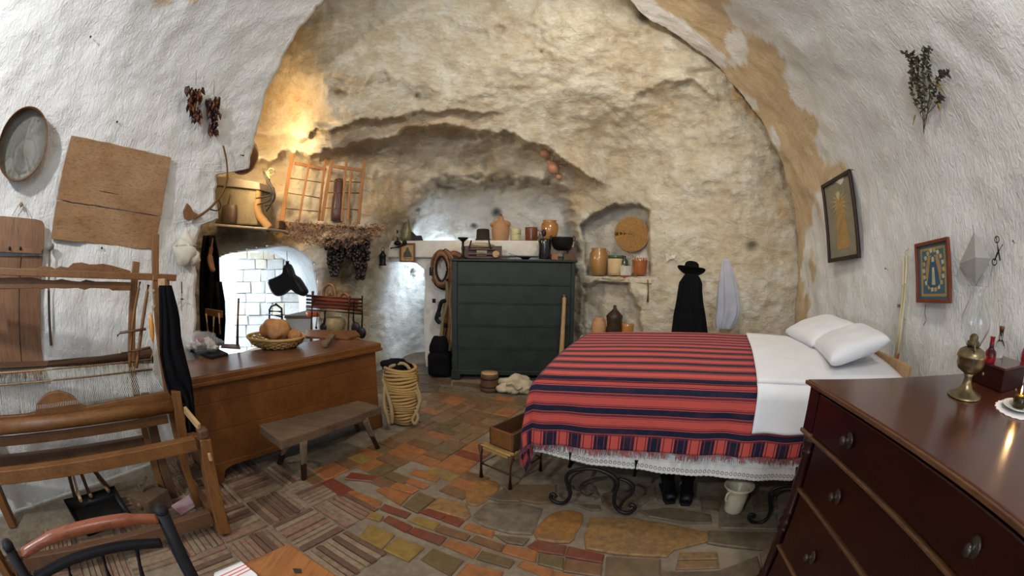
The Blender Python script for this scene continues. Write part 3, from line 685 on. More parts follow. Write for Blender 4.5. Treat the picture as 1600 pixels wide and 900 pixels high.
# ================================================================ BED
ub, vb = azv(114), azv(24); B0 = Vector((.15, 2.28, 0)); BL, BW_ = 2.3, 1.28
def bp(a, b, z): return B0+ub*a+vb*b+Vector((0, 0, z))
bed = thing('trestle_bed', 'high bed of dark boards and mattress on wrought iron trestles beside the back wall', 'bed', bp(1.15, .6, 0))
m = MB(); m.box(bp(BL/2, BW_/2+.02, .62), (BL-.06, BW_-.12, .34), -math.radians(24)); m.build('mattress', M_LINEN, bed, bevel=.08)
for k in range(5):
    m = MB(); m.box(bp(BL/2, .14+.25*k, .425), (BL-.1, .22, .03), -math.radians(24)); m.build('bed_board', W_LOOMD, bed, bevel=.004)
m = MB(); m.box(bp(BL+.02, BW_/2, .80), (.035, BW_, .42), -math.radians(24)); m.build('head_board', W_PALE, bed, bevel=.01)
def c4(x, y): return (840+x/4, 720+y/4)
def iron_on(pts, b, n=5): 
    P0 = bp(0, b, 0); return crv([aP(x, y, P0, vb) for x, y in pts], n)
def trestle(name_pts, b, a0, a1):
    tr = None; m = MB()
    for pts, r in name_pts: m.tube(iron_on([c4(*p) for p in pts], b), r, 8)
    tr = m.build('iron_trestle', M_IRON, bed)
    m = MB()
    for a in (a0, a1):
        m.tube(crv([bp(a, b+.02, .30), bp(a, .6, .34), bp(a, 1.15, .30)], 5), .012, 6)
        m.tube(crv([bp(a, 1.15, .33), bp(a, 1.18, .18), bp(a, 1.12, .08), bp(a-.05, 1.2, .012), bp(a-.09, 1.2, .04)], 5), .014, 6)
    for a in (a0, a1): m.tube([bp(a, b, .3), bp(a, b, .41)], .012, 6)
    m.build('cross_rod', M_IRON, tr)
trestle([([(118, 228), (92, 205), (82, 225), (98, 250), (140, 264), (182, 252), (202, 215), (192, 165), (178, 110), (205, 70), (280, 52), (360, 52), (430, 75), (480, 105), (502, 145), (484, 200), (478, 262), (505, 308), (555, 326), (602, 306), (606, 284), (586, 275), (575, 286)], .0125),
         ([(212, 205), (204, 165), (206, 120), (240, 82), (290, 66)], .007), ([(215, 150), (235, 178), (268, 184)], .006), ([(400, 68), (450, 95), (480, 140), (468, 185), (455, 190)], .007),
         ([(505, 110), (560, 128), (598, 165), (588, 205), (548, 240), (522, 275), (515, 300)], .010), ([(270, 195), (300, 212), (325, 214), (345, 200)], .005)], .02, .22, .62)
trestle([([(1345, 356), (1352, 338), (1328, 336), (1322, 360), (1345, 382), (1392, 386), (1436, 355), (1456, 300), (1450, 240), (1452, 200), (1490, 170), (1560, 158), (1640, 160)], .0125), ([(1470, 240), (1480, 195), (1540, 165), (1600, 160)], .007)], .02, 1.62, 2.0)
def top_z(a, b):
    u_ = min(max(a/BL, 0), 1); v_ = min(max(b/BW_, 0), 1)
    return .845+.075*math.sin(PI/2*min(1, v_*1.6))**.8+.04*u_+.03*math.sin(PI*min(1, u_*1.3))
def drape(a, b, off=0.0, lim=None):
    """cloth point for cloth coordinates a (along) and b (across); beyond the mattress edge it falls"""
    oa = max(0, -a); ob = max(0, -b); oe = max(0, b-BW_)
    ca, cb = max(a, 0), min(max(b, 0), BW_)
    z = top_z(ca, cb)+off; d = math.hypot(oa, ob+oe)
    p = bp(ca, cb, z)
    if d > 0:
        R = .09
        nb_ = Vector((0, 0, 0))
        nb_ = (-ub*oa+(-vb*ob if ob else vb*oe))/d
        if d < R*PI/2: t = d/R; out_, dn = R*math.sin(t), R*(1-math.cos(t))
        else: out_, dn = R+.03*(1-math.exp(-(d-R*1.57)*4)), R+(d-R*PI/2)
        fold = .012*math.sin(a*17+2*math.sin(a*5))*min(1, d/.35) if ob and not oa else 0
        if oa and ob: fold = .05*math.sin(math.atan2(oa, ob)*4)*min(1, d/.4)
        p = p+nb_*(out_+fold-.06+off)-Vector((0, 0, dn*.98))
    else:
        # rounded shoulder just inside the edge
        e = min(ca, cb, BW_-cb)
    return p+Vector((0, 0, .006*noise.noise(Vector((a*2.5, b*2.5, 1)))))
def mat_blanket():
    t = NT('striped_wool'); b = t.attr('cb'); a = t.attr('ca')
    w = t.noise(t.coord('Object', (1, 1, 1)), 9, 3)
    fr_ = t.math('FRACT', t.math('DIVIDE', t.math('ADD', b, 10.02), .118))
    red, navy, dkr = (.50, .080, .062), (.010, .013, .032), (.17, .028, .034)
    st = t.node('ShaderNodeValToRGB'); t.L.new(fr_, st.inputs[0]); st.color_ramp.interpolation = 'CONSTANT'
    e = st.color_ramp.elements
    stops = [(0, navy), (.26, red), (.30, navy), (.325, dkr), (.36, red), (.40, navy), (.42, red), (.76, navy), (.78, red), (.83, navy), (.85, dkr), (.90, navy), (.93, red), (.965, navy)]
    while len(e) < len(stops): e.new(.5)
    for i, (p, c) in enumerate(stops): e[i].position = p; e[i].color = (*c, 1)
    fa = t.math('FRACT', t.math('DIVIDE', t.math('ADD', a, 10.05), .15))
    s2 = t.node('ShaderNodeValToRGB'); t.L.new(fa, s2.inputs[0]); s2.color_ramp.interpolation = 'CONSTANT'; e = s2.color_ramp.elements
    stops = [(0, red), (.08, (.10, .02, .03)), (.12, red), (.40, (.10, .02, .03)), (.44, red), (.50, navy), (.60, (.2, .03, .04)), (.63, navy), (.86, (.2, .03, .04)), (.89, navy)]
    while len(e) < len(stops): e.new(.5)
    for i, (p, c) in enumerate(stops): e[i].position = p; e[i].color = (*c, 1)
    col = t.mix(t.attr('cf'), st.outputs[0], s2.outputs[0])
    col = t.mix(t.ramp(w, [(.5, 0), (.85, .22)]), col, (.20, .05, .05))
    wv = t.noise(t.coord('Object', (300, 300, 300)), 1, 1)
    return t.out(col, .92, t.bump(wv, .4, .002), **{'Sheen Weight': .05, 'Specular IOR Level': .2})
M_BLANKET = mat_blanket()
def cloth_grid(name, A, Bv, mat, off, parent=None, fn=drape, cf=None, solid=.008):
    P = [[fn(a, b, off) for b in Bv] for a in A]; m = MB(); m.grid(P); o = m.build(name, mat, parent, solid=solid)
    me = o.data
    ca = np.repeat(A, len(Bv)); cb = np.tile(Bv, len(A))
    for k, arr in (('ca', ca), ('cb', cb), ('cf', (cf(ca, cb) if cf else np.zeros(len(ca))))):
        at = me.attributes.new(k, 'FLOAT', 'POINT'); at.data.foreach_set('value', np.asarray(arr, np.float32))
    return o
HEM = -.448
def bfun(a, b, off): 
    return drape(a, b, off)
bl = thing('striped_blanket', 'red blanket with navy stripes and a fringed hem draped over the bed', 'blanket', bp(1.1, .6, .9))
A = np.concatenate([np.linspace(-.52, 0, 22)[:-1], np.linspace(0, BL, 80)]); Bv = np.concatenate([np.linspace(HEM, 0, 34)[:-1], np.linspace(0, BW_, 30), [BW_+.1, BW_+.2]])
cloth_grid('cover', A, Bv, M_BLANKET, .012, bl, cf=lambda ca, cb: (cb < HEM+.085).astype(float))
m = MB(); rr = random.Random(4)
for k in range(520):
    a = rr.uniform(-.42, BL); p = drape(a, HEM+.004, .014); l = rr.uniform(.022, .05); dx_ = rr.uniform(-.008, .008)
    m.bar(p, p+ub*dx_-vb*rr.uniform(0, .006)-Vector((0, 0, l)), .0035, .002, vb)
for k in range(60):
    b = rr.uniform(-.3, BW_); p = drape(-.52, b, .014); m.bar(p, p-Vector((0, 0, rr.uniform(.02, .05))), .0035, .002, ub)
m.build('fringe', cloth('red_fringe', (.42, .07, .06), (.05, .03, .06)), bl, kind='stuff')
sh_ = thing('top_sheet', 'white linen sheet folded over the head end of the red blanket', 'sheet', bp(1.8, .6, .95))
A = np.linspace(1.25, BL+.0, 40); Bv = np.concatenate([np.linspace(-.315, 0, 22)[:-1], np.linspace(0, BW_, 26)])
def sfun(a, b, off): return drape(a+.09*max(0, b)*(BL-a), b, off)
cloth_grid('linen', A, Bv, M_LINEN, .030, sh_, fn=sfun)
# lace valance under the blanket
def mat_lace():
    t = NT('lace'); a, b = t.attr('ca'), t.attr('cb')
    fx = t.math('ABSOLUTE', t.math('SUBTRACT', t.math('FRACT', t.math('DIVIDE', t.math('ADD', a, 5.0), .027)), .5))
    fy = t.math('ABSOLUTE', t.math('DIVIDE', t.math('SUBTRACT', b, .034), .014))
    d = t.math('ADD', t.math('POWER', t.math('MULTIPLY', fx, 2.4), 2.0), t.math('POWER', fy, 2.0))
    hole_ = t.math('MULTIPLY', t.math('LESS_THAN', d, 1.0), t.math('GREATER_THAN', d, .22))
    fy2 = t.math('LESS_THAN', t.math('ABSOLUTE', t.math('SUBTRACT', b, .085)), .003)
    fz = t.math('GREATER_THAN', t.math('FRACT', t.math('DIVIDE', t.math('ADD', a, 5.0), .012)), .5)
    h2 = t.math('MULTIPLY', fy2, fz)
    col = t.mix(t.math('MAXIMUM', hole_, t.math('MULTIPLY', h2, .5)), (.74, .72, .68), (.33, .29, .24))
    wv = t.noise(t.coord('Object', (200, 200, 200)), 1, 2)
    return t.out(col, .9, t.bump(wv, .5, .002))
_lh = [aP(x, y, bp(0, .012, 0), vb) for x, y in ((842, 708), (900, 722), (975, 733), (1050, 741), (1150, 749), (1243, 753))]
LHA = [(p-B0).dot(ub) for p in _lh]+[BL]; LHZ = [p.z for p in _lh]+[_lh[-1].z]
def lfun(a, h, off):
    zb = float(np.interp(a, LHA, LHZ))+.006*abs(math.sin(PI*a/.03)) * (1 if h < .01 else 0)
    return bp(a, .012+.009*math.sin(a*13)+.004*math.sin(a*31), zb+h)
lace = thing('bed_skirt', 'white lace bed skirt with scalloped hem hanging under the red blanket', 'bed skirt', bp(1.15, 0, .3))
cloth_grid('lace', np.linspace(-.02, BL, 300), np.array([0, .008, .03, .06, .1, .16, .26]), mat_lace(), 0, lace, fn=lfun, solid=.003)
m = MB()
m.grid([[lace_p for lace_p in (bp(-.03, b, .30+.01*math.sin(b*20)), bp(-.03, b, .42), bp(-.03, b, .56))] for b in np.linspace(0, BW_, 20)]); m.build('end_panel', M_LINEN, lace, solid=.003)
def pillow(label, a, b, z, rz, tilt, L_=.62, W_2=.42, H_=.16):
    m = MB(); n = 22; up_ = []; dn_ = []
    Mx = Matrix.Rotation(rz, 3, 'Z') @ Matrix.Rotation(tilt, 3, 'Y')
    c = bp(a, b, z)
    def row(sgn):
        R_ = []
        for i in range(n+1):
            r1 = []
            for j in range(n+1):
                x, y = i/n*2-1, j/n*2-1
                hh = (max(0, 1-abs(x)**2.6)*max(0, 1-abs(y)**2.6))**.42
                pin = 1-.07*(1-abs(y)**2)*abs(x)**3
                pin2 = 1-.07*(1-abs(x)**2)*abs(y)**3
                wr = .012*noise.noise(Vector((x*2.2+a*9, y*2.2, sgn)))*hh
                v = Vector((x*W_2/2*pin, y*L_/2*pin2, sgn*(hh*H_/2)+wr))
                r1.append(c+Mx @ v)
            R_.append(r1)
        return R_
    m.grid(row(1)); m.grid([r_[::-1] for r_ in row(-1)])
    o = m.build('pillow', M_LINEN, weld=True); return tag(o, label, 'pillow', None)
pillow('plump white pillow nearest the back wall, half hidden by the other', 1.98, 1.02, 1.075, -math.radians(24)+.1, -.30, .66, .46)
pillow('plump white pillow at the front edge of the bed head', 2.0, .43, 1.075, -math.radians(24)-.12, -.34, .66, .46)

# things under the bed
def boot(p, rz, label):
    t_ = thing('boot', label, 'boot', p); Mx = Matrix.Rotation(rz, 3, 'Z')
    secs = []
    for (y, hw, h0, h1) in [(-.14, .015, .03, .05), (-.135, .032, .02, .065), (-.11, .045, .018, .075), (-.06, .05, .018, .09), (0, .045, .018, .12), (.03, .042, .018, .15), (.10, .042, .018, .16), (.13, .03, .018, .15)]:
        ring = []
        for k in range(12):
            an = 2*PI*k/12; ring.append(Vector(p)+Mx @ Vector((hw*math.cos(an), y, (h0+h1)/2+(h1-h0)/2*math.sin(an))))
        secs.append(ring+[ring[0]])
    m = MB(); m.grid(secs); m.lathe([(.05, .10), (.048, .16), (.05, .23), (.043, .23), (.04, .15)], Vector(p)+Mx @ Vector((0, .075, 0)), 14, sy=1.2); m.build('upper', M_DLEATH, t_, weld=True)
    m = MB(); m.prism([Vector(p)+Mx @ Vector(q) for q in [(-.045, -.10, 0), (-.03, -.145, 0), (.03, -.145, 0), (.045, -.10, 0), (.038, 0, 0), (.042, .12, 0), (-.042, .12, 0), (-.038, 0, 0)]], (0, 0, .02)); m.build('sole', M_BLKW, t_)
    for k in range(4):
        m = MB(); y = -.075+.03*k; z = .088+.016*k; m.tube([Vector(p)+Mx @ Vector((-.02, y, z)), Vector(p)+Mx @ Vector((.02, y+.012, z+.004))], .003, 5); m.build('lace', M_BLKW, t_)
pA, pB = aZ(1040, 785, .0)+vb*.12, aZ(1070, 788, .0)+vb*.12
boot(pA, -math.radians(10), 'left black leather boot of the pair under the bed'); boot(pB, -math.radians(22), 'right black leather boot of the pair under the bed')

def pot(name, label, cat, x, prof, D=None, Y=None, Z=None, mat=None, seg=26, sy=1, parts=(), group=None, single=False, base=None, M=None):
    """lathe traced from a photo profile [(half width, y)] bottom to top, at ray distance D, forward distance Y or on height Z"""
    y0 = prof[0][1]
    if base is not None: B = Vector(base)
    elif D is not None: B = aD(x, y0, D)
    elif Y is not None: B = aY(x, y0, Y)
    else: B = aZ(x, y0, Z)
    dist = (B-EYE).length
    pr_ = []
    for hw, y in prof: pr_.append((max(hw, 0)*mpx(x, y)*dist, aV(x, y, B).z-B.z))
    th_ = thing(name, label, cat, B, group)
    m = MB(); m.lathe(pr_, B, seg, sy=sy, M=M); o = m.build('body', mat, th_)
    def R_(hw, y): return hw*mpx(x, y)*dist
    def Z_(y): return aV(x, y, B).z
    th_['k'] = dist*mpx(x, y0)
    return th_, B, R_, Z_
def handle(th_, B, side, r0, z0, z1, out_, r, mat, name='handle'):
    d = Vector((side[0], side[1], 0)).normalized(); zz = Vector((0, 0, 1))
    P = [B*1+d*r0, B+d*(r0+out_), B+d*(r0+out_*1.05), B+d*r0]
    P = [Vector((P[0].x, P[0].y, z0)), Vector((P[1].x, P[1].y, z0+(z1-z0)*.2)), Vector((P[2].x, P[2].y, z0+(z1-z0)*.8)), Vector((P[3].x, P[3].y, z1))]
    m = MB(); m.tube(crv(P, 5), r, 7); return m.build(name, mat, th_)
t_, B, R_, Z_ = pot('chamber_pot', 'cream ceramic jug pot with wide rim under the bed', 'pot', 1145, [(14, 797), (15, 794), (16, 780), (17, 770), (17, 764), (24, 757), (23, 755), (15, 763), (13, 785)], Z=0, mat=M_CREAM)
handle(t_, B, (-1, -.2), R_(15, 775), Z_(778), Z_(762), .03, .007, M_CREAM)

# small straw-seated chair with a wooden box at the foot of the bed
lA, lB = aZ(752, 745), aZ(797, 765); pv = Vector((.62, .78, 0))*.36; lC, lD = lA+pv, lB+pv; zs = aV(757, 697, lA).z
ch = thing('straw_chair', 'low wooden chair with woven straw seat at the foot of the bed', 'chair', (lA+lD)/2)
up3 = Vector((0, 0, 1))
for p in (lA, lB, lC, lD): 
    m = MB(); m.tube([p, p+up3*(zs+.01)], [.016, .021], 8); m.build('leg', W_LOOMD, ch)
for p, q in ((lA, lB), (lC, lD), (lA, lC), (lB, lD)):
    m = MB(); m.tube([p+up3*.12, q+up3*.12], .008, 6); m.build('stretcher', W_LOOMD, ch)
m = MB(); q = [lA, lB, lD, lC]; m.prism([p+up3*(zs-.02) for p in q], up3*.03)
for k in range(9):
    f = k/9
    for e0, e1, e2, e3 in ((lA, lB, lC, lD),):
        m.tube([e0.lerp(e2, f)+up3*(zs+.012), e1.lerp(e3, f)+up3*(zs+.012)], .008, 5)
m.build('seat', M_STRAW, ch, bevel=.006)
bx = thing('wooden_box', 'open wooden box resting on the low straw chair at the bed foot', 'box', lA+up3*(zs+.02))
o_ = lA+Vector((.06, -.0, zs+.022)); dA = (lB-lA).normalized(); dV = pv.normalized()
def bq(a, b, z): return o_+dA*a+dV*b+up3*z
for nm, a0, a1, b0, b1, z0, z1 in (('side', 0, .015, 0, .5, 0, .13), ('side', .20, .215, 0, .5, 0, .13), ('end', .015, .20, 0, .015, 0, .13), ('end', .015, .20, .485, .5, 0, .15), ('base', 0, .215, 0, .5, -.001, .012)):
    m = MB(); m.prism([bq(a0, b0, z0), bq(a1, b0, z0), bq(a1, b1, z0), bq(a0, b1, z0)], up3*(z1-z0)); m.build(nm, W_LOOM if nm == 'end' else W_LOOMD, bx, bevel=.003)

# ================================================================ WOODEN CHEST WITH BENCH
cv = azv(28); cn = Vector((-math.cos(math.radians(28)), math.sin(math.radians(28)), 0)); FR = aZ(597, 665)
TL = aP(283, 572, FR, cn); TR = aP(597, 538, FR, cn); CL = (TL-FR).dot(-cv); ZT = .80
chest = thing('wooden_chest', 'long reddish brown wooden chest with plain front below the bread basket', 'chest', FR-cv*CL/2+cn*.25)
def cp(a, d, z): return FR-cv*a+cn*d+up3*z
def cbox(name, a0, a1, d0, d1, z0, z1, mat, par, bev=.006):
    m = MB(); m.prism([cp(a0, d0, z0), cp(a1, d0, z0), cp(a1, d1, z0), cp(a0, d1, z0)], up3*(z1-z0)); return m.build(name, mat, par, bevel=bev)
CD = .50
for k, (z0, z1) in enumerate(((.14, .40), (.402, .60), (.602, .745))): cbox('front_board', .02, CL-.02, 0, .03, z0, z1, W_CHEST, chest, .003)
cbox('side_board', .02, .05, .03, CD, .10, .745, W_CHEST, chest); cbox('side_board', CL-.05, CL-.02, .03, CD, .10, .745, W_CHEST, chest); cbox('back_board', .05, CL-.05, CD-.03, CD, .10, .745, W_CHEST, chest)
cbox('bottom_board', .05, CL-.05, .03, CD-.03, .14, .16, W_CHEST, chest)
m = MB(); out_ = []
for i in range(41):
    f = i/40; x = f*CL; zlo = .0 if (x < .16 or x > CL-.16) else .085+.035*math.sin(min(1, (min(x, CL-x)-.16)/.12)*PI/2)
    out_.append((x, zlo))
P = [cp(0, -.012, .15), cp(CL, -.012, .15)]+[cp(CL-x, -.012, z) for x, z in out_]
P = [cp(x, -.012, z) for x, z in out_]+[cp(CL, -.012, .16), cp(0, -.012, .16)]
m.prism(P, cn*.03); m.build('plinth', W_CHEST, chest, bevel=.004)
for a, d in ((.05, CD-.06), (CL-.12, CD-.06)): cbox('foot', a, a+.07, d, d+.06, 0, .12, W_CHEST, chest)
lid = cbox('lid', -.03, CL+.03, -.03, CD+.02, .748, ZT, W_CHEST, chest, .008)
cbox('lid_moulding', -.035, CL+.035, -.038, -.02, .735, .760, W_CHEST, chest, .004)
cbox('lid_top', -.02, CL+.02, -.02, CD+.01, ZT, ZT+.004, W_LIDTOP, lid, .001)
m = MB(); kp = aP(476, 565, FR-cn*.01, cn); m.box(kp, (.03, .03, .045), -math.radians(28)); m.build('lock_plate', M_IRON, chest)
# raised second board lying on the back of the chest lid
sb = thing('kneading_board', 'long thin wooden board lying along the back of the chest lid', 'board', cp(.5, .4, ZT+.004))
m = MB(); q = [aZ(x, y, ZT+.006) for x, y in ((478, 529), (545, 531), (563, 527), (556, 519), (478, 518))]; m.prism(q, up3*.022); m.build('board', W_CHEST, sb, bevel=.004)
# bench
be = thing('plank_bench', 'rough dark plank bench with splayed legs before the chest', 'bench', aZ(510, 720, 0))
q = [aZ(x, y, .42) for x, y in ((404, 663), (560, 625), (597, 634), (438, 688))]
m = MB(); n_ = 10; top = []; 
def edge(p, q_, f): 
    v = p.lerp(q_, f); return v+Vector((noise.noise(v*9)*.012, noise.noise(v*9+Vector((5, 0, 0)))*.012, 0))
A_ = [edge(q[0], q[1], i/n_) for i in range(n_+1)]; B_ = [edge(q[3], q[2], i/n_) for i in range(n_+1)]
poly = A_+B_[::-1]; m.prism([p-up3*.075 for p in poly], up3*.075); m.build('seat', W_OLD, be, bevel=.012)
c0 = sum(q, Vector())/4
for fx, fy, tx in (((475, 749), (474, 690), 0), ((437, 724), (450, 690), 0), ((590, 700), (570, 655), 0)):
    g_ = aZ(*fx); tp = aZ(*fy, .36); m = MB(); m.tube([g_, tp], [.022, .03], 8); m.build('leg', W_OLD, be)
g_ = aZ(560, 672); m = MB(); m.tube([g_, q[1].lerp(c0, .25)-up3*.06], [.02, .026], 8); m.build('leg', W_OLD, be)

# ================================================================ GREEN CUPBOARD
YC = 5.21; gx0, gx1 = aY(706, 500, YC).x, aY(897, 500, YC).x; gz = aY(800, 405, YC).z
cab = thing('green_cupboard', 'large dark green painted storage chest with plank front against the mantel wall', 'cupboard', ((gx0+gx1)/2, YC+.25, 0))
def gb(name, x0, x1, y0, y1, z0, z1, mat=M_GREEN, par=None, bev=.006):
    m = MB(); m.box(((x0+x1)/2, (y0+y1)/2, (z0+z1)/2), (x1-x0, y1-y0, z1-z0)); return m.build(name, mat, par or cab, bevel=bev)
GD = .50
gb('back_panel', gx0, gx1, YC+GD-.02, YC+GD, .1, gz-.03); gb('side_panel', gx0, gx0+.03, YC+.01, YC+GD-.02, .1, gz-.03); gb('side_panel', gx1-.03, gx1, YC+.01, YC+GD-.02, .1, gz-.03)
gb('stile', gx0, gx0+.07, YC-.005, YC+.03, .1, gz-.03); gb('stile', gx1-.05, gx1, YC-.005, YC+.03, .1, gz-.03)
zb = [gz-.03]+[aY(800, y, YC).z for y in (445, 475, 510, 546)]+[.1]
for i in range(5): gb('plank', gx0+.07, gx1-.05, YC+.004+.003*(i % 2), YC+.03, zb[i+1]+.006, zb[i]-.006, bev=.005)
for i in range(5): gb('plank_lip', gx0+.06, gx1-.04, YC-.006, YC+.02, zb[i+1]-.006, zb[i+1]+.006, bev=.002)
gb('top', gx0-.02, gx1+.025, YC-.03, YC+GD+.01, gz-.03, gz, M_GREEN)
gb('base_rail', gx0-.015, gx1+.015, YC-.02, YC+.03, .07, .13)
for x in (gx0-.015, gx1-.105):
    for y in (YC-.02, YC+GD-.10): gb('foot', x, x+.12, y, y+.09, 0, .075)

# ================================================================ CHEST OF DRAWERS
HC = 1.1; c0 = aZ(1262, 592, HC); cE = (aZ(1500, 583.5, HC)-c0); cE.normalize(); cF = (aZ(1595, 814, HC)-c0); cF.normalize()
WE, WF = 1.22, 1.42
com = thing('chest_of_drawers', 'dark mahogany chest of drawers with turned corner columns at the right edge', 'chest of drawers', c0+cE*WE/2+cF*WF/2-up3*HC)
c0g = Vector((c0.x, c0.y, 0))
def dq(e, f, z): return c0g+cE*e+cF*f+up3*z
def dbox(name, e0, e1, f0, f1, z0, z1, mat, par=None, bev=.004, sub=None):
    m = MB(); m.prism([dq(e0, f0, z0), dq(e1, f0, z0), dq(e1, f1, z0), dq(e0, f1, z0)], up3*(z1-z0)); return m.build(name, mat, par or com, bevel=bev)
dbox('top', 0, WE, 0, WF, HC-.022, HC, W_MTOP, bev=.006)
dbox('edge_strip', -.006, .004, -.006, WF+.006, HC-.020, HC-.004, W_WORN, bev=.003); dbox('edge_strip', .004, WE+.006, -.006, .004, HC-.020, HC-.004, W_WORN, bev=.003)
za, zb2, zc_ = aV(1263, 668, c0).z, aV(1240, 752, c0).z, aV(1208, 839, c0).z
IN = .045
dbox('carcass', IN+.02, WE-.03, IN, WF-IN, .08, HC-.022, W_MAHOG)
dbox('frieze_block', .012, .012+.07, .012, .012+.07, za, HC-.022, W_MAHOG); dbox('frieze_block', .012, .082, WF-.082, WF-.012, za, HC-.022, W_MAHOG)
dbox('column_cap', .004, .09, .004, .09, za-.018, za, W_WORN, bev=.006)
zz_ = [(HC-.03, za-.005), (za-.02, zb2), (zb2-.02, zc_+.0), (zc_-.02, .12)]
for i, (z1, z0) in enumerate(zz_):
    f0, f1 = (.09, WF-.09)
    e0 = -.0 if i == 0 else .03
    d_ = dbox('drawer', .015 if i == 0 else .04, .08, f0, f1, z0+.004, z1-.004, W_MAHOG, bev=.006)
    dbox('rail', .03 if i else .008, .07, f0-.05, f1+.05, z0-.016, z0-.002, W_WORN, bev=.004)
    for ff in (.36, WF-.36):
        zc = (z0+z1)/2; ex = (.015 if i == 0 else .04)
        p = dq(ex, ff, zc); Mx = Matrix.Rotation(0, 3, 'Z'); dd, aa, bb = frame(-cE)
        Mx = Matrix((aa, bb, dd)).transposed()
        m = MB(); m.lathe([(.028, 0), (.030, .004), (.024, .008), (.010, .011), (.009, .02), (.016, .026), (.018, .034), (.010, .041), (0, .042)], p, 16, M=Mx); m.build('knob', M_STEELD, d_)
def column(f):
    cb_ = dq(.045, f, 0); m = MB(); z0, z1 = .10, za-.018; L_ = z1-z0
    pr_ = [(.030, 0), (.034, .02), (.026, .05), (.032, .08), (.022, .10), (.026, .30), (.022, .40), (.030, .41), (.030, .43), (.022, .44), (.034, .46), (.034, .48), (.022, .50), (.030, .53), (.030, .545), (.023, .56), (.027, .75), (.022, .88), (.031, .90), (.031, .915), (.023, .93), (.033, .96), (.030, 1.0)]
    m.lathe([(r_, h_*L_) for r_, h_ in pr_], cb_+up3*z0, 18); m.build('turned_column', W_MAHOG, com)
column(.045); column(WF-.045)
for e, f in ((.01, .01), (.01, WF-.09), (WE-.09, .05), (WE-.09, WF-.11)): dbox('foot', e, e+.08, f, f+.08, 0, .10, W_MAHOG)
# ================================================================ LOOM
lv, ln = azv(30), Vector((-math.cos(math.radians(30)), math.sin(math.radians(30)), 0))   # along the loom, towards the wall
G0 = aZ(350, 833)
def onW(x, y, k): return aP(x, y, G0+ln*k, ln)          # vertical plane k metres behind the front posts
loom = thing('loom', 'large wooden hand loom with warp threads standing before the left white wall', 'loom', G0+ln*.4-lv*.6)
def lbar(name, p0, p1, w, h, mat=W_LOOM, par=None, bev=.004, upv=(0, 0, 1)):
    m = MB(); m.bar(p0, p1, w, h, upv); return m.build(name, mat, par or loom, bevel=bev)
def ext(p0, p1, f): return p1+(p1-p0)*f
LX = -25
# right front post, leaning, with a capped head
t0, t1 = onW(348, 830, 0), onW(318, 684, .06)
m = MB(); m.bar(t0, t1, .10, .085, lv, .085, .075); pf = m.build('front_post', W_LOOM, loom, bevel=.006)
m = MB(); m.box(t1+up3*.03, (.075, .065, .06), -math.radians(30)); m.build('post_cap', W_LOOMD, pf, bevel=.012)
m = MB(); m.box(onW(328, 714, -.045), (.02, .02, .045), -math.radians(30)); m.build('wooden_hook', W_PALE, pf, bevel=.004)
# left front post outside the picture
LL = 1.75
for k_, z_ in ((0, .62), (.62, 1.35)):
    b_ = G0-lv*(LL)+ln*k_; lbar('post', b_, b_+up3*z_, .09, .08, upv=lv)
# floor rail, seat plank, cloth beam, breast beam
p1 = onW(330, 806, .02); p0 = onW(60, 876, .02); d = (p0-p1).normalized(); lbar('floor_rail', p1, p1+d*LL, .05, .085, W_LOOMD)
p1 = onW(305, 692, .03); p0 = onW(0, 744, .03); d = (p0-p1).normalized(); lbar('seat_plank', p1, p1+d*LL, .06, .07)
KB = .33
p1 = onW(275, 633, KB-.05); p0 = onW(0, 668, KB-.05); d = (p0-p1).normalized(); m = MB(); m.tube([p1-d*.12, p1, p1+.001*d, p1+d*LL], [.022, .022, .04, .04], 14); m.build('cloth_beam', W_LOOM, loom)
p1 = onW(262, 654, KB); p0 = onW(0, 690, KB); d = (p0-p1).normalized(); lbar('lower_rail', p1, p1+d*LL, .03, .05)
# breast beam with a carved crest
P_ = [(0, 654), (40, 651), (55, 648), (56, 636), (66, 624), (74, 618), (90, 614), (106, 618), (116, 624), (124, 634), (134, 639), (160, 634), (200, 626), (250, 617), (268, 614), (270, 630), (200, 641), (120, 648), (40, 662), (0, 668)]
P_ = [(-70, 662)]+P_+[(-70, 680)]
m = MB(); m.prism([onW(x, y-3, KB+.02) for x, y in P_][::-1], ln*.03); m.build('carved_breast_beam', W_LOOM, loom, bevel=.004)
# end frame: short post, top rail of the frame, struts
m = MB(); m.bar(onW(287, 688, KB-.07), onW(274, 610, KB-.07), .05, .06, lv); m.build('end_post', W_LOOM, loom, bevel=.004)
lbar('side_rail', onW(312, 690, .06), onW(282, 676, KB+.25), .05, .07)
lbar('arm', onW(289, 640, KB-.1), onW(312, 668, .05), .022, .045, W_PALE)
m = MB(); m.bar(onW(262, 812, .9) if 0 else G0+ln*.02+up3*.06, G0+ln*.95+up3*.06, .05, .07); m.build('foot_rail', W_LOOMD, loom, bevel=.004)
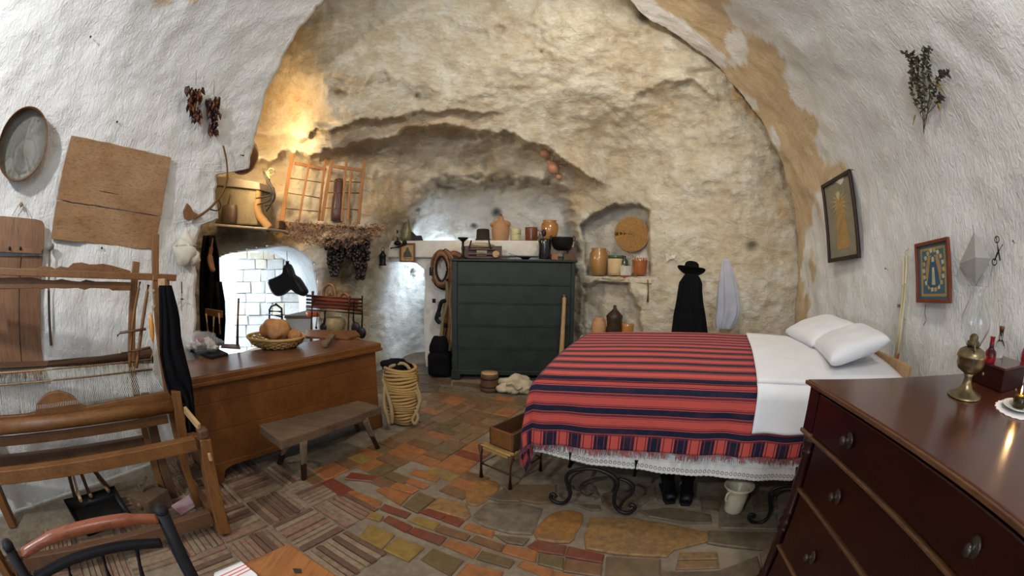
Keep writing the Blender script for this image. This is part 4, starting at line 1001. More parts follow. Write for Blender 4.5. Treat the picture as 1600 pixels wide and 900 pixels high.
# rear frame
KR = .62
rp = onW(263, 614, KR*.62); rt_ = onW(243, 366, KR*.62)
m = MB(); m.bar(Vector((rp.x, rp.y, 0)), rp, .055, .05, lv); m.bar(rp, rt_, .05, .045, lv); m.build('upright_post', W_LOOM, loom, bevel=.004)
rp = onW(206, 572, KR); rt_ = onW(213, 409, KR)
m = MB(); m.bar(Vector((rp.x, rp.y, 0)), rp, .085, .05, lv); m.bar(rp, rt_, .085, .05, lv); bp_ = m.build('rear_post', W_LOOM, loom, bevel=.004)
p1 = onW(275, 434, KR*.6); p0 = onW(0, 424, KR*.6); d = (p0-p1).normalized(); lbar('top_rail', p1, p1+d*(LL+.2), .04, .038)
m = MB(); m.box(onW(256, 442, KR*.6), (.10, .05, .05), -math.radians(60)); m.build('peg_block', W_PALE, loom, bevel=.004)
def scallop(name, pts_t, pts_b, k):
    m = MB(); m.prism([onW(x, y, k) for x, y in pts_t+pts_b[::-1]][::-1], ln*.022); return m.build(name, W_LOOM, loom, bevel=.003)
scallop('carved_rail', [(-40, 420), (0, 419), (60, 419), (68, 415), (80, 417), (86, 420), (94, 416), (106, 418), (114, 411), (128, 410), (140, 413), (150, 413), (160, 412), (172, 414), (204, 423)], [(-40, 430), (0, 430), (60, 430), (204, 434)], KR*.75)
scallop('carved_rail', [(-40, 434), (0, 434), (50, 433), (66, 437), (84, 438), (96, 436), (112, 439), (126, 440), (134, 437), (150, 440), (170, 440), (205, 441)], [(-40, 452), (0, 452), (40, 451), (58, 450), (66, 452), (78, 450), (100, 451), (122, 450), (132, 453), (142, 450), (170, 451), (176, 454), (205, 454)], KR*.85)
p1 = onW(238, 556, KR+.12); p0 = onW(0, 573, KR+.12); d = (p0-p1).normalized(); m = MB(); m.tube([p1, p1+d*LL], .05, 12); m.build('warp_beam', W_LOOMD, loom)
for y0, y1 in ((700, 724),):
    p1 = onW(226, 690, KR); p0 = onW(0, 722, KR); d = (p0-p1).normalized(); lbar('rear_rail', p1, p1+d*LL, .05, .08, W_LOOMD)
m = MB(); q = onW(232, 640, KR); m.bar(Vector((q.x, q.y, 0)), q+up3*.1, .12, .07, lv); m.build('brace_post', W_LOOMD, loom, bevel=.004)
# heddle threads and warp sheet
KT = KR*.72; m = MB(); rr = random.Random(8)
p1t, p0t = onW(236, 562, KT), onW(0, 585, KT); p1b, p0b = onW(236, 604, KT), onW(0, 630, KT)
N_ = 170
for k in range(N_):
    f = k/N_*1.25; a_ = p1t.lerp(p0t, f)+ln*rr.uniform(-.03, .03); b_ = p1b.lerp(p0b, f)-up3*.1+ln*rr.uniform(-.03, .03)
    m.tube([a_+up3*.0, a_.lerp(b_, .5)+lv*rr.uniform(-.004, .004), b_], .0016, 3)
M_THREAD = plain('linen_thread', (.42, .38, .30), .9); m.build('heddle_threads', M_THREAD, loom, kind='stuff')
m = MB()
for k in range(120):
    f = k/120*1.25; a_ = p1t.lerp(p0t, f)-up3*.02; e_ = onW(236, 557, KR+.1).lerp(onW(0, 573, KR+.1), f)+up3*.0; g_ = onW(255, 612, KB).lerp(onW(0, 650, KB), f)
    m.tube([e_, a_-up3*.06, g_+up3*.01], .0016, 3)
m.build('warp_threads', plain('pale_warp', (.70, .68, .60), .9), loom, kind='stuff')
for (x0, y0, x1, y1) in ((238, 562, 0, 583), (238, 577, 0, 602)):
    m = MB(); m.tube([onW(x0, y0, KT), ext(onW(x0, y0, KT), onW(x1, y1, KT), .25)], .007, 6); m.build('heddle_stick', W_PALE, loom)
# hanging sticks, twigs, cord and shuttle
for pts, r in (([(219, 440), (208, 500), (203, 572)], .010), ([(232, 445), (222, 510), (213, 575)], .012)):
    m = MB(); m.tube(crv([onW(x, y, KT-.05) for x, y in pts], 4), r, 7); m.build('lath', W_LOOM, loom)
for pts in ([(183, 525), (188, 520), (228, 514)], [(190, 552), (210, 548), (235, 543)]):
    m = MB(); m.tube([onW(x, y, KT-.08) for x, y in pts], .008, 6); m.build('twig', W_LOOMD, loom)
sh = thing('weaving_shuttle', 'small orange wooden shuttle tied to the loom upright', 'shuttle', onW(236, 530, KT-.16))
m = MB(); m.lathe([(.001, -.085), (.015, -.05), (.02, 0), (.015, .05), (.001, .085)], onW(237, 512, KT-.16), 14, sx=.9, sy=.9); m.build('body', plain('orange_wood', (.60, .25, .04), .4), sh)
m = MB(); m.tube(crv([onW(x, y, KT-.16) for x, y in ((240, 430), (238, 450), (241, 470), (238, 492), (240, 540), (236, 560))], 4), .003, 5); m.ball(onW(240, 455, KT-.16), .012); m.ball(onW(241, 480, KT-.16), .014, lump=.4); m.build('cord', M_ROPE, sh)
# treadles
for x0, y0, x1, y1 in ((80, 650, 118, 780), (100, 650, 142, 778), (122, 655, 172, 765)):
    p = onW(x0, y0, KR-.1); q = aZ(x1, y1, .06); m = MB(); m.bar(Vector((p.x, p.y, .35)), q, .03, .02); m.build('treadle', W_LOOMD, loom)
# black shawl hanging between loom and chest
def drape_px(name, label, cat, L_pts, R_pts, D_fn, mat, folds=7, depth=.03, rows_=14, cols=40, thick=.01):
    """hanging cloth between a left and a right outline traced top to bottom"""
    def ip(P_, f):
        P_ = np.array(P_, float); t = np.linspace(0, 1, len(P_)); return np.interp(f, t, P_[:, 0]), np.interp(f, t, P_[:, 1])
    rows = []
    for i in range(rows_):
        f = i/(rows_-1); xl, yl_ = ip(L_pts, f); xr, yr = ip(R_pts, f); r1 = []
        for j in range(cols):
            g = j/(cols-1); x, y = xl+(xr-xl)*g, yl_+(yr-yl_)*g
            dd = depth*(.3+.7*f)*math.sin(g*folds*PI*2+2*math.sin(f*2+g*3))+.03*(1-(2*g-1)**2)
            p = D_fn(x, y); r1.append(p-(p-EYE).normalized()*dd)
        rows.append(r1)
    m = MB(); m.grid(rows); o = m.build(name, mat, solid=thick); recenter(o); return tag(o, label, cat)
drape_px('black_shawl', 'black shawl hanging from the loom end in front of the chest', 'shawl', [(249, 446), (250, 500), (250, 560), (262, 612), (290, 640), (292, 690)], [(268, 446), (280, 490), (283, 530), (290, 560), (300, 600), (308, 690)], lambda x, y: onW(x, y, KR*.45), M_BLACK, 3, .02)

# ================================================================ THINGS ON THE LEFT WALL
def wallp(x, y, off=.05):
    P, n = vhit(x, y); return P+n*off
def wplane(x, y, off=.05):
    P, n = vhit(x, y); return (P+n*off, n)
def quad_px(pts, P0, n): return [aP(x, y, P0, n) for x, y in pts]
P0, n0 = wplane(35, 225, .045)
sv = thing('round_sieve', 'round sieve with thin wooden rim and grey mesh on the left wall', 'sieve', P0)
e1, e2 = aP(77, 225, P0, n0)-P0, aP(35, 174, P0, n0)-P0; rs_ = (e1.length+e2.length)/2*.98
dd, aa, bb = frame(n0); Mx = Matrix((aa, bb, dd)).transposed()
m = MB(); m.lathe([(rs_*.985, .0), (rs_, 0), (rs_, .10), (rs_*.97, .10), (rs_*.97, .002)], P0-n0*.02, 48, M=Mx); m.build('rim', W_LOOM, sv)
m = MB(); m.lathe([(0, .02), (rs_*.97, .02)], P0-n0*.02, 48, M=Mx); m.build('mesh', plain('grey_mesh', (.36, .35, .30), .8, 0, .08, 60, .3), sv)
P0, n0 = wplane(170, 300, .06)
bq_ = quad_px([(112, 211), (268, 246), (242, 390), (80, 374)], P0, n0); bm_ = [aP(89, 312, P0, n0), aP(252, 338, P0, n0)]
bb_ = thing('bread_board', 'big square board of two pale brown planks hung tilted on the left wall', 'board', sum(bq_, Vector())/4)
def plank_edge(a, b, n=14, j=.006): return [a.lerp(b, i/n)+Vector((0, 0, noise.noise(a.lerp(b, i/n)*14)*j)) for i in range(n+1)]
m = MB(); m.prism(plank_edge(bq_[0], bq_[1])+plank_edge(bm_[1], bm_[0]), -n0*.028); m.build('plank', W_BOARD, bb_, bevel=.004)
m = MB(); g_ = (bq_[2]-bm_[1]).normalized()*.006; m.prism(plank_edge(bm_[0]+g_, bm_[1]+g_)+plank_edge(bq_[2], bq_[3], 14, .014), -n0*.028); m.build('plank', W_BOARD, bb_, bevel=.004)
P0, n0 = wplane(35, 450, .05)
dr = thing('plank_door', 'dark brown wooden door panel with a rounded upper board behind the loom', 'door panel', quad_px([(35, 600)], P0, n0)[0])
m = MB(); m.prism(quad_px([(-60, 332), (0, 337), (55, 342), (66, 345), (70, 352), (68, 390), (66, 397), (0, 394), (-60, 392)], P0+n0*.02, n0), -n0*.03); m.build('upper_board', W_DOOR, dr, bevel=.008)
m = MB(); m.prism(quad_px([(-60, 380), (0, 385), (66, 389), (65, 397), (0, 394), (-60, 390)], P0+n0*.045, n0), -n0*.02); m.build('ledge', W_DOOR, dr, bevel=.004)
for x0, x1 in ((-60, -2), (0, 33), (34.5, 66)):
    m = MB(); m.prism(quad_px([(x0, 400), (x1, 400), (x1+3, 590), (x0+3, 592)], P0, n0), -n0*.025); m.build('plank', W_DOOR, dr, bevel=.004)
m = MB()
for x in (15, 32): m.ball(aP(x, 388, P0+n0*.05, n0), .012)
m.build('nail', M_IRON, dr)
hk = thing('twine_loop', 'short cord on a nail above the wooden door panel', 'cord', wallp(32, 322, .03))
m = MB(); m.tube(crv([wallp(20, 337, .05), wallp(33, 318, .04), wallp(44, 338, .05)], 5), .003, 5); m.ball(wallp(33, 320, .04), .016, lump=.5); m.build('loop', M_ROPE, hk)
cl = thing('wooden_mallet', 'long thin stick with a round grey head hanging beside the door panel', 'mallet', wallp(78, 460, .06))
m = MB(); m.tube([wallp(77, 392, .07), wallp(79, 538, .05)], [.010, .014], 8); m.build('handle', plain('grey_stick', (.22, .18, .12), .8), cl)
m = MB(); m.ball(wallp(77, 386, .07), .035, 1, 1, .8, lump=.3); m.build('head', plain('grey_knob', (.26, .25, .20), .8), cl)
M_CRACK = plain('dark_crack', (.07, .035, .015), .9)
for pts in (((172, 268), (190, 272), (214, 279), (238, 285)), ((140, 296), (165, 300), (185, 304)), ((178, 342), (188, 344))):
    m = MB(); m.tube([aP(x, y, sum(bq_, Vector())/4+n0*.001, n0) for x, y in pts], [.001]+[.0035]*(len(pts)-2)+[.001], 5); m.build('crack', M_CRACK, bb_)
# strings of dried peppers
M_PEP = [plain('dried_pepper_%s' % k, c, .35, 0, .2, 20, .4) for k, c in (('dark', (.035, .009, .008)), ('brown', (.09, .024, .012)), ('amber', (.22, .075, .022)))]
def peppers(cx, y0, y1, w, label, seed):
    rr = random.Random(seed); t_ = thing('pepper_bunch', label, 'dried peppers', wallp(cx, (y0+y1)/2, .06), 'dried peppers on the left wall')
    m = MB(); m.tube([wallp(cx+4, y0-24, .03), wallp(cx+2, y0, .05)], .002, 4); m.build('string', M_ROPE, t_)
    for k in range(64):
        f = rr.random(); x = cx+(rr.random()-.5)*w*(1.0-.5*f); y = y0+(y1-y0)*f*.85; l = rr.uniform(9, 15)
        p = wallp(x, y, rr.uniform(.03, .08)); q = wallp(x+rr.uniform(-5, 3), y+l, rr.uniform(.03, .09)); c_ = p.lerp(q, .5)+Vector((rr.uniform(-.01, .01), 0, 0))
        m = MB(); m.tube([p, c_, q], [.011, .016, .002], 5); m.build('pepper', rr.choice([M_PEP[0], M_PEP[0], M_PEP[1], M_PEP[1], M_PEP[2]]), t_)
peppers(301, 133, 190, 26, 'left and higher of the two bunches of dark dried peppers', 1); peppers(329, 148, 212, 22, 'right and lower of the two bunches of dark dried peppers', 2)
# long curved wooden rod with a scoop
cr = thing('curved_rod', 'long curved wooden rod with a small scoop at its lower end', 'rod', wallp(330, 320, .06))
m = MB(); m.tube(crv([wallp(345, 227, .05), wallp(349, 250, .06), wallp(350, 275, .06), wallp(344, 298, .06), wallp(330, 318, .06), wallp(314, 332, .07), wallp(297, 342, .08)], 6), [.007]*12+[.010]*24+[.012], 8, flat=1.3)
m.build('rod', W_LOOM, cr)
Ps, ns_ = wplane(300, 334, .08)
m = MB(); m.prism(quad_px([(289, 342), (287, 330), (293, 317), (298, 322), (303, 331), (310, 335), (306, 341), (296, 345)], Ps, ns_), -ns_*.025); m.build('scoop', M_LEATH, cr, bevel=.006)
# bundle of white cloth
wb = thing('cloth_bundle', 'knotted cream cloth bag hanging on the left wall near the chest', 'bag', wallp(283, 400, .05))
Mz = Matrix.Identity(3)
m = MB(); c_ = wallp(284, 393, .07); m.ball(c_, .115, .8, 1.0, .95, 22, lump=.35, seed=3); m.ball(c_+Vector((.02, .07, -.05)), .075, 1, 1, .9, 18, lump=.4, seed=5)
m.lathe([(.10, 0), (.05, .07), (.012, .13), (.006, .15)], c_+up3*.04, 16, wob=.15); m.build('bag', M_SACK, wb)
m = MB(); m.tube([c_+up3*.19, c_+up3*.15], .006, 6); m.build('knot', M_DLEATH, wb)
sp = thing('iron_spindle', 'small iron spindle on the white wall behind the black shawl', 'spindle', wallp(281, 465, .04))
m = MB(); m.tube([wallp(281, 440, .04), wallp(281, 458, .04)], .007, 6); m.tube([wallp(281, 458, .04), wallp(281, 486, .04)], .003, 5); m.build('shaft', M_STEEL, sp)
m = MB(); m.lathe([(0, -.008), (.02, 0), (0, .008)], wallp(281, 467, .045), 12); m.build('whorl', M_IRON, sp)
hkx = MB(); hkx.tube(crv([wallp(338, 312, .04), wallp(341, 322, .05), wallp(335, 329, .05), wallp(324, 327, .05)], 5), .006, 6); tag(recenter(hkx.build('iron_hook', M_IRON)), 'dark iron hook at the edge of the left wall', 'hook')
for x, y, lb_ in ((141, 57, 'short dark nail highest on the left white wall'), (181, 190, 'short dark nail in the left wall above the bread board'), (376, 242, 'short dark nail by the arch corner above the curved rod'), (157, 388, 'short dark nail in the left wall just under the bread board')):
    p, q = wallp(x, y, .0), wallp(x, y, .05); m = MB(); m.tube([p, q], .005, 6); m.ball(q, .009, seg=8); tag(recenter(m.build('wall_nail', M_IRON)), lb_, 'nail', 'nails in the left wall')
bw = thing('round_pan', 'brown round wooden pan seen edge-on at the arch corner', 'pan', aD(384, 244, 4.0))
bc = aD(384, 243, 4.22); dn = Vector((.93, -.25, -.10)).normalized(); dd, aa, bb = frame(dn); Mx = Matrix((aa, bb, dd)).transposed()
m = MB(); m.lathe([(0, .05), (.12, .045), (.175, .0), (.19, -.05), (.18, -.05), (.165, -.01), (0, .03)], bc, 30, M=Mx); m.build('bowl', W_CHEST, bw)

# ================================================================ ON THE CHEST
ZL = ZT+.005
bs = thing('bread_basket', 'round shallow wicker basket holding bread on the chest lid', 'basket', aZ(432, 540, ZL))
B = aZ(432, 541, ZL); k_ = mpx(432, 535)*(B-EYE).length; RB = 47*k_
m = MB()
for i in range(6):
    z = .012+i*.014; r_ = RB*(.68+.30*(i/5)**.7); pts = [B+Vector((math.cos(t)*r_, math.sin(t)*r_*.86, z+.004*math.sin(t*18+PI*i))) for t in np.linspace(0, 2*PI, 73)[:-1]]; m.tube(pts, .0085, 5, closed=True)
m.build('woven_side', M_STRAW, bs)
m = MB()
for k in range(28):
    t = 2*PI*k/28; m.tube([B+Vector((math.cos(t)*RB*f, math.sin(t)*RB*f*.86, z)) for f, z in ((.66, .006), (.88, .035), (.99, .085))], .005, 5)
m.build('stake', M_STRAW, bs)
m = MB(); m.tube([B+Vector((math.cos(t)*RB*1.0, math.sin(t)*RB*.86, .09+.004*math.sin(t*30))) for t in np.linspace(0, 2*PI, 61)[:-1]], .012, 7, closed=True); m.build('rim', M_STRAW, bs)
m = MB(); m.lathe([(0, .008), (RB*.7, .008)], B, 30, sy=.86); m.build('base', M_STRAW, bs)
m = MB(); m.ball(B+Vector((-.01, .02, .045+RB*.34)), RB*.52, 1.05, .85, .68, 30, lump=.22, seed=2); tag(recenter(m.build('bread_loaf', M_BREAD)), 'large crusty brown loaf of bread in the wicker basket', 'bread')
m = MB(); m.ball(B+Vector((RB*.72, .0, .075+RB*.1)), RB*.22, 1.1, .9, .9, 20, lump=.2, seed=4); tag(recenter(m.build('bread_roll', M_BREAD)), 'small round roll beside the large loaf in the basket', 'bread')
kn = thing('wooden_scraper', 'worn wooden scraper lying on the kneading board at the chest end', 'scraper', aZ(512, 536, ZL+.02))
m = MB(); m.bar(aZ(506, 540, ZL+.02), aZ(520, 524, ZL+.05), .06, .03); m.build('block', W_OLD, kn, bevel=.006)
m = MB(); m.tube([aZ(518, 526, ZL+.05), aZ(522, 519, ZL+.06)], .008, 6); m.build('handle', W_OLD, kn)
rs2 = thing('wooden_stand', 'thin upright wooden stick on a flat foot behind the bread basket', 'stand', aZ(370, 544, ZL))
b_ = aZ(371, 541, ZL); m = MB(); m.tube([b_, aV(373, 466, b_)], [.014, .010], 8); m.build('stick', W_LOOM, rs2)
m = MB(); m.prism([aZ(x, y, ZL) for x, y in ((345, 544), (376, 546), (374, 540), (348, 539))], up3*.012); m.build('foot', W_LOOMD, rs2, bevel=.003)
# bag of white wool in clear plastic on a black tray
tr_ = thing('black_tray', 'flat black tray on the left end of the chest', 'tray', aZ(320, 552, ZL))
m = MB(); q = [aZ(x, y, ZL) for x, y in ((283, 545), (330, 562), (357, 556), (318, 538))]; m.prism(q, up3*.022); m.build('tray', M_BLKW, tr_, bevel=.003)
gb_ = thing('wool_bag', 'clear plastic bag full of white and pinkish wool on the black tray', 'bag', aZ(322, 552, ZL+.022))
c_ = aZ(317, 548, ZL+.024); rr = random.Random(5)
MW = [cloth('white_wool', (.72, .68, .62)), cloth('pink_wool', (.42, .16, .17)), cloth('beige_wool', (.55, .45, .36))]
fw = (aZ(350, 552, ZL)-aZ(288, 548, ZL)).normalized()
for k in range(30):
    f = rr.uniform(-.17, .15); p = c_+fw*f+Vector((rr.uniform(-.03, .03), rr.uniform(-.04, .04), .03+rr.uniform(0, .07)*(1-abs(f)*4)))
    m = MB(); m.ball(p, rr.uniform(.022, .034), 1, 1, .7, 10, lump=.8, seed=k); m.build('wool_tuft', rr.choice([MW[0], MW[0], MW[2], MW[1]]), gb_)
m = MB(); m.ball(c_+up3*.075, .115, 1.7, 1.0, .78, 26, lump=.5, seed=9, M=Matrix.Rotation(math.atan2(fw.y, fw.x), 3, 'Z'))
tg = NT('clear_plastic'); tg.out((.9, .93, .95), .12, **{'Alpha': .18, 'Specular IOR Level': .8}); m.build('plastic', tg.m, gb_)

# ================================================================ PANNIER BASKET beside the chest
pg = aZ(626, 664); pr = 25*mpx(626, 640)*(pg-EYE).length; ph = aV(626, 572, pg).z
pn = thing('straw_pannier', 'tall coiled straw pannier wound with rope on the floor beside the chest', 'basket', pg)
pc = pg+Vector((0, .10, 0))
m = MB()
for i in range(20):
    f = i/19; r_ = pr*(.78+.30*math.sin(f*PI*.8)); z = .02+f*(ph-.06); m.tube([pc+Vector((math.cos(t)*r_, math.sin(t)*r_*.9, z+.01*math.sin(t*2+i))) for t in np.linspace(0, 2*PI, 41)[:-1]], .016, 6, closed=True)
m.build('coiled_side', M_STRAW, pn)
m = MB(); m.lathe([(0, .02), (pr*.8, .02), (pr*1.0, ph*.5), (pr*.92, ph-.04), (0, ph-.05)], pc, 28, sy=.9); m.build('lining', M_DLEATH, pn)
m = MB(); m.ball(pc+Vector((-.06, .05, ph-.03)), .12, 1.2, 1, .55, 20, lump=.4, seed=3); m.build('dark_cloth', M_BLACK, pn)
def gpx(pts, off): 
    return [aD(x, y, (pg-EYE).length-off) for x, y in pts]
for pts, r in (([(600, 580), (615, 585), (640, 598), (650, 612), (655, 628), (650, 645), (644, 655), (648, 662), (653, 652), (648, 640)], .016), ([(605, 575), (630, 568), (645, 585), (652, 605), (657, 625), (650, 638)], .016), ([(597, 590), (604, 610), (612, 640), (612, 662)], .02), ([(602, 600), (600, 630), (608, 664)], .018), ([(608, 588), (622, 596), (634, 600), (646, 600)], .014)):
    m = MB(); m.tube(crv(gpx(pts, .12), 5), r, 7); m.build('rope_handle', M_ROPE, pn)

# ================================================================ FOREGROUND: black chair, table corner with cloth, tray and tools under the loom
zc = 1.0; s0, s1 = aZ(14, 856, zc), aZ(253, 800, zc); sd_ = (s1-s0).normalized(); sn_ = Vector((-sd_.y, sd_.x, 0))
if sn_.x > 0: sn_ = -sn_
def onC(x, y, k=0): return aP(x, y, s0+sn_*k, sn_)
fc = thing('black_chair', 'black painted spindle-back chair in the lower left corner', 'chair', (s0+s1)/2-up3*zc)
sf = -sn_ if (-sn_).x > 0 else sn_
for s_, top in ((s0, 0), (s1, 0)):
    m = MB(); m.tube([Vector((s_.x, s_.y, 0))+sn_*-.0+sf*.0, Vector((s_.x, s_.y, .5)), s_], [.016, .021, .019], 12); m.lathe([(.019, 0), (.021, .006), (.016, .014), (0, .018)], s_, 12); m.build('back_post', M_BLKW, fc)
m = MB(); m.tube(crv([onC(32, 868), onC(80, 840), onC(140, 822), onC(200, 812), onC(246, 811)], 6), [.012]*6+[.015]*13+[.012]*6, 10); m.build('top_rail', wood('red_brown_wood', (.26, .075, .03), (.17, .045, .02), axis=1, rough=.35), fc)
mid = crv([onC(52, 905), onC(100, 879), onC(150, 862), onC(200, 852), onC(252, 848)], 6); m = MB(); m.tube(mid, .012, 8); m.build('lower_rail', M_BLKW, fc)
for x0, y0, x1, y1 in ((105, 880, 112, 905), (158, 862, 172, 905), (212, 852, 224, 905)):
    a_ = onC(x0, y0); b_ = onC(x1, y1); m = MB(); m.tube([a_, b_, b_+(b_-a_).normalized()*.25], .009, 8); m.build('spindle', M_BLKW, fc)
zS = .5; q = [Vector((s0.x, s0.y, zS)), Vector((s1.x, s1.y, zS)), Vector((s1.x, s1.y, zS))+sf*.38, Vector((s0.x, s0.y, zS))+sf*.38]
m = MB(); m.prism(q, up3*.03); m.build('seat', M_STRAW, fc, bevel=.01)
for p in q[2:]:
    m = MB(); m.tube([Vector((p.x, p.y, 0)), p], .016, 10); m.build('front_leg', M_BLKW, fc)
for p, r_ in ((q[0], q[1]), (q[2], q[3]), (q[0], q[3]), (q[1], q[2])):
    m = MB(); m.tube([p-up3*.28, r_-up3*.28], .010, 8); m.build('stretcher', M_BLKW, fc)
tz = .80; ap_ = aZ(452, 848, tz); r1 = aZ(528, 900, tz); l1 = aZ(378, 880, tz); dR = (r1-ap_).normalized(); dL = (l1-ap_).normalized()
tb = thing('small_table', 'orange-brown wooden table whose corner shows at the bottom left', 'table', ap_+dR*.25+dL*.3-up3*tz)
m = MB(); m.prism([ap_, ap_+dR*.5, ap_+dR*.5+dL*.5, ap_+dL*.5], -up3*.03); m.build('table_top', W_TABLE, tb, bevel=.004)
for a_, b_ in ((.05, .05), (.45, .05), (.05, .45), (.45, .45)):
    p = ap_+dR*a_+dL*b_-up3*.03; m = MB(); m.bar(Vector((p.x, p.y, 0)), p, .045, .045, dR); m.build('leg', W_TABLE, tb, bevel=.003)
m = MB(); m.prism([aZ(x, y, tz) for x, y in ((457, 888), (461, 896), (472, 896), (471, 889))], up3*.0006); m.build('burn_mark', plain('scorched_wood', (.03, .015, .01), .7), tb)
def mat_towel():
    t = NT('striped_towel'); c = t.coord('Object'); sx_ = t.node('ShaderNodeSeparateXYZ'); t.L.new(c, sx_.inputs[0])
    a = t.math('ADD', t.math('MULTIPLY', sx_.outputs[0], dR.x), t.math('MULTIPLY', sx_.outputs[1], dR.y))
    f = t.math('FRACT', t.math('DIVIDE', a, .012)); s1_ = t.math('MULTIPLY', t.math('LESS_THAN', f, .4), t.math('LESS_THAN', t.math('ABSOLUTE', t.math('SUBTRACT', a, -.02)), .02))
    return t.out(t.mix(s1_, (.74, .72, .70), (.60, .16, .17)), .9)
tw = MB(); q = [aZ(x, y, tz+.004) for x, y in ((378, 879), (336, 897), (330, 930), (420, 930), (402, 899))]; tw.prism(q, up3*.006)
o = recenter(tw.build('tea_towel', mat_towel(), bevel=.002)); tag(o, 'folded white towel with red stripes on the table corner', 'towel')
# things lying under the loom
bt = thing('brazier_tray', 'square black iron tray on the floor under the loom', 'tray', aZ(155, 812, 0))
q = [aZ(x, y, .03) for x, y in ((104, 792), (182, 770), (208, 812), (132, 840))]; cq = sum(q, Vector())/4
m = MB(); m.prism([cq+(p-cq)*.8-up3*.03 for p in q], up3*.01); m.grid([[cq+(p-cq)*.8-up3*.028, p+up3*.05] for p in q+[q[0]]]); m.build('pan', M_IRON, bt, solid=.006)
m = MB(); m.tube([p+up3*.05 for p in q], .008, 6, closed=True); m.build('rim', M_IRON, bt)
for k, pts in enumerate((((115, 745), (126, 782)), ((130, 748), (142, 775)), ((152, 745), (170, 768)))):
    m = MB(); m.tube([aZ(*pts[0], .16), aZ(*pts[1], .10)], [.012, .016], 7); tag(recenter(m.build('firewood_stick', W_PALE)), ['left', 'middle', 'right'][k]+' pale wooden stick of three leaning over the black iron tray', 'stick', 'sticks over the iron tray')
wbx = thing('tool_block', 'dark wooden box with a wedge-shaped handle under the loom', 'box', aZ(238, 800, 0))
a0_, a1_, a2_ = aZ(212, 802), aZ(240, 812), aZ(272, 790); a3_ = a0_+a2_-a1_
m = MB(); m.prism([a0_, a1_, a2_, a3_], up3*.13); m.build('body', W_OLD, wbx, bevel=.008)
m = MB(); c_ = (a0_+a2_)/2+up3*.13; m.bar(c_+Vector((-.06, -.02, .0)), c_+Vector((.0, .03, .10)), .03, .02); m.build('handle', W_OLD, wbx)
m = MB(); m.ball((a0_+a1_)/2+Vector((.0, 0, .085)), .03, 1, 1, 1); m.build('knob', W_LOOMD, wbx)
cl_ = MB(); q = [aZ(x, y, .0) for x, y in ((268, 792), (296, 775), (306, 792), (284, 806))]; cl_.prism(q, up3*.012); tag(recenter(cl_.build('pink_cloth', cloth('pink_check', (.45, .36, .36), (.35, .12, .15)), bevel=.004)), 'folded pinkish cloth on the floor behind the loom rail', 'cloth')
# ================================================================ ON THE GREEN CUPBOARD AND THE MANTEL LEDGE
zl = aY(760, 378, YM).z
YL, YG = YM+.02, YC+.2
M_STONEW = plain('niche_stone', (.66, .60, .47), .9, 0, .08, 12, .7, .015, (.54, .46, .33))
M_FELT = cloth('dark_felt', (.035, .028, .022), (.055, .045, .035))
t_, B, R_, Z_ = pot('metal_stand', 'thin dark metal stand with a dish top at the left end of the green cupboard', 'stand', 723, [(8, 404.5), (8, 403), (2.4, 401), (1.8, 392), (2.6, 388), (1.8, 384), (1.8, 378), (4, 376), (8, 373), (8.5, 371), (7, 371.5), (0, 375)], Y=YG, mat=M_IRON)
t_, B, R_, Z_ = pot('felt_cap', 'dark brown felt cap standing on the mantel ledge', 'cap', 754.5, [(11.5, 378), (12, 374), (10.5, 373), (10, 360), (8.5, 358), (0, 357.5)], Y=YL, mat=M_FELT)
t_, B, R_, Z_ = pot('clay_jug', 'large pale clay jug with a small neck on the mantel ledge', 'jug', 782, [(11, 378), (12.5, 374), (14, 362), (14, 354), (12, 348), (8, 345), (4.5, 343), (4, 338), (3, 338), (3, 343), (0, 344)], Y=YL, mat=M_TERRA)
handle(t_, B, (-1, -.3), R_(5, 345), Z_(352), Z_(341), .05, .008, M_TERRA)
m = MB(); m.lathe([(0, 0), (.055, .008), (.06, .012), (.055, .012), (0, .004)], B+Vector((.085, -.10, Z_(352)-B.z)), 20, M=Matrix.Rotation(-.9, 3, 'X')); m.build('hanging_dish', M_TERRA, t_); m = MB(); m.lathe([(0, 0), (.045, .008), (.05, .012), (0, .004)], B+Vector((-.10, -.09, Z_(353)-B.z)), 20, M=Matrix.Rotation(-.9, 3, 'X')); m.build('hanging_dish', M_TERRA, t_)
m = MB(); m.ball(B+up3*(Z_(337)-B.z), R_(2.6, 338), 1, 1, 1.2); m.build('stopper', M_GLAZE, t_)
tj = NT('striped_majolica'); n = tj.noise(tj.coord('Object', (4, 4, 60)), 1, 2); M_MAJ = tj.out(tj.ramp(n, [(.38, (.36, .30, .06)), (.48, (.70, .66, .45)), (.6, (.50, .46, .16))]), .25)
pot('majolica_cup', 'yellow and cream striped cup between the clay jug and the brown mug', 'cup', 805.5, [(7, 378), (7.5, 374), (8.5, 360), (8.5, 357), (7.6, 357), (6.8, 372), (0, 374)], Y=YL, mat=M_MAJ)
t_, B, R_, Z_ = pot('brown_mug', 'glossy dark brown straight mug on the mantel ledge', 'mug', 830, [(9.2, 378), (9.8, 374), (10, 358), (10, 355.5), (9, 355.5), (8.8, 372), (0, 374)], Y=YL, mat=M_GLAZE)
handle(t_, B, (1, -.35), R_(9.5, 365), Z_(372), Z_(359), .03, .006, M_GLAZE)
t_, B, R_, Z_ = pot('honey_jar', 'honey coloured glazed jar with two small handles at the right end of the ledge', 'jar', 858.5, [(9, 376), (11, 372), (13.3, 362), (13, 353), (11, 348.5), (10.2, 346.5), (11.5, 345), (11, 344.5), (9.5, 346), (9, 350), (0, 352)], Y=YL, mat=M_HONEY)
handle(t_, B, (1, -.3), R_(11, 352), Z_(362), Z_(349), .02, .007, M_HONEY); handle(t_, B, (-1, -.3), R_(11, 352), Z_(362), Z_(349), .02, .007, M_HONEY)
def on_cab(x, dy=.2): return Vector((aY(x, 405, YC+dy).x, YC+dy, gz+.001))
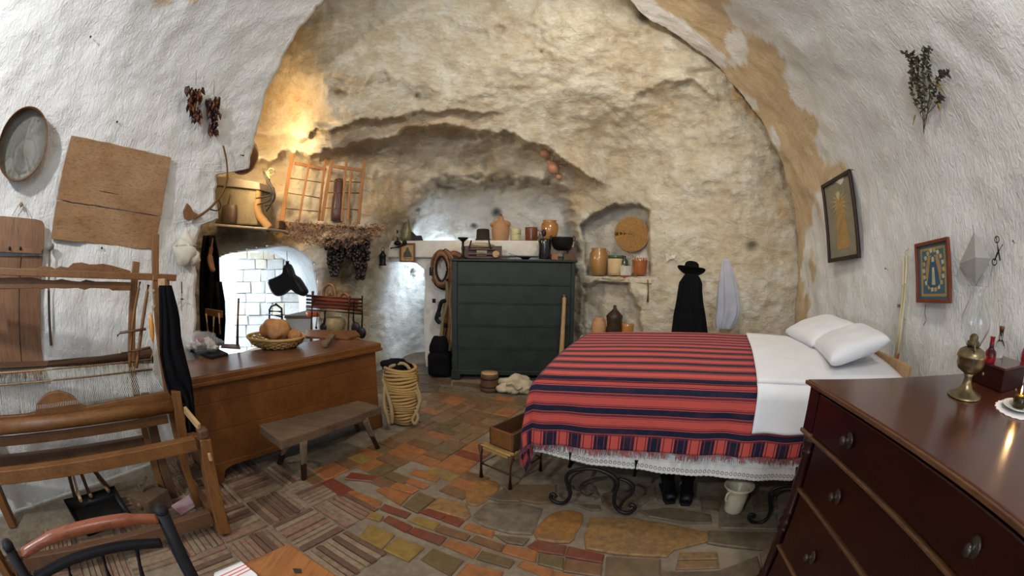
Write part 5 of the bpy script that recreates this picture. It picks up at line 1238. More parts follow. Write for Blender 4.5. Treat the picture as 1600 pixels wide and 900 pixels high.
pot('black_canister', 'tall black enamel canister on the green cupboard', 'canister', 851, [(9, 405), (9.6, 403), (9.8, 384), (10.2, 377), (9.5, 374), (8, 373), (0, 374.5)], base=on_cab(851), mat=plain('black_enamel', (.012, .012, .012), .2, 0, .1, 10, .1, coat=.6))
st_ = thing('brick_trivet', 'two orange bricks holding up the black cauldron on the cupboard', 'trivet', on_cab(876, .25))
for x in (866, 888):
    p = on_cab(x, .25); m = MB(); m.box(p+up3*.042, (.09 if x < 870 else .14, .12, .084)); m.build('brick', TM['o'] if x < 870 else W_OLD, st_, bevel=.006)
t_, B, R_, Z_ = pot('black_cauldron', 'wide black iron cauldron with ears on bricks above the green cupboard', 'cauldron', 878, [(8, 391.5), (13, 389), (17, 382), (18, 373), (19, 371), (17.5, 371.5), (15, 383), (0, 388)], base=on_cab(878, .25)+up3*.087, mat=M_IRON)
handle(t_, B, (1, -.3), R_(17, 375), Z_(377), Z_(369), .025, .007, M_IRON); handle(t_, B, (-1, -.3), R_(17, 375), Z_(377), Z_(369), .025, .007, M_IRON)
lk = thing('iron_ladle', 'dark ladle standing in the black canister', 'ladle', on_cab(850)+up3*.17)
m = MB(); p = on_cab(851); m.tube([p+up3*.17, aV(848, 366, p), aV(844, 360, p)], .006, 6); m.ball(aV(850, 364, p), .03, 1, .5, 1.6); m.build('ladle', M_IRON, lk)
wb_ = thing('plank_box', 'small dark wooden box at the right end of the cupboard top', 'box', on_cab(893, .35))
m = MB(); m.box(on_cab(893, .36)+up3*.09, (.12, .14, .18)); m.build('box', W_LOOMD, wb_, bevel=.005)
# press/scale: a low open frame with a canvas bag on it
bs_ = thing('slatted_stand', 'low dark wooden frame with shelves on the left of the cupboard top', 'frame', on_cab(760))
def cpt(x, y, dy=.18): 
    return aY(x, y, YC+dy)
for y in (402.5, 397, 389.5):
    m = MB(); a_, b__ = cpt(731, y), cpt(773, y); m.box((a_+b__)/2+Vector((0, .06, 0)), ((b__-a_).length, .2, .018)); m.build('shelf', W_LOOMD, bs_, bevel=.003)
for x in (732, 772):
    a_, b__ = cpt(x, 405), cpt(x, 384); m = MB(); m.box((a_+b__)/2+Vector((0, .06, 0)), (.03, .2, (b__.z-gz)+.02)) if 0 else m.bar(Vector((a_.x, YC+.24, gz)), Vector((a_.x, YC+.24, b__.z)), .03, .2); m.build('side', W_LOOMD, bs_, bevel=.003)
m = MB(); p = cpt(775, 397, .12); m.tube([p, p+Vector((0, -.04, 0))], R_(4, 397)+.01, 12); m.build('cork', W_PALE, bs_)
cbg = thing('canvas_bag', 'pale canvas bag with dark straps lying on the wooden frame', 'bag', cpt(752, 386, .24))
m = MB(); p = cpt(752, 383.5, .24); m.ball(p, .15, 1.05, .7, .27, 20, lump=.3, seed=3); m.build('bag', M_CANVAS, cbg)
for x0, x1 in ((734, 736), (768, 764)):
    m = MB(); m.tube(crv([cpt(x0-1, 389, .12), cpt(x1, 377, .16), cpt(x1, 377, .30)], 4), .010, 6); m.build('strap', M_DLEATH, cbg)
pk = thing('long_pan', 'small black frying pan with a wire handle in the middle of the cupboard top', 'pan', on_cab(821))
m = MB(); m.lathe([(.04, 0), (.075, .03), (.078, .032), (.07, .03), (.036, .006), (0, .006)], on_cab(821), 22); m.build('dish', M_IRON, pk)
m = MB(); m.tube([on_cab(815)+up3*.03, cpt(795, 396)], .004, 5); m.build('handle', M_IRON, pk)
kf = thing('curved_knife', 'dark flat knife-shaped tool lying beside the frame on the cupboard', 'tool', on_cab(786, .1))
m = MB(); m.bar(on_cab(775, .1)+up3*.05, on_cab(797, .1)+up3*.02, .04, .015); m.build('blade', W_OLD, kf, bevel=.004); m = MB(); m.tube([on_cab(778, .1)+up3*.05, on_cab(770, .1)+up3*.09], .008, 6); m.build('handle', W_OLD, kf)
# pole leaning on the cupboard
pl_ = thing('wooden_bat', 'long pale wooden bat leaning against the right side of the green cupboard', 'bat', Vector((aY(877, 560, YC-.18).x, YC-.25, 0)))
a_ = aY(882, 461, YC-.045); b__ = aY(877, 556, YC-.14); d = (b__-a_)*(1+.0); bt_ = a_+d*(a_.z/(a_.z-b__.z)*.995)
m = MB(); m.tube([a_, a_+d*.05, a_+d*.1, a_+d, bt_], [.032, .03, .024, .033, .036], 10); m.build('shaft', W_PALE, pl_)
# bucket and sack at the foot of the cupboard
bk_ = aZ(765, 609); t_, B, R_, Z_ = pot('wooden_tub', 'small dark round wooden tub with a pale lid before the green cupboard', 'tub', 765, [(14, 610), (14.5, 606), (14, 586), (14, 584)], Z=0, mat=W_LOOMD)
m = MB(); m.lathe([(0, Z_(584)-B.z+.001), (R_(13, 584), Z_(584)-B.z+.001), (R_(13, 584), Z_(581.5)-B.z), (0, Z_(581.5)-B.z)], B, 26); m.build('lid', W_PALE, t_)
for y in (590, 602):
    m = MB(); m.lathe([(R_(14.6, y), -.008), (R_(15.2, y), 0), (R_(14.6, y), .008)], B+up3*(Z_(y)-B.z), 26); m.build('hoop', M_IRON, t_)
sk = thing('burlap_sack', 'lumpy pale burlap sack lying before the green cupboard', 'sack', aZ(805, 618))
p = aZ(805, 612); m = MB(); m.ball(p+Vector((0, 0, .10)), .17, 1.12, .8, .62, 26, lump=.55, seed=1); m.ball(p+Vector((-.05, -.04, .06)), .13, 1.1, .8, .55, 22, lump=.5, seed=2); m.ball(p+Vector((.10, -.05, .06)), .11, 1, .8, .5, 20, lump=.5, seed=4)
m.tube(crv([p+Vector((-.1, -.12, .12)), p+Vector((-.03, -.15, .15)), p+Vector((.02, -.14, .08)), p+Vector((.08, -.14, .11))], 5), .018, 7); m.build('sack', M_CANVAS, sk)
# horse collar, ropes and dark bag left of the cupboard
hc = thing('horse_collar', 'brown leather horse collar hanging on the mantel wall left of the cupboard', 'horse collar', aY(690, 420, YM-.12))
def ym(x, y, k=.1): return aY(x, y, YM-k)
oval = [ym(690+11.5*math.cos(t), 420+24*math.sin(t), .12) for t in np.linspace(0, 2*PI, 37)[:-1]]
m = MB(); m.tube(oval, [.055+.02*math.sin(t)**2 for t in np.linspace(0, 2*PI, 37)[:-1]], 10, closed=True, flat=.8); m.build('padding', M_LEATH, hc)
m = MB(); m.tube([ym(690+8.5*math.cos(t), 420+20*math.sin(t), .17) for t in np.linspace(0, 2*PI, 37)[:-1]], .014, 7, closed=True); m.build('rim', M_DLEATH, hc)
for s_ in (-1, 1):
    m = MB(); m.tube(crv([ym(690+s_*3, 391, .16), ym(690+s_*13, 402, .19), ym(690+s_*15.5, 420, .19), ym(690+s_*11, 442, .17)], 5), .018, 7); m.build('hame', W_LOOM, hc)
m = MB(); m.box(ym(674, 424, .18), (.05, .05, .12)); m.build('buckle_pad', M_DLEATH, hc, bevel=.01)
hs = thing('leather_harness', 'brown leather harness straps and ropes hanging beside the cupboard', 'harness', ym(700, 500))
for k, (pts, r, mt) in enumerate([([(702, 405), (703, 440), (699, 475), (694, 510), (688, 545), (686, 558)], .035, M_LEATH), ([(705, 405), (706, 450), (704, 490), (702, 520), (700, 550), (695, 562)], .028, M_LEATH), ([(698, 436), (699, 470), (692, 500), (690, 530)], .02, M_ROPE), ([(709, 415), (709, 450), (708, 500), (706, 540), (700, 566)], .026, M_LEATH), ([(700, 450), (696, 490), (690, 525), (684, 552)], .022, M_LEATH), ([(707, 440), (703, 470), (707, 510), (703, 556)], .02, M_ROPE),
                              ([(700, 400), (708, 396), (716, 398), (720, 402)], .03, M_LEATH), ([(694, 390), (702, 396), (708, 410), (706, 436)], .02, M_LEATH), ([(698, 470), (690, 472), (686, 485), (682, 498), (688, 505)], .022, M_DLEATH), ([(676, 434), (684, 446), (696, 450), (704, 444)], .022, M_DLEATH)]):
    m = MB(); m.tube(crv([ym(x, y, .14+.03*(k % 3)) for x, y in pts], 5), r*1.35, 7); m.build('strap', mt, hs)
for x, y in ((686, 492), (696, 508), (678, 470)):
    m = MB(); m.box(ym(x, y, .22), (.05, .03, .06), .3); m.build('buckle', M_DLEATH, hs, bevel=.01)
db = thing('black_bag', 'black shapeless bag on the floor left of the green cupboard', 'bag', Vector((ym(688, 560).x, 5.35, 0)))
p = Vector((aY(687, 560, 5.35).x, 5.35, 0)); m = MB(); m.box(p+up3*.17+Vector((0, 0, 0)), (.30, .26, .33)); m.build('base', M_BLACK, db, bevel=.05)
m = MB(); m.ball(p+Vector((0.0, 0, .38)), .17, .72, .6, 1.1, 20, lump=.3, seed=2); m.build('top', M_BLACK, db)
# framed print hung on the lintel
def framed(name, label, pts, P0, n, fw, fmat, cmat, dep=.03, cat='picture'):
    q = [aP(x, y, P0, n) for x, y in pts]; c = sum(q, Vector())/4; t_ = thing(name, label, cat, c)
    w = (q[1]-q[0]).length; inn = []
    for i in range(4):
        a_, p_, b_ = q[i-1], q[i], q[(i+1) % 4]; inn.append(p_+(a_-p_).normalized()*fw+(b_-p_).normalized()*fw)
    for i in range(4):
        j = (i+1) % 4; m = MB(); m.prism([q[i], q[j], inn[j], inn[i]], n*dep); m.build('frame_rail', fmat, t_, bevel=min(.004, fw*.2))
    m = MB(); m.prism(inn, n*dep*.3); m.build('picture', cmat, t_)
    return t_, inn, n*dep*.3
def flat(t_, inn, off, poly, mat, name, lift=.0008):
    """flat printed shape on a picture; poly in 0..1 coordinates of the picture"""
    pts = [inn[0].lerp(inn[1], u_).lerp(inn[3].lerp(inn[2], u_), v_)+off*(1+lift/off.length) for u_, v_ in poly]
    m = MB(); m.prism(pts, off*(.0006/off.length)); return m.build(name, mat, t_)
M_FRD = plain('dark_frame_wood', (.018, .006, .004), .4, 0, .1, 20, .2); M_FRR = plain('red_frame_wood', (.20, .045, .018), .4, 0, .1, 20, .2); M_INK = plain('ink_grey', (.10, .09, .07), .8); M_TANP = plain('tan_paper', (.56, .36, .13), .8)
t_, inn, of = framed('framed_print', 'small framed sepia print of a figure hung on the mantel lintel', [(625, 380), (649, 380), (649, 410), (625, 409.5)], Vector((0, YM-.13, 0)), Vector((0, -1, 0)), .022, M_FRR, M_TANP)
flat(t_, inn, of, [(.42, .18), (.58, .18), (.64, .35), (.80, .55), (.86, .78), (.16, .80), (.20, .5), (.36, .36)], M_INK, 'print'); flat(t_, inn, of, [(.2, .85), (.8, .85), (.8, .9), (.2, .9)], M_INK, 'caption')
# lanterns and small things at the left end of the ledge
def rkp(x, y, off): return rk(x, y, off)
ln_ = thing('black_lantern', 'small black metal lantern hanging left of the framed print', 'lantern', rkp(598, 414, .15))
p = rkp(598, 415, .15); k_ = mpx(598, 400)*(p-EYE).length
m = MB(); m.lathe([(6*k_, 0), (6*k_, .02), (5*k_, .03), (5*k_, .12), (6*k_, .135), (3*k_, .17), (2*k_, .20), (0, .20)], p, 10); m.build('body', M_IRON, ln_)
m = MB(); m.tube([p+Vector((.025*math.cos(t), 0, .22+.03*math.sin(t))) for t in np.linspace(0, 2*PI, 17)[:-1]], .004, 5, closed=True); m.build('ring', M_IRON, ln_)
ol = thing('wall_oil_lamp', 'dark wall oil lamp with brackets at the left end of the mantel ledge', 'lamp', rkp(620, 385, .2))
def lp(x, y): return aY(x, y, YM-.16)
m = MB(); m.tube([lp(610, 388), lp(622, 386), lp(636, 381)], .012, 6); m.ball(lp(621, 380), .05, 1.1, .8, .7); m.ball(lp(632, 379), .035); m.build('body', M_IRON, ol)
m = MB(); m.tube([lp(621, 378), lp(621, 371)], [.02, .012], 8); m.build('burner', M_BRASS, ol); m = MB(); m.tube([lp(621, 371), lp(621, 360)], [.02, .018], 10); m.build('glass_tube', M_GLASS, ol)
tt = thing('tall_bottle', 'tall greenish glazed bottle in the rock hollow above the ledge', 'bottle', aY(634, 377, YM+.06))
pot_b = [(8, 377), (8.5, 372), (8, 360), (5, 348), (2.5, 340), (3, 338), (0, 338)]
bpos = aY(635, 377, YM+.06); m = MB(); kk = mpx(635, 370)*(bpos-EYE).length; m.lathe([(hw*kk, aV(635, y, bpos).z-bpos.z) for hw, y in pot_b], bpos, 20); m.build('body', plain('olive_glaze', (.22, .20, .09), .3, 0, .2, 9, .1, .002, (.10, .08, .04)), tt)
dk = thing('iron_hatchet', 'dark curved iron tool on the ledge right of the olive bottle', 'tool', aY(648, 377, YM+.05))
m = MB(); m.prism([aY(x, y, YM+.05) for x, y in ((639, 377), (638, 366), (644, 362), (650, 368), (658, 368), (661, 377))], (0, .03, 0)); m.build('blade', M_IRON, dk, bevel=.004)
# ================================================================ NICHES right of the cupboard
def shelf_z(x, y): return EYE+ray(x, y)*(rockD(x-0, y+8)-.02)
nb = shelf_z(965, 433); 
a_, b__ = EYE+ray(912, 433)*(rockD(906, 440)-.02), EYE+ray(1018, 433)*(rockD(1024, 440)-.02); a_.z = b__.z = nb.z
bkv = Vector(((a_+b__)/2)).normalized(); bkv = Vector((bkv.x, bkv.y, 0)).normalized()*.52
m = MB(); m.prism([a_, b__, b__+bkv, a_+bkv], -up3*.06); struct(m.build('trim_niche_shelf', M_STONEW, bevel=.012)); zn = nb.z
def nich(x, back=.14):
    f = (x-912)/106; p = a_.lerp(b__, f); return Vector((p.x, p.y, zn+.001))+bkv.normalized()*back
t_, B, R_, Z_ = pot('brown_jar', 'tall orange-brown glazed jar with one handle at the left of the wall niche', 'jar', 937, [(11, 430), (13, 424), (15, 408), (14, 396), (11, 391), (12, 388.5), (11, 388), (10, 391), (12, 397), (0, 420)], base=nich(937), mat=plain('olive_orange_glaze', (.42, .20, .06), .3, 0, .2, 5, .1, .002, (.24, .17, .06), coat=.3))
handle(t_, B, (1, -.3), R_(12, 395), Z_(402), Z_(391), .03, .008, M_TERRA)
t_, B, R_, Z_ = pot('green_rim_jar', 'pale clay jar with a dark green glazed rim in the wall niche', 'jar', 965, [(12, 430), (12.5, 424), (12.5, 405), (11.5, 404)], base=nich(965), mat=plain('buff_clay', (.56, .37, .18), .6, 0, .06, 7, .2, .003, (.60, .46, .28)))
zz0 = Z_(404.2)-B.z; m = MB(); m.lathe([(R_(11.8, 404), zz0), (R_(13, 402), Z_(402)-B.z), (R_(12.6, 399), Z_(399.3)-B.z), (R_(11, 399), Z_(399.3)-B.z), (R_(10.5, 405), zz0-.02), (0, zz0-.03)], B, 26); m.build('rim', plain('green_glaze', (.05, .12, .05), .2, 0, .1, 8, .1, coat=.5), t_)
t_, B, R_, Z_ = pot('striped_cup', 'brown glazed cup with cream drips round the rim at the right of the niche', 'cup', 1002, [(9, 430), (10.5, 426), (12, 408), (12, 403), (11, 403), (10, 424), (0, 426)], base=nich(1002), mat=plain('red_brown_glaze', (.36, .11, .035), .3, 0, .1, 8, .1, coat=.3))
for k in range(16):
    t = 2*PI*k/16; r_ = R_(12.1, 405); m = MB(); m.tube([B+Vector((r_*math.cos(t), r_*math.sin(t), Z_(403.5)-B.z)), B+Vector((r_*1.0*math.cos(t), r_*math.sin(t), Z_(409)-B.z))], [.010, .004], 6); m.build('glaze_drip', M_CREAM, t_)
pc_ = thing('small_carton', 'small cream box between the green-rimmed jar and the striped cup', 'box', nich(981, .06))
m = MB(); m.box(nich(981, .06)+up3*.085, (.11, .09, .12), .5); m.build('box', M_PAPER, pc_, bevel=.004); m = MB(); m.box(nich(981, .06)+up3*.012, (.12, .1, .024), .5); m.build('base', plain('red_card', (.3, .08, .05), .7), pc_, bevel=.002)
pot('dark_flask', 'small dark green flask behind the cream box in the niche', 'bottle', 981, [(6, 430), (6.5, 420), (6, 408), (2.5, 404), (2.5, 400), (0, 400)], base=nich(979, .20), mat=plain('dark_green_glaze', (.03, .05, .03), .2, 0, .1, 8, .1, coat=.5))
# round woven disc hung inside the niche
dc = EYE+ray(987, 366)*(min(rockD(x_, y_) for x_ in (965, 975, 987, 1000, 1008) for y_ in (345, 366, 388))-.07); rd = 26*mpx(987, 366)*(dc-EYE).length
wd_ = thing('woven_disc', 'round woven straw disc hanging on the back of the wall niche', 'basket', dc)
dd, aa, bb = frame(-ray(987, 366)); Mx = Matrix((aa, bb, dd)).transposed()
m = MB()
for i in range(13):
    r_ = rd*(i+1)/13; m.tube([dc+Mx @ Vector((r_*math.cos(t), r_*math.sin(t), .03*(1-(r_/rd)**2)+.003*math.sin(t*14+i*2))) for t in np.linspace(0, 2*PI, 45)[:-1]], rd/22, 5, closed=True)
m.build('coil', plain('golden_straw', (.46, .25, .07), .7, 0, .2, 50, .8, .004, (.26, .13, .04)), wd_)
m = MB(); m.lathe([(0, 0), (rd, 0), (rd*.98, -.04), (0, -.04)], dc, 36, M=Mx); m.build('backing', M_STRAW, wd_)
hp = thing('wooden_stick', 'thin brown wooden stick hanging below the niche shelf', 'stick', rk(1012, 455, .04))
m = MB(); m.tube([rk(1012, 437, .05), rk(1013, 455, .05), rk(1012, 472, .05)], [.006, .008, .014], 8); m.build('stick', W_LOOM, hp)
# lower niche, behind the bed
def low(x): p = EYE+ray(x, 500)*(rockD(960, 500)-.18); return Vector((p.x, p.y, aV(x, 531, p).z))
lz = low(955); q0, q1 = low(905), low(1004); q0.z = q1.z = lz.z
m = MB(); m.prism([q0-bkv*.35, q1-bkv*.35, q1+bkv*.7, q0+bkv*.7], -up3*.06); struct(m.build('trim_low_shelf', M_STONEW, bevel=.012))
def lo(x): p = low(x); p.z = lz.z+.001; return p
t_, B, R_, Z_ = pot('clay_pitcher', 'round orange clay pitcher at the left of the low niche', 'pitcher', 936, [(8, 531), (11, 522), (12, 510), (10, 502), (7, 499), (7.5, 496), (6, 496), (0, 500)], base=lo(936), mat=M_TERRA)
handle(t_, B, (1, -.5), R_(8, 502), Z_(512), Z_(498), .03, .008, M_TERRA)
t_, B, R_, Z_ = pot('dark_demijohn', 'dark brown conical metal jug with a thin neck in the low niche', 'jug', 960, [(11, 531), (12, 520), (12, 498), (13, 494), (11, 491), (4, 484), (2.4, 482), (2.4, 477), (0, 477)], base=lo(960), mat=plain('rusty_dark_metal', (.06, .035, .022), .5, .3, .2, 14, .3))
pot('orange_bowl', 'orange glazed bowl at the right of the low niche', 'bowl', 981.5, [(8, 531), (9.5, 520), (10, 510), (10.5, 504.5), (9, 504.5), (8, 518), (0, 520)], base=lo(981), mat=M_HONEY)
# ================================================================ HAT, CLOAK, SHIRT, GOURDS
hp_ = rk(1080, 425, .22); k_ = mpx(1080, 420)*(hp_-EYE).length
ht = thing('black_hat', 'black felt hat with curved brim hanging above the black cloak', 'hat', hp_)
vdir = Vector((hp_.x, hp_.y, 0)).normalized(); rzh = math.atan2(-vdir.x, vdir.y)
Mx = Matrix.Rotation(rzh, 3, 'Z') @ Matrix.Rotation(-.28, 3, 'X') @ Matrix.Rotation(.10, 3, 'Y')
bc = aV(1080, 424, hp_); m = MB(); P = []
for i in range(9):
    r_ = k_*(11+11*i/8); P.append([bc+Mx @ Vector((r_*math.cos(t), r_*.85*math.sin(t), .035*(i/8)**2*abs(math.cos(t))**2-.012*(i/8)*math.sin(t))) for t in np.linspace(0, 2*PI, 41)])
m.grid(P); m.build('brim', M_FELT if 0 else M_BLACK, ht, solid=.005)
m = MB(); m.lathe([(12.3*k_, -.005), (12.4*k_, .02), (11.6*k_, .055), (10.5*k_, .09), (8*k_, .105), (4*k_, .095), (0, .088)], bc, 28, M=Mx, sx=1, sy=.85); m.build('crown', M_BLACK, ht)
m = MB(); m.lathe([(12.8*k_, .0), (12.8*k_, .022), (12.0*k_, .022)], bc, 28, M=Mx, sy=.85); m.build('hat_band', M_DLEATH, ht)
def hung(name, label, cat, x, prof, off, mat, folds, sy=.4, amp=.09):
    p = rk(x, prof[0][1], off); zt = None; k0 = mpx(x, prof[0][1])*(p-EYE).length; rows = []
    vd = Vector((p.x, p.y, 0)).normalized(); sd = Vector((vd.y, -vd.x, 0)); 
    for (cx, hw, y) in prof:
        c_ = aV(cx, y, p); r1 = []; d_ = (c_-EYE).length; base = EYE+ray(cx, y)*d_
        for j in range(73):
            t = 2*PI*j/72; w = 1+amp*math.sin(folds*t+cx*.02+y*.01); r_ = hw*mpx(cx, y)*d_*w
            r1.append(base+sd*(r_*math.cos(t))-vd*(r_*sy*math.sin(t)))
        rows.append(r1)
    t_ = thing(name, label, cat, rows[-1][0]); m = MB(); m.grid(rows); 
    m.add(rows[0][:-1], [tuple(range(72))]); m.build('cloth', mat, t_, weld=True); return t_, p
t_, p = hung('black_cloak', 'long black cloak hanging on the rock wall under the black hat', 'cloak', 1080, [(1080, 9, 428), (1080, 13, 434), (1079, 17, 442), (1078, 18, 455), (1077.5, 20, 472), (1077, 24, 495), (1077, 27, 520), (1077, 29, 545)], .18, M_BLACK, 9, .45)
M_SHIRT = cloth('grey_shirt_cloth', (.42, .43, .48), (.34, .35, .40))
t_, p = hung('grey_shirt', 'pale grey shirt hanging on the rock wall right of the black cloak', 'shirt', 1134, [(1133, 2.5, 404), (1134, 5, 408), (1135, 8, 420), (1136, 11, 436), (1137, 14, 455), (1138, 16, 475), (1137, 16, 490), (1134, 15, 500), (1132, 13, 508), (1131, 11, 513)], .14, M_SHIRT, 7, .35, .2)
m = MB(); q = [aP(x, y, rk(1134, 440, .31), -ray(1134, 440)) for x, y in ((1137, 425), (1143, 450), (1149, 475), (1150, 493))]; m.tube(crv(q, 5), [.02]*4+[.035]*12, 10, flat=.5); m.build('sleeve', M_SHIRT, t_)
m = MB(); q = [aP(x, y, rk(1134, 440, .31), -ray(1134, 440)) for x, y in ((1128, 425), (1124, 455), (1122, 480), (1124, 497), (1128, 512))]; m.tube(crv(q, 5), [.02]*4+[.033]*17, 10, flat=.5); m.build('sleeve', M_SHIRT, t_)
gd = thing('dried_gourds', 'cluster of small reddish dried gourds hanging on a nail high on the rock', 'gourds', rk(866, 262, .15))
M_G = plain('gourd_skin', (.50, .22, .13), .55, 0, .1, 9, .2, .003, (.42, .24, .13))
for x, y, r_, o_ in ((851, 240, 8, .12), (859, 254, 4.5, .14), (864, 262, 9.5, .16), (873, 276, 5.5, .12), (871, 262, 4, .1)):
    p = rk(x, y, o_); k_ = mpx(x, y)*(p-EYE).length; m = MB(); m.ball(p, r_*k_, 1, 1, 1.02, 16, lump=.15, seed=x); m.tube([p+up3*r_*k_, p+up3*(r_*k_+.03)], .006, 5); m.build('gourd', M_G, gd)
m = MB(); m.tube([rk(851, 244, .1), rk(866, 258, .1), rk(880, 257, .02), rk(888, 256, .08)], .005, 5); m.build('twig', W_LOOMD, gd)
ps = MB(); ps.prism([rk(x, y, .012) for x, y in ((1040, 395), (1047, 400), (1056, 398), (1054, 404), (1047, 405), (1041, 410))], -ray(1048, 400)*.004); tag(recenter(ps.build('paper_scrap', M_PAPER)), 'torn white paper scrap stuck on the rock left of the hat', 'paper')
# ================================================================ ABOVE AND AROUND THE KITCHEN OPENING
YS = 3.75
hb = thing('plastered_block', 'grey plastered masonry block on the shelf above the kitchen opening', 'masonry block', aY(380, 355, YS+.2))
q = [aY(x, y, YS+.10) for x, y in ((335, 285), (406, 292), (402, 352), (335, 350))]
m = MB(); m.prism(q[::-1], (0, .3, 0)); m.build('block', plain('sooty_plaster', (.19, .165, .11), .9, 0, .1, 8, .6, .015, (.13, .11, .07)), hb, bevel=.02)
q = [aY(x, y, YS+.06) for x, y in ((335, 275), (362, 277), (405, 285), (406, 297), (362, 292), (335, 290))]; m = MB(); m.prism(q[::-1], (0, .36, 0)); m.build('cap', plain('grey_cap_stone', (.20, .18, .15), .9, 0, .1, 10, .6), hb, bevel=.015)
sl = thing('stone_shelf', 'thin dark stone shelf above the kitchen opening', 'shelf', aY(378, 358, YS+.1))
m = MB(); q = [aY(x, y, YS-.06) for x, y in ((332, 349), (418, 356), (418, 359), (332, 353))]; m.prism(q[::-1], (0, .5, 0)); m.build('slab', plain('grey_slab', (.32, .28, .22), .9, 0, .1, 10, .5), sl, bevel=.006)
t_, B, R_, Z_ = pot('iron_kettle', 'dark rusty iron kettle on the stone shelf above the kitchen opening', 'kettle', 357, [(13, 351), (14.5, 349), (14.5, 327), (13, 321), (5, 319), (3, 313), (2, 305), (2, 304), (0, 304)], Y=YS+.02, mat=plain('sooty_iron', (.07, .05, .035), .6, .3, .2, 14, .4), sy=.6)
pp = thing('clay_flue', 'curved orange clay flue pipe beside the plastered block', 'pipe', aY(408, 340, YS+.25))
m = MB(); m.tube(crv([aY(x, y, YS+.12) for x, y in ((406, 288), (404, 305), (403, 325), (406, 338), (414, 348), (422, 358))], 5), [.040]*8+[.050]*18, 12); m.build('pipe', plain('ochre_clay', (.26, .14, .05), .9, 0, .15, 8, .7, .015, (.20, .13, .06)), pp)
wp = thing('black_whips', 'bundle of black leather cords hanging from a peg above the kitchen', 'whip', aY(415, 300, YS))
for pts in ([(411, 268), (416, 280), (424, 292), (428, 305), (424, 318), (416, 330)], [(411, 268), (418, 284), (424, 300), (420, 306), (400, 310)], [(413, 272), (424, 290), (430, 304), (426, 316), (414, 322)], [(411, 268), (420, 282), (426, 296), (422, 312), (402, 320)]):
    m = MB(); m.tube(crv([aY(x, y, YS+.0) for x, y in pts], 5), .008, 6); m.build('cord', M_DLEATH, wp)
m = MB(); m.tube([aY(424+5*math.cos(t), 268+5*math.sin(t), YS+.02) for t in np.linspace(0, 2*PI, 17)[:-1]], .006, 5, closed=True); m.tube([aY(419, 268, YS), aY(419, 290, YS+.05)], .025, 8); m.build('ring', M_ROPE, wp)
# cage ladders standing on a bracket plank
def lad(x, y, k=.22): return aP(x, y, LP0-LNn*0+LNn*k, LNn)
LP0 = rk(510, 300, .0); LNn = Vector((.55, -.83, 0)).normalized()
pk_ = thing('bracket_shelf', 'narrow wooden bracket shelf under the wooden racks', 'shelf', lad(520, 352))
m = MB(); a1_, b1_ = lad(434, 346, .3), lad(600, 358, .3); m.bar(a1_-LNn*.16, b1_-LNn*.16, .16, .022); m.build('plank', W_OLD, pk_, bevel=.004); m = MB(); p_ = lad(440, 352, .2); m.box(p_, (.05, .2, .09)); m.build('bracket', W_OLD, pk_, bevel=.004)
W_CAGE = wood('rack_wood', (.32, .14, .035), (.20, .075, .018), (.40, .19, .06), 2, .6, 9)
def rack(name, label, posts, rails, rungs, k):
    t_ = thing(name, label, 'rack', lad(posts[0][2], posts[0][3], k))
    for x0, y0, x1, y1, w in posts:
        p, q = lad(x0, y0, k), lad(x1, y1, k); m = MB(); m.bar(p, q, w*.0062, .03, LNn); m.build('upright', W_CAGE, t_, bevel=.004)
    for x0, y0, x1, y1, w in rails:
        m = MB(); m.bar(lad(x0, y0, k), lad(x1, y1, k), w*.0062, .025, LNn); m.build('top_rail', W_CAGE, t_, bevel=.004)
    for x0, y0, x1, y1 in rungs:
        m = MB(); m.tube([lad(x0, y0, k), lad(x1, y1, k)], .007, 6); m.build('rung', W_CAGE, t_)
rack('wooden_rack', 'wide wooden rack with crossed rods leaning on the rock, left one of two', [(457, 242, 441, 345, 8), (484, 252, 467, 346, 4.5), (509, 249, 498, 345, 5)], [(460, 255, 510, 265, 6)], [(451, 278, 507, 286), (447, 301, 504, 310), (445, 326, 502, 331)], .26)
rack('wooden_rack', 'narrower wooden rack with crossed rods leaning on the rock, right one of two', [(519, 250, 503, 345, 7), (542, 248, 534, 346, 4.5), (570, 250, 560, 350, 6), (549, 268, 543, 344, 5)], [(521, 260, 570, 267, 6)], [(512, 283, 566, 285), (510, 301, 564, 302), (507, 325, 562, 328), (526, 302, 524, 330)], .34)
t_, B, R_, Z_ = pot('rack_bottle', 'dark bottle with a blue-grey top standing behind the right wooden rack', 'bottle', 526, [(9, 345), (9.5, 335), (9, 308), (7.5, 304), (7.5, 282), (6, 280), (0, 280)], base=lad(526, 345, .12), mat=plain('dark_blue_ceramic', (.08, .07, .08), .4, 0, .15, 7, .1, .002, (.14, .05, .03)))
# dried vine clusters under the racks and black grape bunches
gv_ = thing('dried_vine_twigs', 'tangled row of dried pinkish brown vine twigs under the wooden racks', 'dried vines', lad(515, 370, .25))
rr = random.Random(12); mats_ = [plain('dried_vine_%s' % k, c, .8, 0, .2, 20, .3) for k, c in (('tan', (.56, .36, .20)), ('pink', (.48, .26, .18)), ('dark', (.16, .09, .055)))]
ms = [MB(), MB(), MB()]
for k in range(900):
    x = 448+152*rr.random(); f = (x-448)/152; yt = 346+6*f; hgt = 34*math.sin(PI*min(1, f*.9+.1))**.5+6; y = yt+hgt*rr.random()*.95
    p = lad(x, y, .38+rr.uniform(-.12, .12)); r_ = rr.uniform(.012, .032); a0 = rr.uniform(0, 6.28); tw_ = Vector((rr.uniform(-1, 1), rr.uniform(-1, 1), rr.uniform(-1, 1))).normalized(); _, u1, u2 = frame(tw_)
    pts = [p+u1*(r_*math.cos(a0+t))+u2*(r_*math.sin(a0+t))+tw_*(t*.004) for t in np.linspace(0, rr.uniform(2.5, 5), 7)]; rr.choice(ms).tube(pts, rr.uniform(.002, .0042), 3)
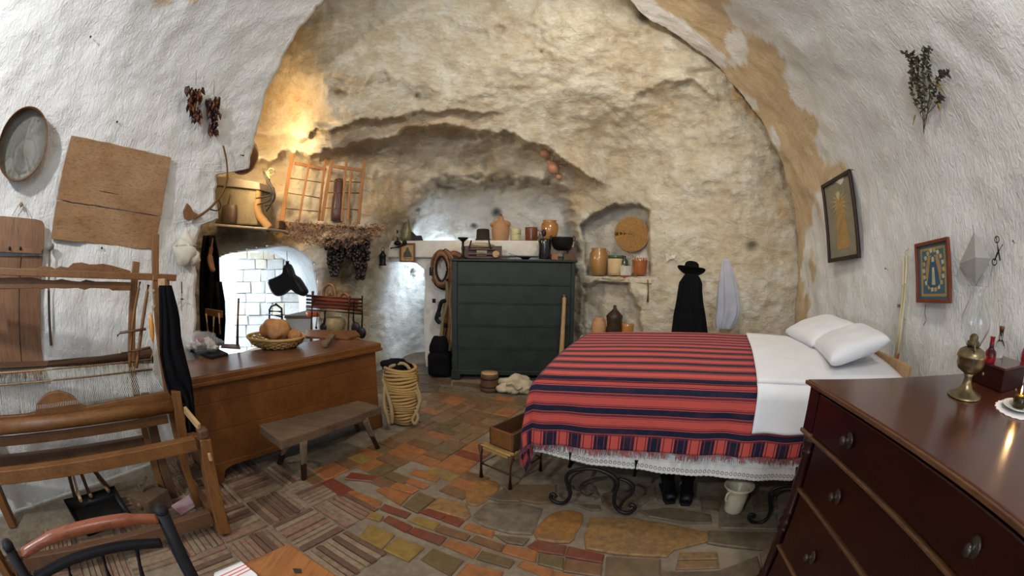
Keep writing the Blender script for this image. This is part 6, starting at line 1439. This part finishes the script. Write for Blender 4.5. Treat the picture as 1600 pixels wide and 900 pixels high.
for mm, mt in zip(ms, mats_): mm.build('twigs', mt, gv_, kind='stuff')
M_GRAPE = plain('black_dried_grapes', (.020, .012, .012), .4, 0, .2, 20, .4)
def grapes(label, cx, cy, hw, hh, seed):
    rr = random.Random(seed); t_ = thing('grape_bunch', label, 'dried grapes', lad(cx, cy, .12), 'dark dried bunches beside the kitchen opening'); m = MB()
    for k in range(260):
        f = rr.random(); w = hw*(1-.45*f)*(.6+.4*math.sin(PI*min(1, f+.15))); x = cx+rr.uniform(-1, 1)*w; y = cy-hh+2*hh*f; m.ball(lad(x, y, .22+rr.uniform(0, .14)), rr.uniform(.016, .030), seg=6)
    m.build('berries', M_GRAPE, t_, kind='stuff'); m = MB(); m.tube([lad(cx, cy-hh-8, .28), lad(cx, cy, .28)], .005, 5); m.build('stem', W_LOOMD, t_)
grapes('large black dried bunch hanging nearest the kitchen opening', 523, 402, 17, 28, 1); grapes('long black dried bunch hanging under the right rack', 563, 404, 17, 32, 2); grapes('thin black dried bunch between two larger bunches', 545, 388, 7, 14, 3)
# dark coats and handled tools at the left jamb of the kitchen opening
def jb(x, y, k=.2): return aY(x, y, 3.55-k)
dc_ = thing('black_coats', 'black coats hanging in the dark corner left of the kitchen opening', 'coats', jb(325, 520))
for L__, R__ in (([(318, 368), (314, 400), (312, 440), (312, 480), (314, 520)], [(336, 368), (342, 400), (343, 440), (342, 480), (346, 530)]), ([(330, 440), (328, 470), (330, 500), (328, 540)], [(346, 440), (351, 470), (352, 500), (350, 540)])):
    rows = []
    for (xl, y1_), (xr, y2_) in zip(L__, R__):
        rows.append([jb(xl+(xr-xl)*g, y1_+(y2_-y1_)*g, .1+.05*math.sin(g*14)+.05*math.sin(g*PI)) for g in np.linspace(0, 1, 24)])
    m = MB(); m.grid(rows); m.build('coat', M_BLACK, dc_, solid=.012)
ow = thing('brown_leather_flask', 'brown leather flask hanging in the dark corner by the kitchen', 'flask', jb(331, 410, .28))
m = MB(); m.tube(crv([jb(x, y, .30) for x, y in ((333, 372), (330, 388), (328, 402), (331, 418), (334, 424))], 4), [.012]*4+[.03]*4+[.045]*4+[.04]*3+[.02]*2, 9, flat=.6); m.build('body', M_LEATH, ow)
tl = thing('tool_rack', 'brown wooden tool rack with pale handles left of the kitchen opening', 'rack', jb(335, 520, .3))
m = MB(); m.prism([jb(x, y, .30) for x, y in ((320, 482), (345, 486), (345, 497), (320, 492))], (0, .04, 0)); m.build('bar', W_LOOM, tl, bevel=.005)
for x0, y0, x1, y1 in ((322, 490, 325, 520), (334, 495, 333, 525), (342, 489, 344, 522)):
    m = MB(); m.tube([jb(x0, y0, .33), jb(x1, y1, .33)], .012, 7); m.build('handle', W_PALE, tl)
# leather wineskin hanging in the opening
YW = 4.35
ws = thing('black_wineskin', 'black leather wineskin hanging from a hook in the kitchen opening', 'wineskin', aY(448, 440, YW))
cp_ = [(447, 413), (446, 422), (441, 428), (429, 434), (420, 438), (422, 448), (427, 458), (434, 463), (443, 461), (450, 455), (459, 452), (466, 457), (475, 463), (481, 457), (476, 447), (469, 436), (466, 433), (459, 428), (455, 417), (452, 412)]
fr_ = [aY(x, y, YW) for x, y in cp_]; c_ = sum(fr_, Vector())/len(fr_); m = MB()
rings = []
for s_, dy in ((.80, -.09), (.95, -.05), (1.0, 0), (.95, .05), (.80, .09)):
    sm_ = [Vector((p.x, p.y, p.z)) for p in crv(fr_+[fr_[0]], 3)]
    rings.append([c_+(p-c_)*s_+Vector((0, dy, 0)) for p in sm_])
m.grid(rings); 
for rg_ in (rings[0], rings[-1]): m.add(rg_[:-1], [tuple(range(len(rg_)-1))])
m.build('skin', M_DLEATH, ws, weld=True)
m = MB(); m.tube([aY(449, 413, YW), aY(449, 408, YW)], .028, 10); m.build('spout', M_DLEATH, ws); m = MB(); m.tube([aY(449, 409, YW), aY(448.5, 396, YW), aY(448, 392, YW)], .004, 5); m.build('wire', M_STEEL, ws)
# counter, small frame chair and spoon rack
co_ = thing('kitchen_counter', 'grey masonry counter seen through the kitchen opening', 'counter', aY(480, 520, 4.9))
m = MB(); q = [aY(x, y, 4.9) for x, y in ((446, 497), (518, 497), (518, 560), (440, 560))]; q[2].z = q[3].z = 0; m.prism(q[::-1], (0, .6, 0)); m.build('body', plain('grey_masonry', (.42, .40, .38), .9, 0, .05, 9, .4), co_, bevel=.01)
m = MB(); q = [aY(x, y, 4.87) for x, y in ((444, 493), (520, 493), (520, 497.5), (444, 497.5))]; m.prism(q[::-1], (0, .64, 0)); m.build('slab', W_OLD, co_, bevel=.006)
sf_ = thing('frame_lantern', 'small blue-black metal lantern frame before the white stone wall', 'lantern', aY(430, 505, 4.9))
def k5(x, y, k=0): return aY(x, y, 4.75+k)
for pts in ([(421, 506), (421, 484), (424, 478), (432, 476), (440, 482), (441, 506)], [(416, 491), (441, 495)], [(421, 486), (440, 487)], [(431, 477), (431, 474)]):
    m = MB(); m.tube([k5(x, y) for x, y in pts], .016, 6); m.build('bar', plain('blue_black_metal', (.02, .03, .06), .4, .4), sf_)
m = MB(); q_ = k5(431, 530); m.box((q_.x, q_.y+.1, (q_.z+k5(431, 507).z)/2-.15), (.22, .2, .5)); m.build('base', M_BLOCK[1], sf_, bevel=.01)
YR = 4.25
def r4(x, y, k=0): return aY(x, y, YR+k)
sr = thing('loom_reed_rack', 'dark reddish wooden rack with rods standing behind the chest', 'rack', Vector((r4(520, 500).x, YR, 0)))
for x0, y0, x1, y1 in ((489, 455, 486, 522), (546, 463, 544, 524)):
    a__, b___ = r4(x0, y0), r4(x1, y1); m = MB(); m.tube([a__, b___, b___+(b___-a__).normalized()*(b___.z-.01)/max(.01, abs((b___-a__).normalized().z))], .018, 8); m.build('post', W_LOOMD, sr)
W_RED = wood('red_wood', (.26, .055, .025), (.15, .03, .015), axis=0, rough=.45)
for y, k, r_ in ((462, 0, .016), (468, .03, .014), (473, 0, .014), (479, .04, .02), (484, 0, .016)):
    m = MB(); m.tube([r4(479, y, k), r4(566, y+6, k)], r_, 7); m.build('rod', W_RED if k else W_LOOMD, sr)
m = MB(); m.prism([r4(x, y, .05) for x, y in ((488, 461), (560, 467), (558, 484), (486, 480))], (0, .02, 0)); m.build('panel', W_RED, sr, bevel=.003)
rb = thing('orange_bowl', 'orange-red clay bowl hanging under the left of the reddish rack', 'bowl', r4(488, 492, .1))
m = MB(); p_ = r4(489, 491, .1); m.lathe([(.0, -.03), (.08, -.025), (.09, .03), (.085, .03), (0, .0)], p_, 20); m.build('body', plain('orange_enamel', (.62, .13, .03), .4), rb)
for k, (pts, r0, bl_, lab) in enumerate([([(508, 485), (507, 500)], .015, (505, 512, .045), 'black iron ladle hanging under the rack, left one'), ([(553, 470), (552, 500)], .012, (556, 513, .06), 'black iron skimmer hanging at the right end of the reddish rack'), ([(566, 462), (566, 495)], .010, (565, 520, .055), 'black iron pan hanging on the rock right of the rack'), ([(496, 487), (494, 510)], .006, (494, 512, .015), 'thin grey iron spit hanging under the orange bowl')]):
    t_ = thing('iron_utensil', lab, 'utensil', r4(bl_[0], bl_[1], -.03), 'iron utensils on the reddish rack')
    m = MB(); m.tube([r4(x, y, -.03) for x, y in pts]+[r4(bl_[0], bl_[1], -.03)], r0, 7); m.build('handle', M_IRON, t_)
    m = MB(); m.ball(r4(bl_[0], bl_[1], -.03), bl_[2], 1, .35, 1.2, 14); m.build('bowl', M_IRON, t_)
ob = thing('clay_mortar', 'mottled clay vessel standing on the chest behind the scraper', 'vessel', r4(525, 505, .05))
m = MB(); p_ = r4(524, 520, .1); m.lathe([(.05, 0), (.10, .03), (.13, .10), (.12, .16), (.09, .18), (.07, .17), (0, .15)], p_, 20, wob=.05); m.build('body', plain('mottled_clay', (.34, .26, .13), .8, 0, .2, 12, .4, .004, (.20, .14, .08)), ob)
m = MB(); m.lathe([(.05, 0), (.05, p_.z)], Vector((p_.x, p_.y, 0)), 12); m.build('pedestal', M_BLOCK[2], ob)
bell = thing('hanging_bells', 'dark brown leather bell straps hanging on the rock above the reddish rack', 'straps', rk(515, 455, .12))
for pts in ([(505, 470), (506, 452), (514, 444), (522, 450), (525, 468)], [(512, 470), (516, 455), (520, 462)], [(530, 468), (536, 458), (544, 462), (548, 474)]):
    m = MB(); m.tube(crv([r4(x, y, .15) for x, y in pts], 4), .022, 7); m.build('strap', M_LEATH, bell)
# ================================================================ RIGHT WALL
def rightpic(name, label, pts, fw, fmat, cmat, lean):
    cx_, cy_ = sum(p[0] for p in pts)/4, sum(p[1] for p in pts)/4; P, n = vhit(cx_, cy_); n = Vector((n.x, n.y, n.z*.3-lean)).normalized(); return framed(name, label, pts, P+n*.05, n, fw, fmat, cmat)
M_GREYP = plain('grey_print', (.26, .23, .15), .7, 0, .1, 9, .05, .001, (.19, .18, .13)); M_GOLD = plain('faded_gold_print', (.52, .36, .12), .7); M_CRM = plain('cream_print', (.56, .50, .34), .7); M_BLU = plain('blue_print', (.04, .10, .15), .7); M_TEAL = plain('teal_print', (.05, .13, .16), .6, 0, .1, 12, .02); M_OCH = plain('ochre_print', (.42, .26, .09), .7)
t_, inn, of = rightpic('framed_icon', 'tall dark framed picture with a golden rayed figure left on the right wall', [(1286, 290), (1330, 264), (1346, 403), (1297, 411)], .035, M_FRD, M_GREYP, 0)
for k in range(16):
    a_ = 2*PI*k/16; u_, v_ = .5+.10*math.cos(a_), .30+.09*math.sin(a_); flat(t_, inn, of, [(u_-.022*math.sin(a_), v_+.016*math.cos(a_)), (u_+.022*math.sin(a_), v_-.016*math.cos(a_)), (.5+.38*math.cos(a_), .32+.25*math.sin(a_))], M_GOLD, 'ray', .0014)
flat(t_, inn, of, [(.42, .2), (.58, .2), (.63, .35), (.70, .6), (.74, .9), (.28, .9), (.32, .6), (.38, .35)], M_OCH, 'robe', .0015); flat(t_, inn, of, [(.45, .14), (.55, .14), (.57, .2), (.5, .26), (.43, .2)], M_CRM, 'head', .0022)
t_, inn, of = rightpic('framed_icon', 'small red-brown framed coloured picture of a robed figure above the chest of drawers', [(1432, 382), (1484, 370), (1488, 474), (1435, 473)], .022, M_FRR, M_TEAL, 0)
flat(t_, inn, of, [(.08, .05), (.92, .05), (.92, .95), (.08, .95)], M_OCH, 'border', .0006); flat(t_, inn, of, [(.14, .10), (.86, .10), (.86, .90), (.14, .90)], M_TEAL, 'ground', .0012)
for k in range(18):
    a_ = 2*PI*k/18; u_, v_ = .5+.33*math.cos(a_), .47+.36*math.sin(a_); flat(t_, inn, of, [(u_-.05, v_-.03), (u_+.03, v_-.045), (u_+.055, v_+.02), (u_-.02, v_+.045)], M_CRM if k % 2 else M_GOLD, 'cloud', .0018)
flat(t_, inn, of, [(.34, .20), (.66, .20), (.76, .45), (.72, .74), (.28, .74), (.24, .45)], M_OCH, 'glow', .0022)
flat(t_, inn, of, [(.42, .24), (.50, .19), (.58, .24), (.63, .42), (.72, .72), (.62, .78), (.38, .78), (.28, .72), (.37, .42)], M_BLU, 'robe', .003); flat(t_, inn, of, [(.47, .42), (.53, .42), (.56, .74), (.44, .74)], M_CRM, 'dress', .0036); flat(t_, inn, of, [(.45, .25), (.5, .22), (.55, .25), (.54, .32), (.46, .32)], M_CRM, 'head', .0036)
cn_ = thing('hanging_candles', 'pair of long cream candles tied together hanging on the right wall', 'candles', wallp(1412, 490, .05))
m_w = plain('cream_wax', (.72, .64, .40), .45, 0, .05, 9, .1)
m = MB(); m.tube([wallp(1424, 400, .05), wallp(1416, 500, .05), wallp(1406, 572, .05)], [.009, .012, .014], 9); m.build('candle', m_w, cn_); m = MB(); m.tube([wallp(1419, 402, .05), wallp(1413, 500, .05), wallp(1404, 568, .05)], [.008, .010, .011], 9); m.build('candle', m_w, cn_)
m = MB(); m.tube([wallp(1405, 568, .05), wallp(1403, 584, .05)], .011, 8); m.build('dark_tip', M_STEEL, cn_); m = MB(); m.bar(wallp(1413, 552, .065), wallp(1410, 566, .065), .014, .006); m.build('red_tape', plain('red_paint', (.6, .07, .03), .5), cn_)
m = MB(); m.box(wallp(1411, 478, .05), (.02, .02, .02)); m.build('clasp', M_STEEL, cn_); m = MB(); m.tube(crv([wallp(1424, 402, .05), wallp(1420, 394, .04), wallp(1424, 390, .03)], 4), .002, 4); m.build('string', M_STEEL, cn_)
fn = thing('cloth_pouch', 'grey diamond-shaped folded cloth pouch hanging above the oil lamp', 'pouch', wallp(1523, 400, .05))
Pf, nf = wplane(1523, 404, .04); M_GR = cloth('grey_net', (.38, .36, .34), (.46, .44, .42))
for a_, b_, k in (((1499, 412), (1524, 445), .0), ((1524, 445), (1548, 404), .0)):
    m = MB(); m.add([aP(1522, 362, Pf, nf), aP(a_[0], a_[1], Pf, nf), aP(b_[0], b_[1], Pf, nf), aP(1524, 402, Pf+nf*.05, nf)], [(0, 1, 3), (1, 2, 3), (2, 0, 3)]); m.build('fold', M_GR, fn, solid=.003)
m = MB(); m.tube([wallp(1522, 352, .02), aP(1522, 364, Pf, nf)], .002, 4); m.build('cord', M_ROPE, fn)
sc_ = thing('iron_scissors', 'dark iron scissors hanging on the right wall above the small box', 'scissors', wallp(1562, 392, .03))
for A_, B__, (hx, hy) in (((1556, 412), (1566, 372), (1563, 374)), ((1568, 408), (1558, 388), (1556, 410))):
    pass
for pts in ([(1570, 383), (1562, 396), (1557, 408)], [(1560, 372), (1563, 392), (1566, 408)]):
    m = MB(); m.tube([wallp(x, y, .03) for x, y in pts], [.004, .006, .004], 6); m.build('blade', M_IRON, sc_)
for cx_, cy_ in ((1557, 410), (1561, 375)):
    m = MB(); m.tube([wallp(cx_+3.5*math.cos(t), cy_+5*math.sin(t), .03) for t in np.linspace(0, 2*PI, 15)[:-1]], .003, 5, closed=True); m.build('finger_ring', M_IRON, sc_)
# dried herbs
hb_ = thing('dried_herbs', 'upside-down bunch of dried green herbs hanging high on the right wall', 'herbs', wallp(1450, 150, .06))
M_H = [plain('herb_%s' % k, c, .8, 0, .2, 20, .2) for k, c in (('grey_green', (.10, .105, .05)), ('brown', (.085, .06, .04)), ('yellow', (.42, .30, .04)))]
rr = random.Random(6)
for k, pts in enumerate([[(1447, 208), (1446, 170), (1440, 130), (1442, 100), (1432, 82)], [(1447, 205), (1450, 165), (1448, 120), (1450, 90), (1452, 74)], [(1448, 200), (1456, 160), (1458, 120), (1455, 95), (1462, 72)], [(1448, 190), (1462, 150), (1470, 125), (1478, 112), (1490, 115)], [(1447, 190), (1436, 160), (1430, 130), (1434, 105)], [(1447, 190), (1444, 150), (1436, 118), (1430, 92), (1422, 80)], [(1450, 180), (1470, 160), (1476, 150)]]):
    c_ = crv([wallp(x, y, .03+.05*(i/len(pts))) for i, (x, y) in enumerate(pts)], 5); m = MB(); m.tube(c_, .003, 4); m.build('stem', M_H[1], hb_)
    m = MB()
    for i, p in enumerate(c_[5:]):
        for _ in range(5):
            d_ = Vector((rr.uniform(-1, 1), rr.uniform(-1, 1), rr.uniform(-1, .6))).normalized(); q_ = p+d_*rr.uniform(.018, .046); s_ = d_.cross(Vector((rr.random(), rr.random(), 1))).normalized()*.009; mid_ = p.lerp(q_, .55)
            m.add([p, mid_+s_, q_, mid_-s_], [(0, 1, 2, 3)])
    m.build('leaves', M_H[0] if k % 3 else M_H[1], hb_, kind='stuff')
for x0, y0, x1, y1 in ((1468, 125, 1484, 146), (1475, 130, 1486, 148), (1440, 178, 1435, 194), (1476, 160, 1478, 176)):
    m = MB(); m.bar(wallp(x0, y0, .08), wallp(x1, y1, .07), .014, .003, w1=.003); m.build('yellow_leaf', M_H[2], hb_)
for x, y in ((1335, 266), (1387, 422), (1585, 380)):
    p, q = wallp(x, y, 0), wallp(x+3, y-2, .05); m = MB(); m.tube([p, q], .003, 5); m.ball(q, .006, seg=6); tag(recenter(m.build('wall_nail', M_IRON)), {1335: 'small nail in the wall beside the tall dark picture frame', 1387: 'small nail in the right wall left of the candles', 1585: 'small nail in the right wall beside the scissors'}[x], 'nail', 'nails in the right wall')
rt2 = MB(); rt2.tube(crv([wallp(1450, 476, .03), wallp(1449, 490, .03), wallp(1451, 500, .03), wallp(1447, 508, .03)], 4), .003, 5); tag(recenter(rt2.build('dangling_string', M_STEEL)), 'short grey string dangling under the small coloured picture', 'string')
# ================================================================ ON THE CHEST OF DRAWERS
HB = HC+.001
lb = aZ(1507, 618, HB); t_ = thing('oil_lamp', 'brass oil lamp with a tall clear glass chimney on the chest of drawers', 'lamp', lb)
kx = mpx(1510, 560)*(lb-EYE).length*1.0
def lam(hw, y): return (hw*kx, aV(1510+ (0), y, lb).z-lb.z)
m = MB(); m.lathe([(27*kx, 0), (27*kx, .004), (24*kx, .008), (19*kx, .014), (11*kx, .026), (7*kx, .05), (6*kx, lam(0, 588)[1]), (9*kx, lam(0, 582)[1])], lb, 32); m.build('foot', M_BRASS, t_)
m = MB(); m.lathe([lam(9, 582), lam(19, 575), lam(22, 566), lam(21.5, 558), lam(23, 556), lam(23, 553), lam(20, 546), lam(12, 541), lam(9, 540), lam(0, 540)], lb, 32); m.build('oil_font', M_BRASS, t_)
m = MB(); m.lathe([lam(8, 541), lam(10, 538), lam(10, 532), lam(7, 530), lam(7, 524), lam(4, 520), lam(0, 519)], lb, 20); m.build('burner', M_BRASS, t_)
m = MB(); zc2 = lam(0, 528)[1]; m.tube(crv([lb+Vector((0, 0, zc2))-cE*0+Vector((-.03, -.02, -.015)), lb+Vector((-.055, -.03, zc2-.01)), lb+Vector((-.06, -.035, zc2-.035))], 4), .004, 6); m.build('wick_knob', M_BRASS, t_)
m = MB(); m.lathe([lam(11, 538), lam(13, 532), lam(21, 515), lam(23, 503), lam(21, 490), lam(14, 470), lam(10.5, 458), lam(11, 452), lam(15.5, 445)], lb, 36); m.build('chimney', M_GLASS, t_, solid=.0015)
# wooden box with bottles
o1, o2 = aZ(1503, 598, HB), aZ(1565, 613, HB); dx1 = (o2-o1).normalized()
cb0 = aZ(1562, 614, HB); bxd = cE
wb2 = thing('lidded_box', 'small dark red wooden box with a sloping lid behind the brass lamp', 'box', cb0)
hb2 = aV(1566, 580, cb0).z-HB
fl_ = aZ(1563, 614, HB); fl2 = aZ(1506, 590, HB)
eb = (fl2-fl_); eb = eb.normalized()*min(eb.length, .42); sb_ = Vector((eb.y, -eb.x, 0)).normalized()
if sb_.x < 0: sb_ = -sb_
m = MB(); m.prism([fl_, fl_+eb, fl_+eb+sb_*.26, fl_+sb_*.26], up3*hb2); m.build('body', W_MAHOG, wb2, bevel=.003)
m = MB(); e_ = eb.normalized(); m.prism([fl_-e_*.008-sb_*.008+up3*hb2, fl_+eb+e_*.008-sb_*.008+up3*hb2, fl_+eb+e_*.008+sb_*.268+up3*hb2, fl_-e_*.008+sb_*.268+up3*hb2], up3*.012); m.build('lid', W_MTOP, wb2, bevel=.003)
m = MB(); m.ball((fl_+fl_+eb)/2-sb_*.006+up3*hb2*.55, .009); m.build('knob', M_BRASS, wb2)
ZB = HB+hb2+.013
def bottle(label, x, y0, prof, mat, cork=None):
    p = aZ(x, y0, ZB); t_ = thing('glass_bottle', label, 'bottle', p); k_ = mpx(x, y0)*(p-EYE).length
    m = MB(); m.lathe([(hw*k_, aV(x, y, p).z-ZB) for hw, y in prof], p, 20); m.build('glass', mat, t_)
    if cork: m = MB(); m.lathe([(hw*k_, aV(x, y, p).z-ZB) for hw, y in cork], p, 12); m.build('cork', W_CHEST, t_)
bottle('small red glass bottle on the dark wooden box', 1546, 566, [(8, 566), (9, 563), (9, 552), (8, 548), (4, 543), (3.6, 528), (4.2, 527), (4.2, 525), (0, 525)], M_RGLASS)
bottle('clear glass bottle with a cork behind the red bottle', 1560, 558, [(7, 558), (8, 556), (8, 540), (6.5, 535), (3.6, 530), (3.4, 516), (0, 516)], M_GLASS, [(3.6, 517), (4.2, 512), (4.2, 509), (0, 509)])
bottle('red glass bottle at the right edge of the photo', 1603, 566, [(8, 566), (9, 563), (9, 552), (7, 545), (4, 538), (4, 530), (0, 530)], M_RGLASS)
# doily, saucer, candle glass
dl = aZ(1590, 640, HB); m = MB(); n_ = 60; rr_ = .125
m.prism([dl+Vector((math.cos(t)*rr_*(1+.03*math.sin(t*20)), math.sin(t)*rr_*(1+.03*math.sin(t*20)), 0)) for t in np.linspace(0, 2*PI, 121)[:-1]], up3*.0015); tag(recenter(m.build('lace_doily', M_LINEN)), 'small white scalloped doily under the saucer', 'doily')
sa = dl+up3*.002; t_ = thing('white_saucer', 'white saucer holding the candle glass', 'saucer', sa); m = MB(); m.lathe([(.04, 0), (.05, .004), (.088, .014), (.09, .016), (.086, .016), (.05, .008), (0, .007)], sa, 36); m.build('dish', M_WHITEC, t_)
cg = sa+up3*.008; t_ = thing('candle_glass', 'amber glass with a lit candle on the white saucer', 'candle', cg)
m = MB(); m.lathe([(.036, 0), (.038, .004), (.038, .055)], cg, 28); m.build('glass', M_YGLASS, t_, solid=.0015)
m = MB(); m.lathe([(0, .004), (.034, .004), (.034, .038), (0, .038)], cg, 24); m.build('wax', m_w, t_)
tf = NT('candle_flame'); tf.out((1, .6, .2), .5, **{'Emission Color': (1.0, .55, .18, 1), 'Emission Strength': 40.0})
m = MB(); m.lathe([(0, .040), (.004, .046), (.005, .052), (.003, .062), (0, .072)], cg, 12); m.build('flame', tf.m, t_)
lamp('candle_light', 'POINT', cg+up3*.10, .5, (1.0, .6, .25), .01)
lamp_end = True
